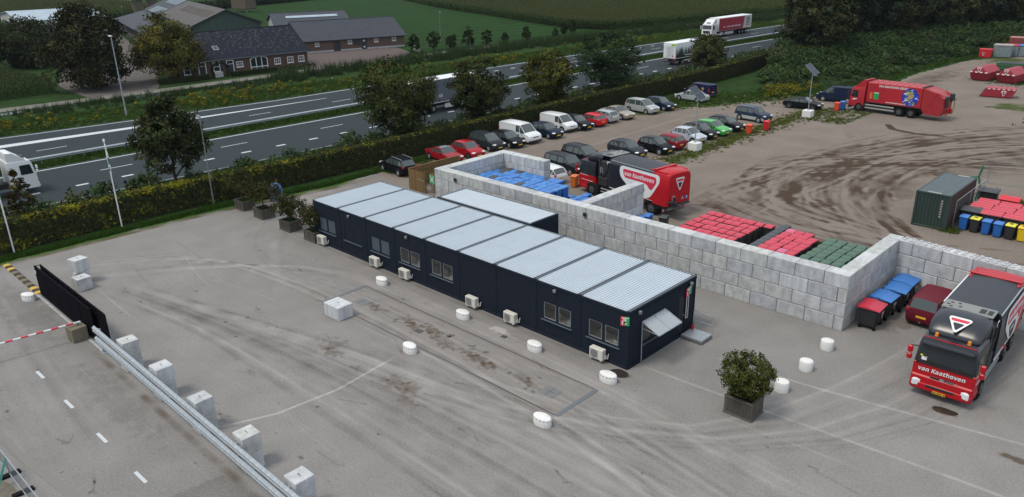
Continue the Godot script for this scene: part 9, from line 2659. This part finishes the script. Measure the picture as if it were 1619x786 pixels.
# foot and crest of the embankment at a fraction of its length
func bank_at(f: float) -> Array[Vector2]:
	var foot := [Vector2(-30.5, -71.5), Vector2(-26.8, -76), Vector2(-22.8, -83), Vector2(-21.3, -92), Vector2(-21.4, -101), Vector2(-20.2, -118), Vector2(-17.5, -132), Vector2(-13, -146), Vector2(-4, -156)]
	var crest := [Vector2(-42.5, -103), Vector2(-41, -105.5), Vector2(-38, -108), Vector2(-35.5, -112), Vector2(-34, -117), Vector2(-32, -127), Vector2(-28, -140), Vector2(-22, -152), Vector2(-10, -166)]
	var s := clampf(f, 0, 0.9999) * 8.0
	var i := int(s)
	var r: Array[Vector2] = [(foot[i] as Vector2).lerp(foot[i + 1], s - i), (crest[i] as Vector2).lerp(crest[i + 1], s - i)]
	return r

func bank_h(o: float) -> float: return 2.9 * smoothstep(0.0, 1.0, o)

func embankment() -> void:
	var m := MB.new()
	var nz := FastNoiseLite.new(); nz.frequency = 0.12; nz.seed = 6
	var N := 48; var K := 12
	var pt := func(i: int, j: int) -> Vector3:
		var b := bank_at(i / float(N))
		var o := j / float(K) * 2.2 - 0.05
		var p := b[0].lerp(b[1], o)
		var y := bank_h(clampf(o, 0, 1)) * (1.0 - smoothstep(1.35, 2.2, o))
		if i == 0 or i == N: y *= 0.1
		return Vector3(p.x, y + nz.get_noise_2d(p.x * 3, p.y * 3) * 0.5 * clampf(y, 0, 1) - (0.03 if o < 0.0 or o > 2.1 else 0.0), p.y)
	for i in N:
		for j in K:
			m.oq(pt.call(i, j), pt.call(i + 1, j), pt.call(i + 1, j + 1), pt.call(i, j + 1), Vector3(-28, -60, -110))
	setting("embankment", m, worn("bank_soil", 0.035, 0.052, 0.02, 0.95, M["t_blotch"], Vector3.ONE * 0.1, M["t_bump"], 0.8), 60.0)

func hedges() -> void:
	rng.seed = 77
	# the long clipped hedge: a dense core closed in leaves
	var hd := thing("clipped_hedge", "long tall clipped hedge between the yard and the motorway", "hedge")
	var path := [Vector2(-42.0, 40), Vector2(-41.9, 16), Vector2(-42.1, 4), Vector2(-41.2, -8), Vector2(-40.8, -28), Vector2(-40.8, -56), Vector2(-40.3, -70), Vector2(-41.2, -88), Vector2(-43, -104)]
	var core := MB.new()
	for i in path.size() - 1:
		var a: Vector2 = path[i]; var b: Vector2 = path[i + 1]
		var y := 2.0
		core.quad(Vector3(a.x + 0.43, 0, a.y), Vector3(a.x + 0.38, y, a.y), Vector3(b.x + 0.38, y, b.y), Vector3(b.x + 0.43, 0, b.y))
		core.quad(Vector3(b.x - 0.43, 0, b.y), Vector3(b.x - 0.38, y, b.y), Vector3(a.x - 0.38, y, a.y), Vector3(a.x - 0.43, 0, a.y))
		core.quad(Vector3(a.x + 0.38, y, a.y), Vector3(a.x - 0.38, y, a.y), Vector3(b.x - 0.38, y, b.y), Vector3(b.x + 0.38, y, b.y))
	core.box(Vector3(-42.0, 1.0, 39.99), Vector3(1.0, 1.98, 0.02)); core.box(Vector3(-43, 1.0, -104), Vector3(1.0, 1.98, 0.02))
	part("core", core, mat("hedge_core", 0.016, 0.018, 0.008, 0.95), hd)
	var lf := MB.new()
	for i in 7: leaves(lf, Vector3(rnd(-0.16, 0.16), rnd(-0.12, 0.12), rnd(-0.05, 0.05)), Vector3(0.09, 0.08, 0.05), 5, 0.06, Color(0.5, 0.5, 0.5), 0.22, Vector3(0, 0, -0.6))
	var at := []; var cs := PackedColorArray()
	var nz := FastNoiseLite.new(); nz.frequency = 0.25; nz.seed = 5
	var L := 144.0
	for i in 38000:
		var z := 40.0 - L * pow(rng.randf(), 1.05)
		var x := path_x(path, z)
		var side := rng.randf()
		var p: Vector3; var nn: Vector3
		var bump := nz.get_noise_2d(z * 3.0, x) * 0.10
		if side < 0.56:
			var y := rnd(0.03, 2.12)
			p = Vector3(x + 0.46 + bump * 0.8, y, z); nn = Vector3(1, 0.15, 0)
		elif side < 0.92:
			p = Vector3(x + rnd(-0.48, 0.48), 2.12 + bump, z); nn = Vector3(0, 1, 0)
		else:
			p = Vector3(x - 0.46, rnd(0.6, 2.1), z); nn = Vector3(-1, 0.2, 0)
		nn = (nn + Vector3(rng.randfn(), rng.randfn(), rng.randfn()) * 0.25).normalized()
		var u := nn.cross(Vector3(rng.randfn(), rng.randfn(), rng.randfn())).normalized()
		at.append(Transform3D(Basis(u, nn.cross(u), nn).orthonormalized().scaled(Vector3.ONE * rnd(0.75, 1.35)), p))
		# yellowing young leaf along the top of the left half, browner and darker further on
		var f := nz.get_noise_2d(z * 1.7 + 50, p.y * 3.0)
		var yel := clampf((p.y - 1.7) * 2.2, 0, 1) * clampf((z + 45) / 50.0, 0.2, 1) * clampf(0.6 + f, 0, 1) * 0.75 + clampf(f * 2.4 - 0.35, 0, 1) * clampf((z + 14) / 22.0, 0, 1) * 0.6 + 0.05 * clampf((z + 30) / 40.0, 0, 1)
		var k := rnd(0.6, 1.4)
		var c := Color(0.040, 0.046, 0.020).lerp(Color(0.22, 0.205, 0.016), rnd(0.45, 1.0) if rng.randf() < yel else 0.0)
		cs.append(Color(c.r * 2 * k * rnd(0.85, 1.15), c.g * 2 * k, c.b * 2 * k))
	copies("foliage", lf.mesh(), M["leaf"], at, hd, cs)
	# low garden hedges by the farmhouse
	var gh := [["low clipped garden hedge left of the farmhouse arch", Vector2(-107.6, -23.0), Vector2(-106.4, -30.9)], ["low clipped garden hedge right of the farmhouse arch", Vector2(-106.0, -34.5), Vector2(-105.2, -42.5)]]
	for g in gh:
		var a: Vector2 = g[1]; var b: Vector2 = g[2]
		var t := thing("garden_hedge", g[0], "hedge", Vector3(a.x, 0, a.y), head(b - a), "garden hedges before the farmhouse")
		var l := a.distance_to(b)
		var c := MB.new(); c.cbox(Vector3(l / 2, 0.4, 0), Vector3(l, 0.8, 0.8), 0.08); part("core", c, M["hedge_core"], t)
		var m := MB.new()
		for i in int(l * 26):
			leaves(m, Vector3(rnd(0, l), rnd(0.2, 0.9), rnd(-0.45, 0.45)), Vector3(0.14, 0.1, 0.14), 3, 0.12, Color(0.022, 0.040, 0.014), 0.25, Vector3(l / 2, -2, 0))
		part("foliage", m, M["leaf"], t).set_meta("kind", "stuff")
	var ar := thing("hedge_arch", "clipped green arch over the garden gate before the farmhouse", "hedge", Vector3(-106.2, 0, -32.7))
	var am := MB.new()
	for i in 40:
		var an := PI * i / 39.0
		leaves(am, Vector3(0, 1.6 + sin(an) * 0.9, cos(an) * 1.3), Vector3(0.35, 0.3, 0.3), 12, 0.12, Color(0.020, 0.032, 0.013), 0.25, Vector3(0, 1, 0))
		if i % 2 == 0:
			for s in [-1, 1]: leaves(am, Vector3(0, i * 0.042, s * 1.3), Vector3(0.35, 0.2, 0.3), 10, 0.12, Color(0.020, 0.032, 0.013), 0.25, Vector3(0, 1, 0))
	part("foliage", am, M["leaf"], ar).set_meta("kind", "stuff")
	var asx := MB.new()
	for s in [-1, 1]: asx.cyl(Vector3(0, 0, s * 1.3), Vector3(0, 1.6, s * 1.3), 0.08, 0.06, 6)
	part("stem", asx, M["bark"], ar)
	for i in 7:
		var b := thing("garden_bush", "small garden bush %s the row before the farmhouse's right end" % ["at the left end of", "second from the left in", "third from the left in", "in the middle of", "third from the right in", "second from the right in", "at the right end of"][i], "bush", Vector3(-104.9 + rnd(-0.4, 0.4), 0, -43.8 - i * 0.95), 0, "bushes before the farmhouse")
		var m := MB.new()
		for j in 12: leaves(m, Vector3(rnd(-0.35, 0.35), rnd(0.15, 0.75), rnd(-0.35, 0.35)), Vector3.ONE * 0.25, 12, 0.12, Color(0.030, 0.044, 0.016).lerp(Color(0.08, 0.07, 0.03), 0.4 if i % 3 == 0 else 0.0), 0.25, Vector3.ZERO)
		part("foliage", m, M["leaf"], b)
		var s := MB.new(); s.cyl(Vector3.ZERO, Vector3(0, 0.4, 0), 0.04, 0.03, 6); part("stem", s, M["bark"], b)

func planter(t: Node3D, L: float, D: float, H: float) -> void:
	for s in 4:
		var l := L if s % 2 == 0 else D
		var off := (D if s % 2 == 0 else L) / 2 - 0.03
		var n := int(round(l / 0.135))
		var bs := Basis(Vector3.UP, s * PI / 2)
		for i in n:
			var q := MB.new()
			q.cbox(Vector3(-l / 2 + (i + 0.5) * l / n, H / 2 - 0.02, off), Vector3(l / n - 0.008, H - 0.14, 0.03), 0.005)
			var o := part("plank", q, M["planter_wood" if rng.randf() < 0.55 else "planter_wood_b"], t)
			o.basis = bs
	var f := MB.new()
	for s in 4:
		var l := L if s % 2 == 0 else D
		var off := (D if s % 2 == 0 else L) / 2
		var bs := Basis(Vector3.UP, s * PI / 2)
		f.cbox(bs * Vector3(0, H - 0.035, off - 0.055), Vector3(l + 0.03, 0.07, 0.15) if s % 2 == 0 else Vector3(0.15, 0.07, l - 0.19), 0.012)
		f.cbox(bs * Vector3(0, 0.05, off + 0.002), Vector3(l + 0.04, 0.09, 0.05) if s % 2 == 0 else Vector3(0.05, 0.09, l - 0.05), 0.01)
	part("rim", f, M["planter_wood_b"], t)
	var so := MB.new()
	for i in 10:
		for j in 10:
			var A := func(a: int, b: int) -> Vector3: return Vector3(-L / 2 + 0.06 + (L - 0.12) * a / 10.0, H - 0.16 + 0.04 * sin(a * 2.1 + b * 1.7), -D / 2 + 0.06 + (D - 0.12) * b / 10.0)
			so.oq(A.call(i, j), A.call(i + 1, j), A.call(i + 1, j + 1), A.call(i, j + 1), Vector3(0, -5, 0))
	part("soil", so, M["soil"], t)

func planters() -> void:
	rng.seed = 41
	var big := thing("planter_box", "large square wooden planter with a dense round evergreen shrub in the open yard", "planter", Vector3(5.9, 0.022, -0.42), 0.02, "wooden planters with shrubs")
	planter(big, 1.32, 1.08, 0.86)
	var m := MB.new()
	for i in 260:
		var d := Vector3(rng.randfn(), rng.randfn(), rng.randfn()).normalized()
		var f := pow(rng.randf(), 0.3)
		var c := Vector3(d.x * f * 1.2 * (1.0 + 0.12 * d.y), 1.85 + d.y * f * 0.95, d.z * f * 1.15 * (1.0 + 0.12 * d.y))
		var tint := 1.0 + 0.22 * rng.randfn()
		leaves(m, c, Vector3.ONE * 0.17, 42, 0.052, Color(0.044 * tint, 0.054 * tint, 0.016 * tint).lerp(Color(0.085, 0.065, 0.022), clampf(rng.randfn() * 0.25, 0, 0.6)), 0.22, Vector3(0, 1.4, 0))
	part("shrub", m, M["leaf"], big)
	var st := MB.new()
	for i in 6:
		var a := i * 1.05
		st.cyl(Vector3(cos(a) * 0.1, 0.7, sin(a) * 0.1), Vector3(cos(a) * 0.5, 1.5, sin(a) * 0.5), 0.03, 0.015, 6)
	part("stem", st, M["bark"], big)
	var lowp := [[-37.95, -0.35, 3.1, 1.5, "farthest left wooden planter with a dark spreading shrub before the hedge"], [-34.8, -0.3, 3.0, 1.55, "wooden planter with a spreading shrub and bare soil, second from the left"], [-30.65, -0.13, 2.8, 1.3, "wooden planter with a small flat-crowned tree and grass at its foot"], [-27.3, -0.13, 2.8, 1.2, "wooden planter half hidden behind the office's left corner"]]
	for i in 4:
		var p: Array = lowp[i]
		var t := thing("planter_box", p[4], "planter", Vector3(p[0], 0.022, p[1]), rnd(-0.04, 0.04), "wooden planters with shrubs")
		planter(t, 1.4, 1.08, 0.76)
		var k := MB.new()
		for j in 150:
			var d := Vector3(rng.randfn(), rng.randfn(), rng.randfn()).normalized()
			var f := pow(rng.randf(), 0.35)
			leaves(k, Vector3(d.x * f * p[3], p[2] - 0.95 + d.y * f * 0.72, d.z * f * p[3]), Vector3(0.26, 0.2, 0.26), 22, 0.07, Color(0.032, 0.034, 0.014) * (1.0 + 0.2 * rng.randfn()), 0.22, Vector3(0, p[2] - 1.4, 0))
		part("shrub", k, M["leaf"], t)
		var sm := MB.new(); sm.cyl(Vector3(0, 0.6, 0), Vector3(0.03, p[2] - 0.9, 0), 0.05, 0.035, 8)
		for j in 6: sm.cyl(Vector3(0.03, p[2] - 1.15, 0), Vector3(cos(j * 1.05) * p[3] * 0.7, p[2] - 0.75, sin(j * 1.05) * p[3] * 0.7), 0.025, 0.01, 5)
		part("stem", sm, M["bark"], t)
		if i != 1:
			var g := MB.new()
			for j in 60: leaves(g, Vector3(rnd(-0.55, 0.55), 0.68, rnd(-0.42, 0.42)), Vector3(0.1, 0.08, 0.1), 4, 0.06, Color(0.035, 0.075, 0.018), 0.25, Vector3.ZERO)
			part("undergrowth", g, M["leaf"], t).set_meta("kind", "stuff")
